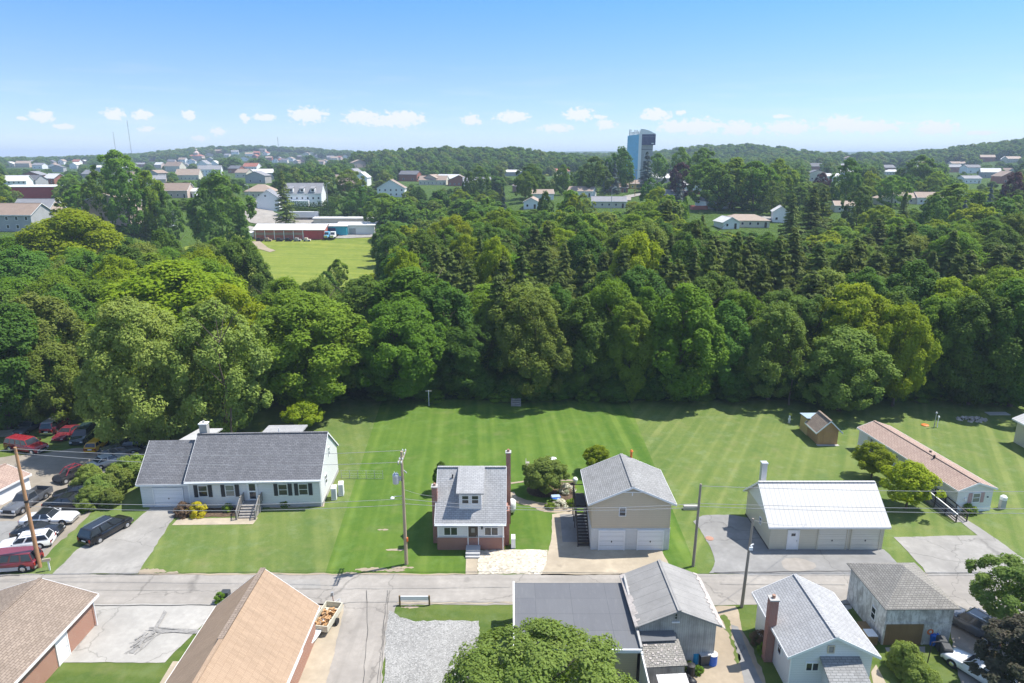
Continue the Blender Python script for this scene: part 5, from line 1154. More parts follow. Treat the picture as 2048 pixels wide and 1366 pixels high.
# fence left of pole and back-of-lot things
def wirefence(a, b, h, label, n, mat='metal_grey', grp=None):
    a, b = Vector(a), Vector(b); f = thing('wire_fence', (a.x, a.y, 0), math.atan2((b - a).y, (b - a).x), label, 'fence', grp); L = (b - a).length
    for i in range(n + 1): x = L * i / n; MB().tube((x, 0, 0), (x, 0, h), .035, n=6).build('post', mat, f)
    k = MB(); [k.tube((0, 0, z), (L, 0, z), .014, n=4) for z in (.08, h * .35, h * .65, h - .03)]
    for i in range(int(L / .45)): k.tube((i * .45, 0, .08), (min(L, i * .45 + .45), 0, h - .03), .006, n=3)
    k.build('mesh', mat, f)
wirefence(P(683, 957), P(766, 958), 1.1, 'low wire fence from the ranch house to the middle lot', 5)
# stone pile, garden figures, small heap behind
p = P(1943, 840); k = MB(); rr = random.Random(7)
for i in range(70):
    a_, q = rr.uniform(0, 6.28), rr.random() ** .5; x, y = math.cos(a_) * q * 2.2, math.sin(a_) * q * 1.1; s = rr.uniform(.12, .34); z = .55 * (1 - q) * rr.random()
    t_ = [(x + s * math.cos(u) * rr.uniform(.7, 1.2), y + s * math.sin(u) * rr.uniform(.7, 1.2)) for u in (0, 1.25, 2.5, 3.8, 5.0)]
    k.hexa([(u, v, z) for u, v in t_], [(x + (u - x) * .6, y + (v - y) * .6, z + s * rr.uniform(.5, 1)) for u, v in t_])
o = k.build('stone_pile', 'stone'); o.location = (p.x, p.y, 0); tag(o, 'pile of pale broken stones on the grass behind the mobile home', 'stone pile')
p = P(1995, 828); o = MB().box(-1.6, -.6, 0, 1.6, .6, .12).build('concrete_slab', 'foundation'); o.location = (p.x, p.y, 0); tag(o, 'flat pale slab on the ground behind the stone pile', 'slab')
for px, h, m, l in ((1868, 2.1, 'metal_grey', 'taller bluish pole of the pair standing on the grass behind the mobile home'), (1874, 1.5, 'white_paint', 'shorter white post of the pair standing on the grass behind the mobile home')):
    p = P(px, 855); o = thing('garden_post', (p.x, p.y, 0), 0, l, 'post'); MB().tube((0, 0, 0), (0, 0, h), .07, .05).build('post', m, o); MB().lathe((0, 0, h), [(.07, 0), (.16, .1), (.1, .28), (.02, .32)], 8).build('cap', m, o)
p = P(1850, 851); o = MB().lathe((0, 0, 0), [(.5, 0), (.52, .1), (.4, .16)], 14).build('plastic_disc', 'orange'); o.location = (p.x, p.y, 0); tag(o, 'flat orange plastic dish lying on the grass behind the mobile home', 'dish')
p = P(1578, 846); o = thing('garden_ornament', (p.x, p.y, 0), 0, 'small white garden ornament on the grass left of the wooden shed', 'ornament'); MB().lathe((0, 0, 0), [(.2, 0), (.12, .3), (.22, .6), (.1, .9), (.15, 1.05), (.04, 1.15)], 10).build('figure', 'white_paint', o, True)
p = P(1032, 813); o = thing('wooden_steps', (p.x, p.y, 0), 0, 'grey wooden steps at the edge of the wood behind the middle lot', 'steps'); [MB().box(-.8, .3 * i, 0, .8, .3 * i + .3, .25 * (i + 1)).build('step', 'grey_wood', o) for i in range(4)]
p = P(1033, 800)
p = P(858, 812); o = thing('clothes_pole', (p.x, p.y, 0), 0, 'thin pale metal pole at the back left corner of the middle lot', 'pole'); MB().tube((0, 0, 0), (0, 0, 2.6), .05).build('pole', 'white_paint', o); MB().tube((-.5, 0, 2.5), (.5, 0, 2.5), .03).build('crossbar', 'white_paint', o)
p = P(30, 868); k = MB(); rr = random.Random(5)
for i in range(16): k.box(-3 + rr.uniform(-.3, .3), -1.2 + i * .16, .05 + .02 * (i % 3), 3 + rr.uniform(-.3, .3), -1.06 + i * .16, .12 + .02 * (i % 3))
o = k.build('plank_pile', 'tan_concrete'); o.location = (p.x - 1.5, p.y, 0); o.rotation_euler = (0, 0, R(15)); tag(o, 'low spread of pale planks on the ground at the far left of the car lot', 'planks')
# clothesline frame by alley right: fence post
p = P(1853, 1333); o = thing('sign_post', (p.x, p.y, 0), 0, 'thin dark post with a short arm in the yard by the peeling garage', 'post'); MB().tube((0, 0, 0), (0.1, 0, 2.2), .04).tube((.1, 0, 2.2), (.6, 0, 2.25), .03).build('post', 'dark_wood', o)
# ------------------------------------------------------------ trees
RNG = np.random.default_rng(11)
def leafmesh(name, pos, nrm, size, var, mat, aspect=.6, along=None, extra=None):
    n = len(pos); rnd = RNG.normal(size=(n, 3))
    nrm = nrm / np.linalg.norm(nrm, axis=1, keepdims=True)
    if along is None: a = rnd - (rnd * nrm).sum(1, keepdims=True) * nrm
    else: a = along + rnd * .15
    a /= np.linalg.norm(a, axis=1, keepdims=True) + 1e-9
    b = np.cross(nrm, a); b /= np.linalg.norm(b, axis=1, keepdims=True) + 1e-9
    s = (size * (0.7 + .6 * RNG.random(n)))[:, None] if np.ndim(size) == 0 else (size * (0.7 + .6 * RNG.random(n)))[:, None]
    drop = nrm * s * -.18
    v = np.stack([pos - a * s * .5, pos + b * s * aspect * .5 + drop * 0, pos + a * s * .5 + drop, pos - b * s * aspect * .5], 1).reshape(-1, 3)
    q = np.arange(n * 4).reshape(n, 4); fv = np.asarray(var, float)
    me = bpy.data.meshes.new(name); mats = [mat]
    if extra is not None:
        ev, ef, em = extra; off = len(v); v = np.concatenate([v, np.array(ev)])
        loops = np.concatenate([q.ravel(), np.concatenate([np.array(f) for f in ef]) + off]); tot = np.concatenate([np.full(n, 4), np.array([len(f) for f in ef])])
        fv = np.concatenate([fv, np.zeros(len(ef))]); mats.append(em); mi = np.concatenate([np.zeros(n, int), np.ones(len(ef), int)])
    else: loops, tot, mi = q.ravel(), np.full(n, 4), None
    me.vertices.add(len(v)); me.vertices.foreach_set('co', v.astype(np.float32).ravel()); me.loops.add(len(loops)); me.loops.foreach_set('vertex_index', loops.astype(np.int32))
    me.polygons.add(len(tot)); me.polygons.foreach_set('loop_start', np.concatenate([[0], np.cumsum(tot)[:-1]]).astype(np.int32)); me.polygons.foreach_set('loop_total', tot.astype(np.int32))
    if mi is not None: me.polygons.foreach_set('material_index', mi.astype(np.int32))
    me.update(); at = me.attributes.new('v', 'FLOAT', 'FACE'); at.data.foreach_set('value', fv.astype(np.float32))
    for m_ in mats: me.materials.append(M[m_])
    return me
def usph(n):
    d = RNG.normal(size=(n, 3)); return d / np.linalg.norm(d, axis=1, keepdims=True)
def broad(nl, per, leaf, r=1.0, low=.12, lob=(.2, .36), shape='round', squash=.8, loose=0.0, sub=0):
    """crown in unit space: radius 1, z from low to 1 (scaled later); returns pos, nrm, var"""
    Ps, Ns, Vs = [], [], []; zc = (low + 1) / 2; hz = (1 - low) / 2
    k = np.arange(nl); phi = k * 2.39996 + RNG.random(nl) * .7; cz = 1 - 2 * (k + .5) / nl
    cz = np.clip(cz + RNG.normal(size=nl) * .06, -1, 1)
    for i in range(nl):
        c = cz[i]; rr_ = math.sqrt(max(0, 1 - c * c))
        if shape == 'tall': wdt = rr_ ** .8 * (1 - .18 * c)
        elif shape == 'vase': wdt = rr_ * (1 + .25 * c)
        else: wdt = rr_ ** .85 * (1 - .1 * c)
        lr = RNG.uniform(*lob); rad = max(0, wdt * RNG.uniform(.72, 1.14) - lr * .7)
        ctr = np.array([math.cos(phi[i]) * rad, math.sin(phi[i]) * rad, (c * RNG.uniform(.9, 1.02)) * (1 - lr * .55)])
        out = ctr / (np.linalg.norm(ctr) + 1e-6); big = RNG.random() * .35
        ns = sub if sub else 1
        for j in range(ns):
            if sub:
                dd = usph(8); dd = dd[np.argmax(dd @ (out + np.array([0, 0, .35]) ) * RNG.uniform(.2, 1, 8))]
                sc = ctr + dd * lr * .72 * np.array([1, 1, squash]); sr = lr * RNG.uniform(.38, .62); n_ = int(per * (lr / .28) ** 2 / ns * 1.25)
            else: sc, sr, n_ = ctr, lr, int(per * (lr / .28) ** 2)
            d = usph(n_ * 2); keep = (d @ out) > -.4; d = d[keep][:n_]; ph = RNG.random(3) * 6.28
            bumpf = 1 + .18 * np.sin(d[:, 0] * 4 + ph[0]) * np.sin(d[:, 1] * 4 + ph[1]) + .12 * np.sin(d[:, 2] * 7 + ph[2])
            rad_ = sr * bumpf * (1 - .3 * RNG.random(len(d)) ** 2 + loose * RNG.normal(size=len(d)))
            Ps.append(sc + d * rad_[:, None] * np.array([1, 1, squash])); Ns.append(d * .62 + out * .15 + usph(len(d)) * .42 + np.array([0, -.05, .55]))
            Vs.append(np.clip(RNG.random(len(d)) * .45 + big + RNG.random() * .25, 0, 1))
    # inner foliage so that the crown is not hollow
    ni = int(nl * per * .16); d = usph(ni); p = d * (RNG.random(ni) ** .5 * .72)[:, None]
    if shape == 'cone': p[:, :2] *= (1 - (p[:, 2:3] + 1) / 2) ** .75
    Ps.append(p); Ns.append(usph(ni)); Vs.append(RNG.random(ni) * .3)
    p = np.concatenate(Ps); p[:, 2] = zc + p[:, 2] * hz
    return p, np.concatenate(Ns), np.concatenate(Vs)
def trunk_mb(h, r, top, nb=6, seed=0, spread=.6, bend=.04):
    rr = random.Random(seed); mb = MB(); pts = [Vector((0, 0, -.6))]; n = 6
    for i in range(1, n + 1): pts.append(Vector((rr.uniform(-bend, bend) * h * i / n, rr.uniform(-bend, bend) * h * i / n, top * i / n)))
    for i in range(n): mb.tube(pts[i], pts[i + 1], r * (1.25 if i == 0 else 1 - .8 * i / n), r * (1 - .8 * (i + 1) / n), 8, False)
    for k in range(nb):
        i = rr.randint(2, n - 1); a = rr.uniform(0, 6.28); L = h * rr.uniform(.18, .32); q = pts[i]
        e1 = q + Vector((math.cos(a) * L * spread, math.sin(a) * L * spread, L * .7)); mb.tube(q, e1, r * .42, r * .2, 6, False)
        a2 = a + rr.uniform(-.6, .6); mb.tube(e1, e1 + Vector((math.cos(a2) * L * .4, math.sin(a2) * L * .4, L * .4)), r * .2, r * .06, 5, False)
    return mb
def mesh_of(mb, name, mat):
    o = mb.build(name, mat, None); me = o.data; bpy.data.objects.remove(o); return me
def conifer(nlev, nbr, ncard, R_, H_, leaf, droop=.25, lift=0.0, power=.85, base=.06):
    Ps, Ns, Vs, As = [], [], [], []
    for i in range(nlev):
        f = (i + RNG.random() * .8) / nlev; z = H_ * (base + (1 - base) * f); L = R_ * (1 - f) ** power * RNG.uniform(.78, 1.12) + .15
        for k in range(max(4, int(nbr * (1 - .4 * f)))):
            a = RNG.random() * 6.283; Lk = L * RNG.uniform(.7, 1.12); t = RNG.random(ncard) ** .75
            dirv = np.array([math.cos(a), math.sin(a), 0]); side = np.array([-math.sin(a), math.cos(a), 0])
            zz = z - droop * Lk * (t ** 1.3) * (1 - .45 * t) * 1.6 + lift * Lk * t ** 2.2
            w = .34 * Lk * (1.02 - t) * (RNG.random(ncard) * 2 - 1)
            p = dirv * (t * Lk)[:, None] + side * w[:, None]; p[:, 2] = zz - np.abs(w) * .3 + RNG.normal(size=ncard) * .06
            Ps.append(p); Ns.append(np.tile([0, 0, 1.0], (ncard, 1)) * 1.0 + dirv * .3 + usph(ncard) * .35)
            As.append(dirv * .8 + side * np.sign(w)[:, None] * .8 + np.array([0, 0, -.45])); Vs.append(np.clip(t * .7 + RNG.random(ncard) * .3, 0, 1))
    return np.concatenate(Ps), np.concatenate(Ns), np.concatenate(Vs), np.concatenate(As)
PROTO = {}
def reg_broad(key, mat, H_, R_, nl, per, leaf, seed, single=False, trunk=True, **kw):
    p, n, v = broad(nl, per, leaf, **kw); p = p * np.array([R_, R_, H_])
    low = kw.get('low', .12)
    tb = trunk_mb(H_, max(.12, H_ * .018), H_ * .78, 7 if not single else 2, seed)
    if single:
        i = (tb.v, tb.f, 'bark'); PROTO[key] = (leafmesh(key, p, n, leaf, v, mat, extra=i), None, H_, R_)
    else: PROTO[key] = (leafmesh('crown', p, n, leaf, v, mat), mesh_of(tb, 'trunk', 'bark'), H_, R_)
def reg_con(key, mat, H_, R_, nlev, nbr, nc, leaf, single=False, **kw):
    p, n, v, a = conifer(nlev, nbr, nc, R_, H_, leaf, **kw); tb = MB().tube((0, 0, -.5), (0, 0, H_ * .97), H_ * .014, .03, 8, False)
    if single: PROTO[key] = (leafmesh(key, p, n, leaf, v, mat, .34, a, (tb.v, tb.f, 'bark')), None, H_, R_)
    else: PROTO[key] = (leafmesh('crown', p, n, leaf, v, mat, .34, a), mesh_of(tb, 'trunk', 'bark'), H_, R_)
# near prototypes (trunk and crown apart)
reg_broad('n_round', 'leaf_green', 18, 7.2, 60, 560, .4, 1, low=.08, lob=(.22, .38), sub=6)
reg_broad('n_tall', 'leaf_green', 19, 5.2, 50, 460, .4, 2, low=.05, shape='tall', lob=(.24, .42), sub=6)
reg_broad('n_dark', 'leaf_dark', 18, 6.4, 52, 520, .4, 3, low=.05, lob=(.22, .38), sub=6)
reg_broad('n_dark2', 'leaf_dark', 19, 5.6, 48, 480, .4, 13, low=.04, shape='tall', lob=(.22, .4), sub=6)
reg_broad('n_lime', 'leaf_lime', 17, 6.8, 52, 480, .4, 4, low=.12, lob=(.22, .38), sub=6)
reg_broad('n_pale', 'leaf_pale', 18, 8.0, 70, 620, .38, 5, low=.04, lob=(.2, .34), sub=6)
reg_broad('n_pale2', 'leaf_pale', 18, 6.2, 60, 480, .38, 6, low=.06, lob=(.17, .32), shape='tall', loose=.06, sub=6)
reg_broad('n_olive', 'leaf_olive', 18, 6.0, 56, 460, .38, 7, low=.06, lob=(.18, .32), shape='tall', loose=.08, sub=6)
reg_con('n_spruce', 'needle', 21, 5.4, 34, 15, 60, .62, power=.75, droop=.3)
reg_con('n_spruce2', 'needle', 20, 6.2, 30, 15, 70, .65, droop=.18, lift=.2, power=.62)
reg_con('n_spruce3', 'needle', 21, 5.8, 30, 15, 66, .62, droop=.42, lift=.12, power=.6)
# mid prototypes, one mesh each
for i, (mt, sh, lb) in enumerate((('leaf_green', 'round', (.2, .38)), ('leaf_green', 'tall', (.2, .38)), ('leaf_dark', 'round', (.18, .34)), ('leaf_lime', 'round', (.2, .38)), ('leaf_pale', 'tall', (.16, .32)), ('leaf_olive', 'round', (.15, .3)), ('leaf_dark', 'tall', (.2, .36)), ('leaf_purple', 'round', (.2, .36)))):
    reg_broad('m%d' % i, mt, 15, 6.2, 34, 200, .62, 20 + i, True, low=.06, shape=sh, lob=lb, sub=4)
reg_con('m_spruce', 'needle', 16, 3.8, 26, 12, 24, .75, True); reg_con('m_blue', 'needle_blue', 14, 3.9, 24, 12, 24, .75, True, droop=.25)
reg_con('m_pine', 'needle', 17, 5.0, 20, 12, 34, .85, True, droop=.1, lift=.2, power=.6)
# far prototypes for the stuff woodland
for i, mt in enumerate(('leaf_green', 'leaf_dark', 'leaf_green', 'leaf_olive', 'leaf_dark')):
    reg_broad('f%d' % i, mt, 13, 6.5, 15, 34, 2.0, 40 + i, True, low=.02, lob=(.28, .45), shape=('round', 'round', 'tall', 'round', 'tall')[i])
# small things
reg_broad('s_tree', 'leaf_lime', 5.5, 2.6, 34, 260, .24, 60, low=.22, lob=(.2, .36))
reg_broad('s_round', 'leaf_pale', 4.6, 2.55, 44, 420, .2, 61, low=.1, lob=(.18, .32))
reg_broad('s_bush', 'leaf_pale', 3.0, 2.3, 36, 260, .22, 62, True, low=-.1, lob=(.2, .38))
reg_broad('s_yellow', 'leaf_yellow', 1.5, 1.1, 20, 160, .13, 63, True, low=-.3, lob=(.25, .4))
reg_broad('s_brown', 'leaf_brown', 1.5, 1.1, 20, 130, .13, 64, True, low=-.3, lob=(.25, .4))
reg_broad('s_shrub', 'leaf_green', 1.5, 1.1, 18, 120, .16, 65, True, low=-.2, lob=(.2, .4))
reg_broad('s_dark', 'leaf_dark', 4.0, 1.6, 26, 200, .22, 66, True, low=0.0, lob=(.2, .4))
reg_broad('s_flower', 'leaf_white', .9, .9, 14, 70, .12, 67, True, low=-.2, lob=(.2, .4))
reg_broad('h_front', 'leaf_pale', 10, 6.8, 70, 900, .26, 68, low=.2, lob=(.16, .3), sub=7)
reg_broad('h_purple', 'leaf_dusk', 8, 3.2, 44, 620, .24, 69, low=.15, lob=(.18, .32), loose=.1, sub=5)
reg_broad('h_green', 'leaf_pale', 9, 3.6, 40, 520, .24, 70, low=.3, lob=(.18, .32), loose=.08, sub=5)
trc = random.Random(21)
def tree(key, x, y, hgt, rad, name='broadleaf_tree', label=None, group=None, cat='tree', rz=None, z=None):
    crown, trunk, H_, R_ = PROTO[key]; s = (rad / R_, rad / R_, hgt / H_); rz = trc.uniform(0, 6.28) if rz is None else rz
    z = zt(x, y) if z is None else z
    if trunk is None: o = bpy.data.objects.new(name, crown)
    else:
        o = bpy.data.objects.new(name, None); o.empty_display_size = .3
        for nm, me in (('crown', crown), ('trunk', trunk)): c = bpy.data.objects.new(nm, me); COL.objects.link(c); c.parent = o
    COL.objects.link(o); o.location = (x, y, z); o.scale = s; o.rotation_euler = (trc.uniform(-.05, .05), trc.uniform(-.05, .05), rz) if hgt > 8 and key != 'hedge' else (0, 0, rz); tag(o, label, cat, group); return o
OCC = []
def tpx(key, px, ytop, wpx, Y, label, name='broadleaf_tree', group=None, hmin=None, z=None):
    """tree whose crown tops out at pixel (px, ytop), wpx wide, standing Y metres out"""
    d = px_dir(px, ytop); t = Y / d.y; ztop = CAM[2] + d.z * t; x = d.x * t; w = Y * math.cos(PITCH) + (38 - ztop * .6) * math.sin(PITCH)
    rad = wpx / F * w / 2 * (1.2 if name == 'spruce_tree' and Y < 200 else 1); zb = zt(x, Y) if z is None else z; h = max(ztop - zb, 2.0)
    OCC.append((x, Y, rad)); return tree(key, x, Y, h, rad, name, label, group, z=zb)
# --- individually placed trees of the wood's near edge (left to right)
EDGE = [
 ('n_dark', -30, 610, 200, 92, 'dense green tree cut by the left edge above the little white shed'),
 ('n_pale2', 70, 590, 190, 99, 'feathery light green tree second from the left edge, behind the car lot'),
 ('n_olive', 88, 690, 130, 93, 'lower olive tree between the little white shed and the big pale maple'),
 ('n_pale', 270, 605, 225, 86, 'big pale yellow-green maple behind the yellow hatchback, its crown down to the cars'),
 ('n_pale2', 425, 600, 190, 89, 'feathery pale tree with bare dead branches showing, behind the ranch house chimney'),
 ('n_round', 612, 590, 240, 101, 'broad round mid-green tree behind the right end of the ranch house'),
 ('n_round', 790, 605, 175, 104, 'round green tree whose crown hangs over the back left corner of the middle lot'),
 ('n_dark', 925, 650, 130, 107, 'lower dark tree behind the middle of the centre lot'),
 ('n_olive', 1072, 588, 138, 104, 'tall olive-green drooping tree behind the middle lot, right of the wooden steps'),
 ('n_dark2', 1175, 600, 130, 107, 'dark tree just right of the tall olive drooping tree'),
 ('n_tall', 1262, 610, 100, 105, 'narrow tree above the back right corner of the middle lot'),
 ('n_tall', 1372, 572, 150, 104, 'tall bright crown with its top highest between the two garages'),
 ('n_dark2', 1465, 610, 120, 106, 'shaded dark tree right of the tallest bright crown'),
 ('n_olive', 1555, 610, 130, 104, 'loose olive tree with a drooping crown left of the wooden shed'),
 ('n_lime', 1715, 572, 170, 107, 'yellow-green open tree standing over the wooden shed'),
 ('n_olive', 1700, 655, 160, 99, 'leaning olive tree with a visible bent trunk behind the wooden shed'),
 ('n_lime', 1815, 615, 120, 101, 'slender yellow-green tree behind the far end of the mobile home'),
 ('n_round', 1890, 600, 130, 105, 'full green tree right of the far end of the mobile home'),
 ('n_dark', 1975, 590, 150, 102, 'dense dark tree behind the stone pile'),
 ('n_dark', 2070, 560, 180, 101, 'dense dark tree cut by the right edge behind the cream building'),
 ('n_dark', 1640, 600, 130, 109, 'dark tree filling the gap behind the wooden shed'),
]
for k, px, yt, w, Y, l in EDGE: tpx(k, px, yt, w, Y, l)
SECOND = [
 ('n_lime', 340, 530, 300, 112, 'broad bright yellow-green crown rising above the pale maples at the left'),
 ('n_lime', 130, 425, 210, 165, 'large lime-green tree in front of the beige apartment building'),
 ('n_lime', 455, 575, 150, 106, 'lime-green crown between the bright broad tree and the meadow'),
 ('n_dark', 480, 480, 110, 150, 'very dark round tree at the lower left corner of the meadow'),
 ('n_tall', 560, 560, 120, 118, 'green crown just below the left side of the meadow'),
 ('n_olive', 640, 555, 90, 125, 'sparse grey-green tree at the foot of the meadow'),
 ('n_round', 20, 560, 160, 118, 'tall green crown at the left edge behind the feathery tree'),
 ('n_round', 190, 560, 150, 118, 'green crown between the feathery tree and the broad bright one'),
 ('n_dark2', 240, 500, 140, 138, 'dark crown behind the broad bright tree, under the pale houses'),
 ('n_dark', 30, 500, 160, 135, 'dark full crown at the left edge below the apartment building'),
 ('n_tall', 820, 540, 190, 118, 'wide green crown behind the round tree at the left of the middle lot'),
 ('n_dark', 730, 560, 150, 122, 'dark shaded crown right of the foot of the meadow'),
 ('n_lime', 812, 505, 90, 135, 'bright lime crown at the right side of the meadow'),
 ('n_round', 960, 590, 120, 113, 'green crown left of the drooping spruce'),
 ('n_lime', 1275, 470, 120, 138, 'vivid lime-green crown standing among the dark spruces'),
 ('n_lime', 985, 480, 80, 142, 'small bright crown between two dark spruces'),
 ('n_lime', 1900, 560, 140, 116, 'vivid green crown high behind the mobile home'),
 ('n_dark2', 1790, 590, 120, 113, 'dark crown between the lime tree and the slender yellow-green one'),
 ('n_round', 2010, 540, 150, 118, 'green crown high above the stone pile'),
 ('n_dark', 1570, 585, 140, 114, 'dark crown behind the loose olive tree'),
 ('n_round', 1230, 570, 110, 115, 'green crown behind the narrow tree at the lot corner'),
 ('n_dark', 1110, 575, 100, 117, 'dark crown behind the olive drooping tree'),
 ('n_round', 1480, 585, 110, 113, 'green crown behind the shaded tree right of the tallest bright crown'),
 ('n_tall', 1300, 580, 90, 112, 'green crown squeezed left of the tallest bright crown'),
]
for k, px, yt, w, Y, l in SECOND: tpx(k, px, yt, w, Y, l)
SPR = [(1005, 545, 110, 111, 'n_spruce3'), (1040, 490, 120, 124, 'n_spruce'), (835, 480, 70, 142, 'n_spruce2'), (880, 485, 80, 146, 'n_spruce'), (925, 492, 70, 138, 'n_spruce2'), (955, 470, 70, 150, 'n_spruce'), (1090, 500, 80, 135, 'n_spruce3'), (1135, 485, 80, 140, 'n_spruce'),
 (1175, 500, 90, 132, 'n_spruce2'), (1215, 500, 80, 140, 'n_spruce3'), (1325, 500, 90, 130, 'n_spruce2'), (1345, 465, 80, 150, 'n_spruce'), (1385, 490, 80, 138, 'n_spruce'), (1430, 480, 90, 134, 'n_spruce2'), (1465, 500, 80, 128, 'n_spruce3'), (1500, 490, 80, 140, 'n_spruce2'),
 (1560, 470, 100, 138, 'n_spruce2'), (1600, 455, 90, 155, 'n_spruce'), (1640, 480, 100, 140, 'n_spruce3'), (1690, 500, 100, 134, 'n_spruce2'), (1725, 475, 90, 150, 'n_spruce'), (1770, 500, 110, 136, 'n_spruce3'), (1815, 480, 100, 148, 'n_spruce2'), (1860, 500, 90, 140, 'n_spruce'), (1940, 500, 100, 145, 'n_spruce2'), (1995, 485, 100, 150, 'n_spruce3'), (2040, 500, 90, 140, 'n_spruce2'), (1255, 520, 80, 128, 'n_spruce3'), (1530, 520, 90, 128, 'n_spruce2'),
 (1410, 430, 60, 175, 'n_spruce')]
for i, (px, yt, w, Y, k) in enumerate(SPR):
    if i == 0: tpx(k, px, yt, w, Y, 'spruce with sparse drooping branches nearest the middle lot', 'spruce_tree')
    else: tpx(k, px, yt, w, Y, 'dark spruce in the belt of conifers across the wood', 'spruce_tree', 'spruces in the belt across the wood')
def snag(px, yt, Y, label):
    d = px_dir(px, yt); t = Y / d.y; zt_ = CAM[2] + d.z * t; x = d.x * t; h = zt_ - zt(x, Y)
    o = thing('dead_tree', (x, Y, zt(x, Y)), 0, label, 'tree'); trunk_mb(h, .16, h, 12, int(px), .5).build('trunk', 'bark', o)
snag(438, 640, 84.5, 'bare grey dead branches inside the feathery pale tree behind the ranch house')
snag(1590, 700, 101.5, 'thin bare grey trunk at the foot of the wood left of the wooden shed')
# --- mid distance trees beyond the wood
MID = [
 ('m0',228,303,86,300,'tall rounded tree rising above the skyline at the left, below the two masts'), ('m2',190,345,60,262,'dark spreading tree with gaps in its crown, left of the tall rounded tree'), ('m2',245,342,70,255,'dark open-crowned tree with a bare trunk in front of the pink house'), ('m0',290,345,66,262,'spreading green tree right of the pink house'),
 ('m6',432,350,120,255,'large dark double-trunked tree on the mown grass left of the red-sided barn'), ('m2',330,385,60,262,'dark tree with a pale trunk left of the large dark double tree'), ('m_pine',118,395,90,190,'wide-layered dark pine behind the lime-green tree'), ('m_spruce',565,340,52,330,'tall brown-green spruce beside the white barn'),
 ('m2',800,400,90,330,'dark tree group right of the tall hedge'), ('m2',720,375,60,345,'dark tree behind the right end of the tall hedge'), ('m0',700,340,60,420,'round green tree behind the white mansion'), ('m0',765,388,70,322,'green tree left of the dark group'),
 ('m2',1188,316,64,395,'large dark round tree left of the tower'), ('m6',1240,297,60,430,'tall green tree directly left of the blue tower'), ('m_blue',1213,322,26,405,'grey-blue spruce, left one of the pair beside the tall green tree'), ('m_blue',1232,320,28,405,'grey-blue spruce, right one of the pair beside the tall green tree'),
 ('m_blue',1296,302,46,420,'grey-blue spruce in front of the foot of the tower'), ('m0',1318,308,40,470,'round green tree right of the foot of the tower'), ('m7',1366,326,50,370,'dark purple tree among the houses right of the tower'), ('m_blue',1357,358,36,310,'pale blue spruce on the slope below the purple tree'),
 ('m0',1420,320,90,335,'large light green tree, leftmost of the tall group right of the white house'), ('m1',1470,318,90,325,'large light green tree in the middle of the tall group right of the white house'), ('m0',1515,325,90,318,'broad green tree of the tall group right of the white house'), ('m1',1560,320,70,330,'rightmost bright green tree of the tall group'), ('m2',1440,338,70,318,'dark tree in front of the tall light green group'),
 ('m0',1410,298,60,420,'green treetop on the skyline behind the tall group'), ('m0',1365,296,40,470,'small green treetop on the skyline right of the tower'), ('m6',1700,320,62,330,'tall dark round tree standing alone right of centre'), ('m2',1722,377,60,265,'dark rounded tree left of the orange-roofed houses'), ('m3',1765,412,80,240,'lime-green tree below the orange-roofed houses'),
 ('m_spruce',1812,380,46,255,'dark spruce in front of the orange-roofed houses'), ('m_blue',1937,398,42,240,'pale blue spruce at the right among green trees'), ('m7',1647,346,34,380,'dark red tree left of the tall lone tree'), ('m_spruce',1630,372,80,232,'large dark spruce left of the orange-roofed houses'), ('m_spruce',1590,385,70,226,'dark spruce beside the white shed roof'), ('m_pine',1655,370,60,238,'brownish spruce top beside the large dark spruce'),
 ('m7',2035,345,50,300,'dark red tree near the right edge of the picture'), ('m_blue',1985,368,34,280,'blue-grey spruce below the dark red tree'), ('m0',1920,370,110,262,'broad green tree right of the orange-roofed houses'), ('m2',1880,395,60,240,'dark tree in front of the broad green one'), ('m2',2010,400,110,225,'very dark tree group at the right edge'), ('m0',1790,352,60,330,'wide round tree on the green right of the lone tall tree'),
 ('m1',1845,312,70,420,'tall grey-green tree on the right skyline'), ('m2',1000,385,0,0,''), ('m_blue',1008,375,22,285,'small pale blue spruce at the left of the gable-fronted shed'), ('m6',1090,385,36,275,'reddish-brown small tree beside the white shed in the middle'), ('m3',1145,390,38,268,'small lime-green tree in front of the pink-roofed bungalow'), ('m5',1170,388,50,268,'grey-green small tree right of the small lime one'), ('m3',1320,375,50,290,'bright green tree left of the pale blue spruce'), ('m3',1300,400,60,262,'yellow-green tree group left of the white sheds'),
 ('m1',1370,395,18,270,'narrow cypress-like tree beside the playground fence'), ('m2',1302,358,46,330,'round dark tree in front of the yellow-fronted house'), ('m2',1062,330,60,380,'dark tree left of the mown field'), ('m0',1050,345,44,360,'green round tree in front of the dark tree left of the mown field'), ('m0',1125,330,36,400,'green tree at the right of the mown field'),
 ('m2',960,335,50,400,'dark round tree behind the houses in the centre'), ('m6',940,345,30,380,'narrow dark tree behind the houses in the centre'),
]
for r_ in MID:
    if r_[3] == 0: continue
    k, px, yt, w, Y, l = r_; nm = {'m_spruce': 'spruce_tree', 'm_blue': 'spruce_tree', 'm_pine': 'pine_tree'}.get(k, 'broadleaf_tree'); tpx(k, px, yt, w, Y, l, nm)

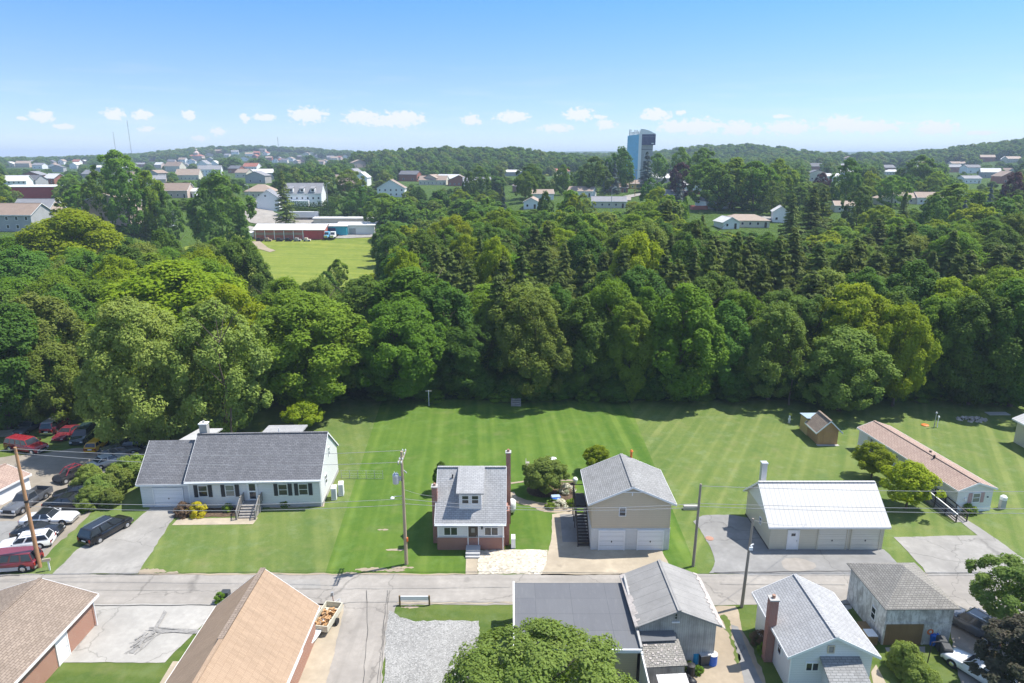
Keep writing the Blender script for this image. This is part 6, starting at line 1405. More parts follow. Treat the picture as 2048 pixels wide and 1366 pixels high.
# --- small trees, shrubs near the houses
def near_tree(key, px, py, h, r, label, name='small_tree', **kw): p = P(px, py); OCC.append((p.x, p.y, r)); return tree(key, p.x, p.y, h, r, name, label, z=0, **kw)
near_tree('s_round', 1090, 985, 4.3, 2.5, 'dense round tree in the mulch bed between the small house and the beige garage', 'round_tree')
near_tree('s_tree', 1192, 945, 3.6, 1.7, 'yellow-green young tree showing behind the roof of the beige garage')
near_tree('s_tree', 1742, 957, 4.6, 2.3, 'pale young tree farther along the left wall of the mobile home')
near_tree('s_tree', 1812, 1018, 5.6, 3.0, 'larger pale young tree in front of the mobile home ramp')
near_tree('s_tree', 610, 862, 4.6, 2.9, 'light green young tree behind the ranch house roof')
near_tree('s_dark', 884, 985, 3.9, 1.1, 'dark evergreen bush at the left wall of the small brick-based house', 'evergreen_bush', cat='bush')
near_tree('s_yellow', 397, 1030, 1.55, 1.05, 'bright yellow shrub in the bed in front of the ranch house', 'shrub', cat='bush')
near_tree('s_brown', 368, 1030, 1.6, 1.0, 'brownish-red shrub left of the bright yellow one', 'shrub', cat='bush')
near_tree('s_shrub', 455, 1022, .9, .6, 'low green plant in the mulch bed left of the porch steps', 'shrub', cat='bush')
near_tree('s_shrub', 572, 1012, .8, .7, 'low green plant under the right windows of the ranch house', 'shrub', cat='bush')
near_tree('s_shrub', 1935, 1027, 1.2, .85, 'round green bush at the front corner of the mobile home by the ramp', 'shrub', cat='bush')
near_tree('s_flower', 1133, 985, 1.1, 1.0, 'white-flowering bush by the foot of the deck', 'flowering_bush', cat='bush'); near_tree('s_flower', 1122, 1012, .8, .9, 'white-flowering bush by the blue garden table', 'flowering_bush', cat='bush')
near_tree('s_shrub', 1145, 1012, .9, .8, 'green plant in the bed beside the stair', 'shrub', cat='bush'); near_tree('s_shrub', 1100, 1016, .6, .7, 'low green plant at the edge of the flower bed', 'shrub', cat='bush')
near_tree('s_brown', 1521, 1290, 1.4, .8, 'brownish bush against the left wall of the white cottage', 'shrub', cat='bush'); near_tree('s_shrub', 1529, 1308, 1.0, .7, 'small bush beside the brick chimney of the white cottage', 'shrub', cat='bush')
near_tree('s_bush', 1808, 1345, 2.6, 1.3, 'light green leafy shrub in the yard between the cottage and the peeling garage', 'shrub', cat='bush'); near_tree('s_bush', 1835, 1368, 1.8, 1.3, 'darker low shrub in front of the light green one at the bottom of the photo', 'shrub', cat='bush')
near_tree('s_shrub', 440, 1204, 1.0, .5, 'small straggly plant at the corner of the brick house by the planter', 'shrub', cat='bush')
near_tree('s_shrub', 1378, 1345, 1.0, .5, 'weeds growing between the barrels and the tiny shed', 'shrub', cat='bush'); near_tree('s_shrub', 1394, 1347, .7, .5, 'low weeds in front of the cyan barrel', 'shrub', cat='bush')
for i, (px, py, h, r, l) in enumerate(((185, 1003, 2.6, 1.6, 'nearest the old black hardtop'), (182, 968, 3.2, 1.7, 'left end of the row'), (205, 985, 3.0, 1.7, 'second from the street'), (232, 975, 3.4, 1.8, 'middle of the row'), (255, 958, 3.6, 1.8, 'just right of the middle'), (278, 945, 3.2, 1.6, 'nearest the ranch garage wing'), (224, 1000, 2.2, 1.2, 'low one at the row foot'))):
    near_tree('s_bush', px, py + 12, h, r, 'bright green bush between car lot and ranch garage, ' + l, 'bush', cat='bush')
near_tree('s_shrub', 168, 1024, .8, .6, 'tiny bush between the old black and the white hardtop', 'shrub', cat='bush')
# foreground trees
tree('h_front', 1.9, 36.0, 8.0, 6.2, 'foreground_tree', 'large green tree filling the bottom centre of the photo', z=0, cat='tree')
tree('h_purple', 36.3, 40.4, 6.8, 3.1, 'purple_leaved_tree', 'dark purplish-leaved tree in the bottom right corner', z=0, cat='tree')
tree('h_green', 39.8, 46.8, 7.4, 3.3, 'foreground_tree', 'light green tree at the right edge above the parked cars', z=0, cat='tree')

# --- the wood itself: individual trees in view, the rest as one stuff object
def inwood(x, y):
    if y < 108 or y > 345: return False
    L_ = np.interp(y, [104, 150, 190, 240, 306, 345], [-150, -150, -50, -47, -55, -60])
    if y < 186: pass
    elif x < L_: return False
    if y < 186 and x < np.interp(y, [104, 186], [-150, -160]): return False
    far = np.interp(x / y, [-.25, -.1, 0, .14, .22, .3, .42, .5, .8], [345, 345, 300, 272, 262, 228, 215, 232, 250])
    return y < far and x < .86 * y
cand = []; rr = random.Random(77)
for gy in np.arange(109, 345, 8.8):
    for gx in np.arange(-150, 300, 9.4):
        x, y = gx + rr.uniform(-3.2, 3.2) + (4.7 if int(gy / 8.8) % 2 else 0), gy + rr.uniform(-3, 3)
        if not inwood(x, y): continue
        if any((x - a) ** 2 + (y - b) ** 2 < (2.6 + .42 * r) ** 2 for a, b, r in OCC): continue
        cand.append((x, y))
cand.sort(key=lambda p: p[1])
def pickkind(x, y):
    sx_ = x / y; con = 0
    if 120 < y < 175 and sx_ > -.17: con = .62
    if 175 <= y < 205 and sx_ > .1: con = .3
    if rr.random() < con: return rr.choice(['n_spruce', 'n_spruce2', 'n_spruce3', 'n_spruce2'])
    near_ = y < 190
    return rr.choice((['n_round', 'n_tall', 'n_dark', 'n_dark2', 'n_dark', 'n_round', 'n_lime', 'n_olive'] if near_ else ['m0', 'm1', 'm2', 'm0', 'm3', 'm6', 'm4', 'm2', 'm0', 'm3']))
stuff_pts = []; nb_, nc_ = 0, 0
# drop a few near houses seen beyond (keep their fronts clear)
CLEAR = [(1725, 375, 1905, 430, 340),(1378, 388, 1500, 445, 330), (1455, 425, 1580, 462, 300), (1040, 380, 1110, 418, 330), (1175, 396, 1262, 418, 330), (1735, 380, 1890, 425, 300), (505, 432, 748, 600, 330), (0, 405, 78, 470, 260), (1640, 400, 1705, 450, 300),(1385,385,1480,400,400)]
TOT = 0
def blocked(x, y, ztop, rad):
    u, v, w = project(x, y, ztop); u0, u1 = u - rad / w * F * .8, u + rad / w * F * .8; vb = project(x, y, zt(x, y))[1]
    return any(y < c[4] and u1 > c[0] and u0 < c[2] and v < c[3] and vb > c[1] for c in CLEAR)
for x, y in cand:
    k = pickkind(x, y); con = 'spruce' in k
    h = rr.uniform(15.5, 20) if not con else rr.uniform(14.5, 22.5)
    if y > 190: h = rr.uniform(12.5, 17)
    if y > 230: h = rr.uniform(10, 15)
    r = rr.uniform(5.2, 7.2) if not con else rr.uniform(5.0, 6.6)
    if blocked(x, y, zt(x, y) + h, r):
        h *= .62
        if blocked(x, y, zt(x, y) + h, r): h *= .7; r *= .8
        if blocked(x, y, zt(x, y) + h, r): continue
    u, v, w = project(x, y, zt(x, y) + h)
    if -130 < u < 2180 and ((con and nc_ < 150) or (not con and nb_ < 255)):
        if con: nc_ += 1
        else: nb_ += 1
        nm = 'spruce_tree' if con else 'broadleaf_tree'
        word = {'n_round': 'mid-green', 'n_tall': 'tall narrow mid-green', 'n_dark': 'dark green', 'n_dark2': 'tall dark green', 'n_lime': 'lime-green', 'n_olive': 'olive-green', 'm0': 'rounded mid-green', 'm1': 'tall mid-green', 'm2': 'rounded dark green', 'm3': 'lime-green', 'm4': 'pale green', 'm6': 'tall dark green', 'n_spruce': 'narrow', 'n_spruce2': 'wide up-swept', 'n_spruce3': 'wide drooping'}[k]
        where = 'in the dense wood just behind the front trees' if y < 150 else 'in the far half of the wood below the town'
        if x < -48: where = 'in the wood left of the meadow'
        if con: lb, g = '%s dark spruce %s' % (word, where), '%s spruces %s' % (word, where)
        else: lb, g = '%s leafy crown %s' % (word, where), '%s trees %s' % (word, where)
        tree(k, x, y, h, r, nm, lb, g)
    else: stuff_pts.append((x, y, h, r))
# understorey along the wood's edge: one mass of shrubs nobody could count
def merged(name, items, mats, label, cat, kind='stuff'):
    """items: (proto key, x, y, z, sr, sh, rot) merged into one mesh"""
    V, Lp, Tt, At, Mi = [], [], [], [], []; off = 0; cache = {}
    matidx = {}; ml = []
    for key, x, y, z, sr, sh_, rot in items:
        me = PROTO[key][0]
        if key not in cache:
            co = np.empty(len(me.vertices) * 3, np.float32); me.vertices.foreach_get('co', co); lo = np.empty(len(me.loops), np.int32); me.loops.foreach_get('vertex_index', lo)
            tt = np.empty(len(me.polygons), np.int32); me.polygons.foreach_get('loop_total', tt); av = np.empty(len(me.polygons), np.float32); me.attributes['v'].data.foreach_get('value', av)
            mi = np.empty(len(me.polygons), np.int32); me.polygons.foreach_get('material_index', mi); mm = []
            for m_ in me.materials:
                if m_.name not in matidx: matidx[m_.name] = len(ml); ml.append(m_)
                mm.append(matidx[m_.name])
            cache[key] = (co.reshape(-1, 3), lo, tt, av, np.array(mm, np.int32)[mi])
        co, lo, tt, av, mi = cache[key]; c, s = math.cos(rot), math.sin(rot)
        q = np.stack([(co[:, 0] * c - co[:, 1] * s) * sr + x, (co[:, 0] * s + co[:, 1] * c) * sr + y, co[:, 2] * sh_ + z], 1)
        V.append(q); Lp.append(lo + off); Tt.append(tt); At.append(np.clip(av * .7 + RNG.random() * .5 - .1, 0, 1.2)); Mi.append(mi); off += len(co)
    V, Lp, Tt, At, Mi = map(np.concatenate, (V, Lp, Tt, At, Mi)); me = bpy.data.meshes.new(name)
    me.vertices.add(len(V)); me.vertices.foreach_set('co', V.astype(np.float32).ravel()); me.loops.add(len(Lp)); me.loops.foreach_set('vertex_index', Lp.astype(np.int32)); me.polygons.add(len(Tt))
    me.polygons.foreach_set('loop_start', np.concatenate([[0], np.cumsum(Tt)[:-1]]).astype(np.int32)); me.polygons.foreach_set('loop_total', Tt.astype(np.int32)); me.polygons.foreach_set('material_index', Mi.astype(np.int32)); me.update()
    a = me.attributes.new('v', 'FLOAT', 'FACE'); a.data.foreach_set('value', At.astype(np.float32)); [me.materials.append(m_) for m_ in ml]
    o = bpy.data.objects.new(name, me); COL.objects.link(o); return tag(o, label, cat, kind=kind)
it = []
for i in range(150):
    x = rr.uniform(-30, 105); y = rr.uniform(103.5, 109); it.append((rr.choice(['s_shrub', 's_dark']), x, y, 0, rr.uniform(1.3, 2.3), rr.uniform(.7, 1.6) , rr.uniform(0, 6)))
for i in range(60):
    x = rr.uniform(-85, -32); y = rr.uniform(100, 108); it.append((rr.choice(['s_shrub', 's_dark']), x, y, 0, rr.uniform(1.3, 2.3), rr.uniform(.8, 1.7), rr.uniform(0, 6)))
merged('undergrowth', it, None, 'dark undergrowth along the foot of the wood', 'undergrowth')
# bushes at the foot of the meadow: individually
for i, (px, yt, w, Y) in enumerate(((575, 558, 40, 180), (610, 565, 36, 178), (650, 545, 50, 182), (675, 520, 44, 195), (540, 556, 40, 182))):
    tpx('m%d' % (i % 3), px, yt, w, Y, ('greyish','low green','yellow-green','tall green','small dark')[i] + ' bush at the bottom edge of the meadow', 'meadow_bush')
# ------------------------------------------------------------ buildings of the town beyond
for nm, c in (('pinkish', (.55, .43, .37)), ('cream_wall', (.6, .56, .46)), ('grey_wall', (.36, .36, .36)), ('redbrick_wall', (.33, .13, .09)), ('yellow_wall', (.62, .42, .10)), ('red_metal', (.40, .06, .055)), ('redwood', (.44, .14, .10)), ('blue_panel', (.2, .5, .72)), ('navy_panel', (.03, .045, .14)), ('roof_brown', (.27, .20, .155)), ('roof_tan', (.32, .245, .19)), ('roof_grey', (.22, .22, .23)), ('roof_dark', (.13, .13, .14)), ('roof_red', (.32, .12, .08)), ('roof_pale', (.55, .54, .52)), ('teal', (.05, .42, .52))):
    M[nm] = plain(nm, c, .75, .12, .6)
def fwin(h, face, us, z, w, hh, m='white_paint'):
    for u in us: h.window(face, u, z, w, hh, 1, frame=m, muntin=False, t=.12)
def far_house(name, px, py, W_, D_, e, r, axis, wall, roof, label, rz=0, wins=True, cat='house', group=None, chim=False, Yov=None):
    g = G(px, py) if Yov is None else None
    Yov = None; g = G(px, py)
    if Yov is not None: d = px_dir(px, py); t = Yov / d.y; g = Vector((d.x * t, Yov, zt(d.x * t, Yov)))
    # keep the front wall where the photograph has it
    h = House(name, label, cat, g.x, g.y, R(rz), -W_ / 2, W_ / 2, 0, D_, e, r, axis, wall, roof, .45, .4, z0=g.z - .02, group=group, th=.22)
    if wins:
        n = max(2, int(W_ / 3)); us = [-W_ / 2 + W_ * (k + .5) / n for k in range(n)]
        if e > 4.8: fwin(h, 'S', us, 1.0, 1.1, 1.3); fwin(h, 'S', us, 3.7, 1.1, 1.3)
        else:
            fwin(h, 'S', us[:-1], 1.0, 1.1, 1.2)
            if W_ > 6: h.door('S', us[-1], .1, 1.0, 2.1, 'brown_door', 'white_paint', knob=False)
    if chim: chimney(h.root, W_ * .2, D_ / 2, e, r + 1.0, .8, .8, 'redbrick_wall', 'foundation', False)
    return h
h = far_house('apartment_building', 18, 463, 17, 11, 5.7, 9.0, 'x', 'grey_wall', 'roof_brown', 'two-storey grey apartment building with brown roof at the left edge', -3, True, 'building'); h.corner_boards()
h = far_house('apartment_building', 65, 452, 13, 10, 5.7, 9.3, 'x', 'pinkish', 'roof_grey', 'second apartment building with a dark grey roof, behind the one at the left edge', 0, False, 'building')
far_house('warehouse', 75, 398, 34, 18, 6.5, 7.2, 'x', 'red_metal', 'roof_pale', 'long low red-walled warehouse at the left, above the apartment roofs', 2, False, 'warehouse', Yov=330)
far_house('house', 30, 378, 15, 10, 5.5, 9, 'x', 'white_paint', 'roof_pale', 'white two-storey house above the red warehouse', 10, Yov=370)
h = far_house('house', 215, 446, 17, 12, 8, 11, 'y', 'pinkish', 'roof_tan', 'large pink windowless house half hidden by dark trees at the left', 5, False, Yov=255)
h = far_house('house', 197, 442, 6, 8, 3.6, 5.6, 'x', 'pinkish', 'roof_red', 'small red-roofed wing in front of the large pink house', 20, True, Yov=247)
far_house('house', 350, 396, 14, 10, 4.2, 8.0, 'x', 'pinkish', 'roof_brown', 'house with a steep pinkish roof left of the large dark double tree', 0, Yov=330); far_house('house', 376, 395, 8, 8, 3.5, 5, 'x', 'white_paint', 'roof_pale', 'low white wing right of the steep pinkish-roofed house', 0, Yov=332)
for i, (px, py, W_, e, r, ax, w, rf, Y) in enumerate([(345, 343, 18, 6, 10, 'x', 'cream_wall', 'roof_brown', 620), (405, 340, 12, 7, 11, 'y', 'white_paint', 'roof_grey', 640), (428, 338, 12, 7, 11, 'y', 'white_paint', 'roof_pale', 650), (375, 360, 16, 4, 8, 'x', 'cream_wall', 'roof_tan', 500), (420, 352, 18, 6, 9, 'x', 'white_paint', 'roof_grey', 520), (500, 345, 14, 6, 9, 'x', 'white_paint', 'roof_red', 560), (503, 353, 14, 4, 6, 'x', 'cream_wall', 'roof_pale', 540), (45, 335, 18, 6, 9, 'x', 'pinkish', 'roof_tan', 700), (85, 325, 20, 6, 9, 'x', 'cream_wall', 'roof_brown', 1000), (705, 367, 12, 6, 10, 'y', 'pinkish', 'roof_grey', 430), (722, 372, 8, 6, 9, 'y', 'white_paint', 'roof_pale', 440), (782, 394, 14, 5, 9, 'y', 'white_paint', 'roof_brown', 345), (700, 382, 12, 4, 7, 'x', 'redbrick_wall', 'roof_brown', 400), (895, 368, 15, 4, 6.5, 'x', 'white_paint', 'roof_pale', 430), (865, 370, 18, 3.5, 6, 'x', 'cream_wall', 'roof_brown', 420), (918, 372, 14, 4, 7, 'y', 'redbrick_wall', 'roof_tan', 410), (955, 378, 16, 4, 7, 'x', 'cream_wall', 'roof_grey', 380)]):
    d = ['cream house with brown roof left of the white twin gables', 'left one of the two white gabled houses on the hillside at left', 'right one of the two white gabled houses on the hillside at left', 'tan-roofed low house below the white twin gables', 'long grey-roofed white house below the white twin gables', 'red-roofed white house left of the hill', 'pale flat-roofed house just below the red-roofed one', 'tan-roofed house far left among the trees', 'wide house with brown roof far left near the skyline', 'grey-gabled house right of the white mansion', 'narrow white house right of the grey gable', 'white-gabled house right of the dark trees beyond the hedge', 'brick house below the grey gable', 'white house with pale roof among the centre trees', 'long cream bungalow left of the pale-roofed house in the centre', 'brick gable house right of the pale-roofed house in the centre', 'grey-roofed cream house nearest the wood in the centre'][i]
    far_house('house', px, py, W_ * 1.25, 12, e * 1.15, r * 1.2, ax, w, rf, d, (i * 37) % 30 - 15, Yov=Y)
h = far_house('bungalow', 518, 396, 16, 12, 3.6, 7.5, 'hip', 'cream_wall', 'roof_tan', 'bungalow with a wide hipped tan roof beside the junction of the town road', 0, Yov=430)
# white barn and mansion
h = far_house('white_barn', 537, 421, 11, 16, 6.5, 10.5, 'y', 'white_paint', 'roof_grey', 'tall white gabled barn left of the big spruce', 12, False, 'barn', Yov=362); h.window('S', -1, 7, 1, 1, 1)
h = far_house('mansion', 606, 412, 21, 13, 7.2, 12.5, 'x', 'white_paint', 'roof_grey', 'large white house with a big grey roof and dormers behind the tall hedge', 3, True, 'house', Yov=372)
for u in (-6, 0, 6): dm_ = MB().box(u - 1.1, -.1, 7.6, u + 1.1, 3, 9.6).build('dormer', 'white_paint', h.root); MB().box(u - .7, -.14, 8.0, u + .7, -.101, 9.3).build('dormer_window', 'glass', dm_); MB().slab([(u - 1.3, -.4, 9.7), (u + 1.3, -.4, 9.7), (u + 1.3, 4, 10.9), (u - 1.3, 4, 10.9)], .15).build('dormer_roof', 'roof_grey', dm_)
MB().box(-8, -3.5, 0, 4, -.02, 3.2).build('porch', 'white_paint', h.root)
# clipped hedge of columnar evergreens: individual trees, one group
reg_con('hedge', 'needle', 7, 1.0, 16, 8, 8, .5, True, droop=-.2, power=.35, base=.0); M['hedgeleaf'] = leafmat('hedgeleaf', (.03, .075, .012), (.06, .13, .02), .1, .02); PROTO['hedge'][0].materials[0] = M['hedgeleaf']
for i in range(24):
    px = 592 + i * 3.9; Y = 356 - i * .75; x = (px - 1024) / F * Y * 1.02; tree('hedge', x, Y, 7.4 + (i > 14) * 1.2, 1.0, 'hedge_tree', 'columnar evergreen in the tall clipped hedge behind the white trailer', 'tall hedge behind the white trailer', 'hedge tree')
# semi trailer
g = G(606, 440); t_ = thing('semi_trailer', (g.x, g.y, g.z), R(-1), 'long white semi trailer parked behind the red-sided barn', 'trailer')
MB().box(-7.6, 0, 1.2, 7.6, 2.5, 4.0).build('trailer_box', 'white_paint', t_); MB().box(-7.5, .1, .9, 7.5, 2.4, 1.19).build('frame', 'black', t_)
for x in (-6.3, -5.1, 5.5): MB().tube((x, 0, .5), (x, .5, .5), .5, n=14).tube((x, 2, .5), (x, 2.5, .5), .5, n=14).build('wheel', 'rubber', t_)
# red-sided barn
h = far_house('red_barn', 579, 480, 31, 13, 4.6, 6.6, 'x', 'redwood', 'roof_pale', 'long red-sided barn with a pale grey metal roof at the top of the meadow', 0, False, 'barn')
h.plate('S', 6.6, 15.5, 0, 4.3, 'red_metal', 'red_panel', .08); h.plate('S', -15.4, 6.5, 2.2, 3.3, 'roof_tan', 'open_bay_beam', .05)
for k in range(6): h.plate('S', -15 + k * 4.2, -14.7 + k * 4.2, 0, 4.4, 'white_paint', 'post', .1)
MB().box(-20, 2, 0, -15.8, 8, 3).build('side_tank', 'white_paint', h.root)
h = far_house('blue_workshop', 672, 472, 10, 12, 4.5, 5, 'x', 'teal', 'roof_pale', 'bright blue-fronted workshop right of the red-sided barn', 0, False, 'workshop'); h.plate('S', -4, 0, 0, 3.6, 'navy_panel', 'door', .06)
h = far_house('white_workshop', 712, 470, 17, 12, 4.5, 5.4, 'x', 'white_paint', 'roof_pale', 'white workshop with a pale roof beside the blue-fronted one', 0, False, 'workshop'); h.plate('S', -3, 0, 0, 3, 'grey_wall', 'door', .06)
h = far_house('storage_building', 690, 449, 30, 8, 3, 3.4, 'x', 'cream_wall', 'roof_pale', 'long low pale building behind the two workshops', 0, False, 'building')
rr2 = random.Random(9)
for i, px in enumerate((520, 537, 560, 578, 596, 615)):
    g = G(px, 483); o = MB().box(-1.4, -.8, .3, 1.4, .8, 1.0).box(-1.2, -.7, 1.0, .2, .7, 1.6).build('wagon_body', ('black', 'roof_tan', 'bin_dark', 'black', 'grey_wall', 'cream_wall')[i]); o.name = 'farm_implement'
    for x in (-1, 1): MB().tube((x, -.95, .35), (x, -.8, .35), .35, n=12).tube((x, .8, .35), (x, .95, .35), .35, n=12).build('wheel', 'rubber', o)
    o.location = g; tag(o, 'farm implement by the red-sided barn front, ' + ('leftmost', 'second from left', 'third from left', 'third from right', 'second from right', 'rightmost')[i], 'farm machine', 'machines along the red-sided barn')
def lorry(px, py, col, label, rz=-90):
    g = G(px, py); t_ = thing('lorry', (g.x, g.y, g.z), R(rz), label, 'lorry')
    MB().hexa([(1.2, -1.2, .9), (3.6, -1.0, .9), (3.6, 1.0, .9), (1.2, 1.2, .9)], [(1.2, -1.1, 3.1), (2.4, -1.05, 3.1), (2.4, 1.05, 3.1), (1.2, 1.1, 3.1)]).build('cab', col, t_); MB().box(2.5, -.8, .7, 4.6, .8, 1.7).build('hood', col, t_); MB().box(-4, -1.2, 1.1, 1.1, 1.2, 1.35).build('frame', 'black', t_)
    MB().hexa([(2.9,-.9,1.75),(3.2,-.9,1.75),(3.2,.9,1.75),(2.9,.9,1.75)],[(2.42,-.85,2.8),(2.6,-.85,2.8),(2.6,.85,2.8),(2.42,.85,2.8)]).build('windscreen', 'glass', t_); MB().box(4.6, -.7, .7, 4.68, .7, 1.6).build('grille', 'chrome', t_)
    for x in (3.6, -1.8, -3.1):
        for s in (-1, 1): MB().tube((x, s * .8, .5), (x, s * 1.2, .5), .5, n=12).build('wheel', 'rubber', t_)
lorry(657, 476, 'blue_panel', 'lorry with a blue cab parked before the blue workshop'); lorry(669, 476, 'white_paint', 'lorry with a white cab right of the blue one')
for i, (px, py, c, rz, l) in enumerate(((505, 411, 'navy', 60, 'dark car driving on the pale town road'), (557, 434, 'silver', 10, 'silver car parked at the left of the white semi trailer'), (566, 437, 'white', 10, 'white car next to the silver one by the semi trailer'), (343, 455, 'white', 0, 'white car on the grass left of the large dark double tree'), (730, 437, 'grey', 90, 'dark car parked far back right of the storage building'))):
    g = G(px, py); make_car('distant_car', 'sedan', c, g, R(rz), l, z=g.z)
# centre houses
far_house('white_shed_house', 1062, 418, 7, 14, 3.4, 5.2, 'y', 'white_paint', 'roof_tan', 'gable-fronted white house just above the wood left of the pink-roofed bungalow', -6, True, Yov=288)
far_house('bungalow', 1085, 400, 12, 8, 3.4, 5.4, 'x', 'white_paint', 'roof_tan', 'tan-roofed wing behind the gable-fronted white house', 5, False, Yov=305)
far_house('brick_house', 1047, 384, 9, 12, 3.8, 6.4, 'y', 'orange_brick', 'roof_brown', 'orange brick gabled house among trees left of centre', 12, False, Yov=370)
far_house('bungalow', 1160, 394, 14, 9, 3.4, 5.6, 'x', 'white_paint', 'roof_tan', 'white bungalow with a pinkish roof by the curving town road', -20, Yov=345)
far_house('bungalow', 1232, 385, 14, 9, 3.1, 5.2, 'x', 'redbrick_wall', 'roof_brown', 'low brown-roofed bungalow on the lawn above the curving road', -8, Yov=372)
far_house('house', 1218, 416, 16, 9, 3.2, 5.2, 'x', 'cream_wall', 'roof_grey', 'grey-roofed house nearest the wood below the curving road', -5, Yov=282)
far_house('yellow_fronted_building', 1283, 378, 15, 10, 3.6, 5.8, 'x', 'yellow_wall', 'roof_brown', 'building with a bright yellow front left of the round dark tree', 0, True, 'building', Yov=395)
far_house('house', 1325, 366, 16, 10, 4, 7, 'x', 'pinkish', 'roof_pale', 'pale house behind the round dark tree', 8, Yov=450)
far_house('house', 1125, 350, 16, 10, 4, 6.5, 'x', 'cream_wall', 'roof_red', 'red-roofed farmhouse at the edge of the mown field', 15, Yov=520)
far_house('house', 1025, 352, 24, 12, 4, 6, 'x', 'grey_wall', 'roof_pale', 'long pale-roofed building at the foot of the dark ridge', 0, False, Yov=560)
h = far_house('house', 1390, 389, 13, 9, 5.4, 7.6, 'x', 'white_paint', 'roof_pale', 'white two-storey house with a red brick lower storey left of the tall trees', 6, True, Yov=345); h.plate('S', -6.5, 6.5, 0, 2.3, 'redbrick_wall', 'brick_storey', .09)
h = far_house('house', 1430, 418, 9, 12, 3.7, 6.3, 'y', 'white_paint', 'roof_dark', 'white gabled house with a dark roof below the tall light green trees', 10, True, Yov=300); MB().box(-12, -2, 0, -4.6, 1, 1.6).build('red_terrace', 'redwood', h.root); MB().box(4.6, 1, 0, 10, 9, 2.8).build('side_wing', 'white_paint', h.root)
far_house('house', 1350, 400, 12, 8, 3, 5.2, 'x', 'redbrick_wall', 'roof_grey', 'grey-roofed brick house left of the pale blue spruce', 0, Yov=300)
far_house('house', 1492, 455, 18, 10, 2.7, 4.9, 'hip', 'cream_wall', 'roof_tan', 'house with a wide tan hipped roof at the upper edge of the wood, right', -6, True, Yov=236)
far_house('white_shed_house', 1462, 458, 7, 8, 2.8, 4.6, 'y', 'white_paint', 'roof_pale', 'white-gabled shed left of the wide tan hipped roof', 10, True, Yov=232)
far_house('white_shed_house', 1560, 445, 6, 8, 4.6, 6.6, 'y', 'white_paint', 'roof_pale', 'white gabled shed beside the dark spruce right of the tan hipped roof', -15, True, Yov=245)
h = far_house('bungalow', 1783, 411, 12, 10, 3.4, 5.6, 'y', 'cream_wall', 'roof_tan', 'cream gabled house at the left end of the orange-roofed row', -10, True, Yov=275)
h = far_house('bungalow', 1815, 408, 18, 9, 3.2, 5.6, 'x', 'cream_wall', 'roof_tan', 'orange-roofed long bungalow in the middle of the row behind the dark spruce', -4, True, Yov=290)
h = far_house('bungalow', 1858, 409, 11, 10, 3.5, 5.9, 'x', 'white_paint', 'roof_brown', 'white bungalow with a brown hipped roof at the right end of the row', -12, True, Yov=285)
far_house('house', 1665, 363, 12, 9, 4.5, 6.6, 'x', 'white_paint', 'roof_pale', 'white house between the dark red tree and the lone tall tree', 0, Yov=440)
far_house('house', 1787, 350, 16, 9, 3.4, 5.6, 'hip', 'white_paint', 'roof_pale', 'pale hipped-roof bungalow above the wide round tree', 0, Yov=470)
far_house('house', 1688, 425, 8, 8, 3.2, 5.0, 'x', 'cream_wall', 'roof_tan', 'small tan-roofed house between the large spruce and the dark rounded tree', -10, Yov=262)
far_house('house', 1920, 333, 22, 12, 4, 6.5, 'x', 'cream_wall', 'roof_brown', 'tan-roofed house high on the right', 0, Yov=640)
far_house('house', 1945, 367, 14, 9, 4, 6, 'x', 'white_paint', 'roof_grey', 'grey-roofed white house half hidden at right', 5, Yov=400)
far_house('house', 2030, 325, 20, 12, 5, 8, 'x', 'cream_wall', 'roof_tan', 'house on the right hilltop near the edge', 0, Yov=800)
# hillside town on the left skyline
hp = random.Random(12); hcount = 0
hl = [(418,305),(436,304),(452,303),(470,306),(486,300),(497,297),(512,300),(524,302),(536,306),(548,303),(556,308),(566,300),(578,306),(590,309),(602,304),(612,309),(622,305),(634,311),(646,308),(660,311),(676,312),(690,309),(508,309),(530,311),(560,313),(598,314),(640,315),(668,316),(380,311),(362,313),(340,312),(100,318),(120,316),(150,318),(60,320)]
for i, (px, py) in enumerate(hl):
    Y = hp.uniform(1480, 1800) if px > 400 else hp.uniform(1300, 1500); d = px_dir(px, py); x = d.x * Y / d.y
    W_ = hp.uniform(11, 18); m = hp.choice(['white_paint', 'cream_wall', 'pinkish', 'white_paint', 'redbrick_wall']); rf = hp.choice(['roof_grey', 'roof_brown', 'roof_dark', 'roof_red', 'roof_tan'])
    e = hp.uniform(5, 7); h = House('hill_house', 'small house with a %s roof on the far left hillside' % rf[5:], 'house', x, Y, R(hp.uniform(-25, 25)), -W_ / 2, W_ / 2, 0, 10, e, e + hp.uniform(3, 4), hp.choice('xxy'), m, rf, .4, .4, z0=zt(x, Y), group='%s-roofed houses on the far left hillside' % rf[5:], th=.3, trim=None); fwin(h, 'S', [-W_ / 4, W_ / 4], 3.5, 1.6, 1.8)
d = px_dir(390, 311); Y = 1500; x = d.x * Y / d.y; h = House('domed_hall', 'pinkish hall with a stepped pointed roof on the left skyline', 'building', x, Y, 0, -14, 14, 0, 16, 10, 14, 'hip', 'pinkish', 'roof_red', .5, z0=zt(x, Y)); MB().lathe((0, 8, 12), [(6, 0), (6, 5), (2, 8), (2, 11), (.1, 14)], 8).build('cupola', 'pinkish', h.root)
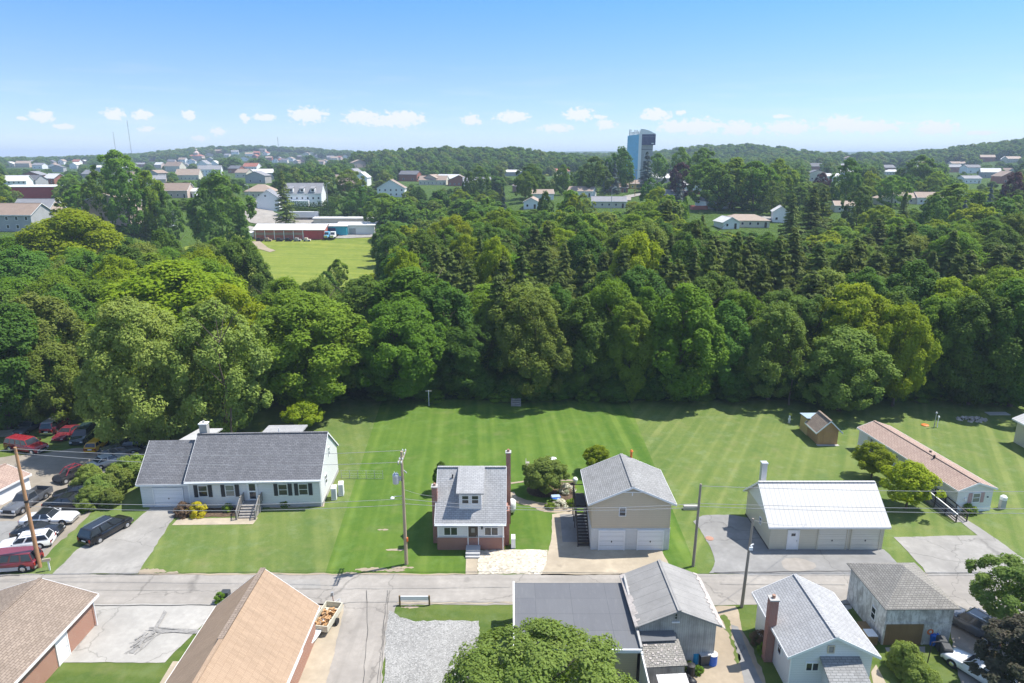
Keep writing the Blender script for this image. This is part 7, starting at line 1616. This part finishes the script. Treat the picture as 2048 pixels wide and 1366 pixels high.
# scattered houses of the valley and slopes beyond
sc_r = random.Random(31); spots = []
for i in range(400):
    px = sc_r.choice([sc_r.uniform(0, 900), sc_r.uniform(0, 480), sc_r.uniform(0, 480), sc_r.uniform(1600, 2048)]); py = sc_r.uniform(322, 372)
    g = G(px, py)
    if g.y > 1900 or any(abs(px - a) < 26 and abs(py - b) < 7 for a, b in spots): continue
    spots.append((px, py)); 
    if len(spots) > 46: break
for px, py in spots:
    g = G(px, py); rf_ = sc_r.choice(['roof_grey', 'roof_brown', 'roof_pale', 'roof_tan', 'roof_dark']); sd_ = 'left' if px < 1024 else 'right'; W_ = sc_r.uniform(12, 19); e = sc_r.uniform(3.6, 6.5); h = House('valley_house', '%s-roofed house among the trees of the valley at the %s' % (rf_[5:], sd_), 'house', g.x, g.y, R(sc_r.uniform(-30, 30)), -W_ / 2, W_ / 2, 0, 11, e, e + sc_r.uniform(2.5, 4), sc_r.choice('xxy'), sc_r.choice(['white_paint', 'cream_wall', 'grey_wall', 'pinkish', 'redbrick_wall']), rf_, .4, .4, z0=g.z, group='%s-roofed scattered houses at the %s' % (rf_[5:], sd_), th=.3, trim=None); fwin(h, 'S', [-W_ / 4, W_ / 4], 1.2, 1.5, 1.5)
# tower
Yt = 560; d = px_dir(1279, 362); tx = d.x * Yt / d.y; gz = zt(tx, Yt)
def hz_at(py, Y): dd = px_dir(1279, py); return CAM[2] + dd.z * Y / dd.y
sc_ = Yt * 1.0 / F; tp = hz_at(266, Yt) - gz
tw = thing('tower', (tx, Yt, gz - 1), -math.atan2(tx, Yt), 'tall tower with a blue left wall and a dark glazed box at its top right', 'tower')
W0 = 26.5 * 2 * sc_ / 2
MB().hexa([(-W0, 0, 0), (-2, -2.2, 0), (-2, 10, 0), (-W0, 10, 0)], [(-W0, 0, tp - 1), (-2, -2.2, tp), (-2, 10, tp), (-W0, 10, tp - 1)]).build('blue_wall', 'blue_panel', tw)
MB().box(-2.0, -2.6, 0, .3, 10, tp + 1).build('white_fin', 'white_paint', tw)
gb = MB().box(.31, -1.0, 0, W0 * .84, 10, tp - 8).build('shaft', 'grey_wall', tw)
k = MB()
for i in range(8): x = .6 + i * (W0 * .84 - .8) / 8; k.box(x, -1.12, 1, x + .25, -1.001, tp - 12)
k.build('rib', 'trim_grey', gb); MB().box(.32, -1.1, tp - 11.6, W0 * .84, -1.001, tp - 11.1).build('band', 'roof_dark', gb)
nb = MB().box(.31, -2.4, tp - 8, W0, 10.5, tp).build('glazed_box', 'navy_panel', tw)
k = MB()
for i in range(10): x = .7 + i * (W0 - 1.0) / 10; k.box(x, -2.46, tp - 7.6, x + .12, -2.401, tp - .4)
k.box(.4, -2.47, tp - 1.9, W0, -2.401, tp - 1.75); k.build('mullion', 'grey_wall', nb); MB().box(W0 * .72, -2.5, tp - 7.3, W0 * .9, -2.402, tp - 6.6).build('sign_panel', 'white_paint', nb)
k = MB(); n = 10
for i in range(n):
    t0, t1 = i / n, (i + 1) / n; x0, x1 = -1 + t0 * (W0 + 1), -1 + t1 * (W0 + 1); f = lambda t: 3.9 * (1 - t ** 1.9)
    k.hexa([(x0, -2.4, tp + .001), (x1, -2.4, tp + .001), (x1, 10.5, tp + .001), (x0, 10.5, tp + .001)], [(x0, -2.4, tp + .1 + f(t0)), (x1, -2.4, tp + .1 + f(t1)), (x1, 10.5, tp + .1 + f(t1)), (x0, 10.5, tp + .1 + f(t0))])
k.build('curved_roof', 'white_paint', tw); k = MB(); rq = random.Random(2)
for i in range(9): x = -W0 + 1.2 + i * 1.0; k.box(x, 1 + i % 3, tp - .9, x + .45, 1.5 + i % 3, tp + rq.uniform(1.8, 3.8)); 
k.box(-W0 + 1, 1, tp + 1.0, -2.3, 1.2, tp + 1.25); k.build('antenna', 'roof_dark', tw)
# masts and poles
def mast(px, ytop, ybase, Y, label, w=1.2):
    d0, d1 = px_dir(px, ytop), px_dir(px, ybase); x = d0.x * Y / d0.y; zb = zt(x, Y); z1 = CAM[2] + d0.z * Y / d0.y; t_ = thing('radio_mast', (x, Y, zb), 0, label, 'mast'); k = MB(); H_ = z1 - zb
    for a, b in ((-.5, -.3), (.5, -.3), (0, .55)): k.tube((a * w, b * w, 0), (a * w * .5, b * w * .5, H_), .16, n=4)
    n = int(H_ / 4)
    for i in range(n): z = i * H_ / n; z2 = (i + 1) * H_ / n; k.tube((-.5 * w, -.3 * w, z), (.5 * w, -.3 * w, z2), .09, n=3).tube((.5 * w, -.3 * w, z), (0, .55 * w, z2), .09, n=3)
    k.build('lattice', 'roof_dark', t_)
mast(226, 264, 312, 1500, 'shorter of the two thin radio masts on the left skyline'); mast(254, 241, 312, 1500, 'taller of the two thin radio masts on the left skyline', 1.4); mast(555, 274, 296, 1850, 'small lattice mast on top of the town hill', 2.2)
def spole(px, ytop, Y, label, arm=0, mat='metal_grey'):
    d0 = px_dir(px, ytop); x = d0.x * Y / d0.y; zb = zt(x, Y); H_ = CAM[2] + d0.z * Y / d0.y - zb; t_ = thing('street_lamp' if arm else 'utility_pole', (x, Y, zb), 0, label, 'street lamp' if arm else 'utility pole'); MB().tube((0, 0, -.3), (0, 0, H_), .16, .1).build('shaft', mat, t_)
    if arm: MB().tube((0, 0, H_), (arm, 0, H_ + .6), .09).build('arm', mat, t_); MB().box(min(arm, arm * 1.3), -.2, H_ + .5, max(arm, arm * 1.3), .2, H_ + .75).build('lamp_head', 'white_paint', t_)
    else: MB().box(-1.1, -.06, H_ - .7, 1.1, .06, H_ - .55).build('crossarm', mat, t_)
spole(1272, 338, 392, 'wooden pole in front of the yellow-fronted building', 0, 'pole_wood'); spole(1224, 377, 315, 'curved-arm street lamp on the curving road in the centre', 1.6); spole(497, 372, 360, 'street lamp beside the pale town road at the left', -1.6); spole(653, 368, 345, 'tall pole rising above the hedge', 1.2)

# ------------------------------------------------------------ far woodland filling the town and the hills: one mass nobody could count
HB = []   # keep trees off the houses
for o in SC.objects:
    if o.parent is None and o.get('category') in ('house', 'building', 'barn', 'warehouse', 'tower', 'workshop', 'trailer', 'mansion') and o.location.y > 180: HB.append((o.location.x, o.location.y + 5))
VIS = [(o_x, o_y) for o_x, o_y in HB]
VISB = []
for o in SC.objects:
    if o.parent is None and o.location.y > 180 and o.type == 'EMPTY' and o.get('category') in ('house', 'building', 'barn', 'warehouse', 'tower', 'workshop', 'trailer', 'hedge tree', 'lorry', 'car') and o.location.y < 1900 and not o.name.startswith('hill_house'):
        u, v, w = project(*o.location); top = project(o.location.x, o.location.y, o.location.z + 5)[1]; half = 7.5 / w * F; VISB.append((u - half, top, u + half, v + 1, o.location.y))
for o in SC.objects:
    if o.name.startswith('hill_house'):
        u, v, w = project(*o.location); VISB.append((u - 6, v - 5, u + 6, v - 1.5, o.location.y))
VISB += [(485, 395, 560, 442, 420), (1238, 382, 1296, 403, 380), (1088, 344, 1135, 353, 600), (1375, 385, 1420, 440, 330), (1420, 430, 1560, 450, 280), (440, 430, 510, 480, 300), (1300, 380, 1330, 372, 300),(505, 432, 748, 600, 330)]
def sees(x, y, ztop, r):
    u, v, w = project(x, y, ztop); hw_ = r / w * F * .75; vb = project(x, y, zt(x, y))[1]
    for a, b, c, e, Y in VISB:
        if y < Y and u + hw_ > a and u - hw_ < c and v < e and vb > b: return True
    return False
it, town = [], []
rf = random.Random(99)
for x, y, h, r in stuff_pts: it.append((rf.choice(['f0', 'f1', 'f2', 'f3']), x, y, zt(x, y), r / 6.5, h / 13, rf.uniform(0, 6.28)))
def ok(x, y, r=7):
    if any((x - a) ** 2 + (y - b) ** 2 < 11 ** 2 for a, b in HB): return False
    if inwood(x, y): return False
    if -135 < x < -50 and 184 < y < 310: return False
    if any((x - a) ** 2 + (y - b) ** 2 < (4 + r_ * .4) ** 2 for a, b, r_ in OCC): return False
    return True
yy = 195.0
while yy < 3300:
    stepx = 11 + max(0, (yy - 600)) * .009; half = yy * .80 + 40; x = -half
    if yy < 330 : dens_ = .5
    elif yy < 700: dens_ = .5
    else: dens_ = .82
    while x < half:
        xx, y2 = x + rf.uniform(-.45, .45) * stepx, yy + rf.uniform(-.5, .5) * stepx
        x += stepx
        # clearings
        cl = math.sin(xx / 95 + y2 / 160) * math.sin(y2 / 120 - xx / 210)
        if y2 > 330 and cl > .5: continue
        if rf.random() > dens_ or not ok(xx, y2): continue
        zb = zt(xx, y2); h = rf.uniform(9, 15) if y2 < 800 else rf.uniform(12, 17); r = rf.uniform(4.6, 7.2) if y2 < 800 else stepx * rf.uniform(.5, .66)
        if y2 < 2000 and sees(xx, y2, zb + h, r):
            h *= .5; r *= .6
            if sees(xx, y2, zb + h, r): continue
        u, v, w = project(xx, y2, zb + h)
        if not (-80 < u < 2130): continue
        if y2 < 420: town.append((xx, y2, h, r))
        else: it.append((rf.choice(['f0', 'f1', 'f2', 'f1', 'f3', 'f4']), xx, y2, zb, r / 6.5, h / 13, rf.uniform(0, 6.28)))
    yy += stepx * .88 if yy < 1500 else stepx * 1.1
tc_ = 0
for x, y, h, r in town:
    k = rf.choice(['m0', 'm0', 'm2', 'm1', 'm3', 'm4', 'm6', 'm5', 'm2', 'm_spruce', 'm_blue'] if rf.random() < .5 else ['m0', 'm2', 'm1', 'm6', 'm3'])
    if k in ('m_spruce', 'm_blue'): tree(k, x, y, h * .9, r * .55, 'garden_spruce', *(('dark green spruce among the gardens of the town', 'dark green spruces in the town gardens') if k == 'm_spruce' else ('blue-grey spruce among the gardens of the town', 'blue-grey spruces in the town gardens')))
    elif tc_ < 280: tc_ += 1; tree(k, x, y, h, r, 'garden_tree', *(lambda w_: (w_ + ' leafy tree among the gardens and houses of the town', w_ + ' trees in the town gardens'))({'m0': 'rounded mid-green', 'm1': 'tall mid-green', 'm2': 'rounded dark', 'm3': 'lime-green', 'm4': 'pale green', 'm5': 'olive-green', 'm6': 'tall dark'}[k]))
    else: it.append((rf.choice(['f0', 'f1', 'f2', 'f3']), x, y, zt(x, y), r / 6.5, h / 13, rf.uniform(0, 6.28)))
print('far trees', len(it), 'town', len(town), 'wood', nb_, nc_)
merged('distant_woodland', it, None, 'far woodland covering the hills and valley up to the horizon', 'woodland')
# canopy relief on the farthest ridges
# ------------------------------------------------------------ haze in the air
hz = MB().box(-9400, -70, -4, 9400, 9400, 104).build('haze', 'grass'); hz.data.materials.clear()
m = bpy.data.materials.new('haze'); m.use_nodes = True; m.node_tree.nodes.clear(); out = _n(m.node_tree, 'ShaderNodeOutputMaterial'); pv = _n(m.node_tree, 'ShaderNodeVolumePrincipled')
pv.inputs['Color'].default_value = (.62, .76, .95, 1); pv.inputs['Density'].default_value = .0002; pv.inputs['Anisotropy'].default_value = .0
m.node_tree.links.new(pv.outputs[0], out.inputs['Volume']); hz.data.materials.append(m); tag(hz, kind='stuff'); hz.display_type = 'WIRE'
m.cycles.homogeneous_volume = True

for o in SC.objects:
    if o.parent is None and o.get('label') and len(str(o['label']).split()) > 16: print('LONG', len(o['label'].split()), o['label'])
seen = {}
for o in SC.objects:
    if o.parent is None and o.get('label') and not o.get('group'):
        if o['label'] in seen: print('DUP', o['label'])
        seen[o['label']] = 1
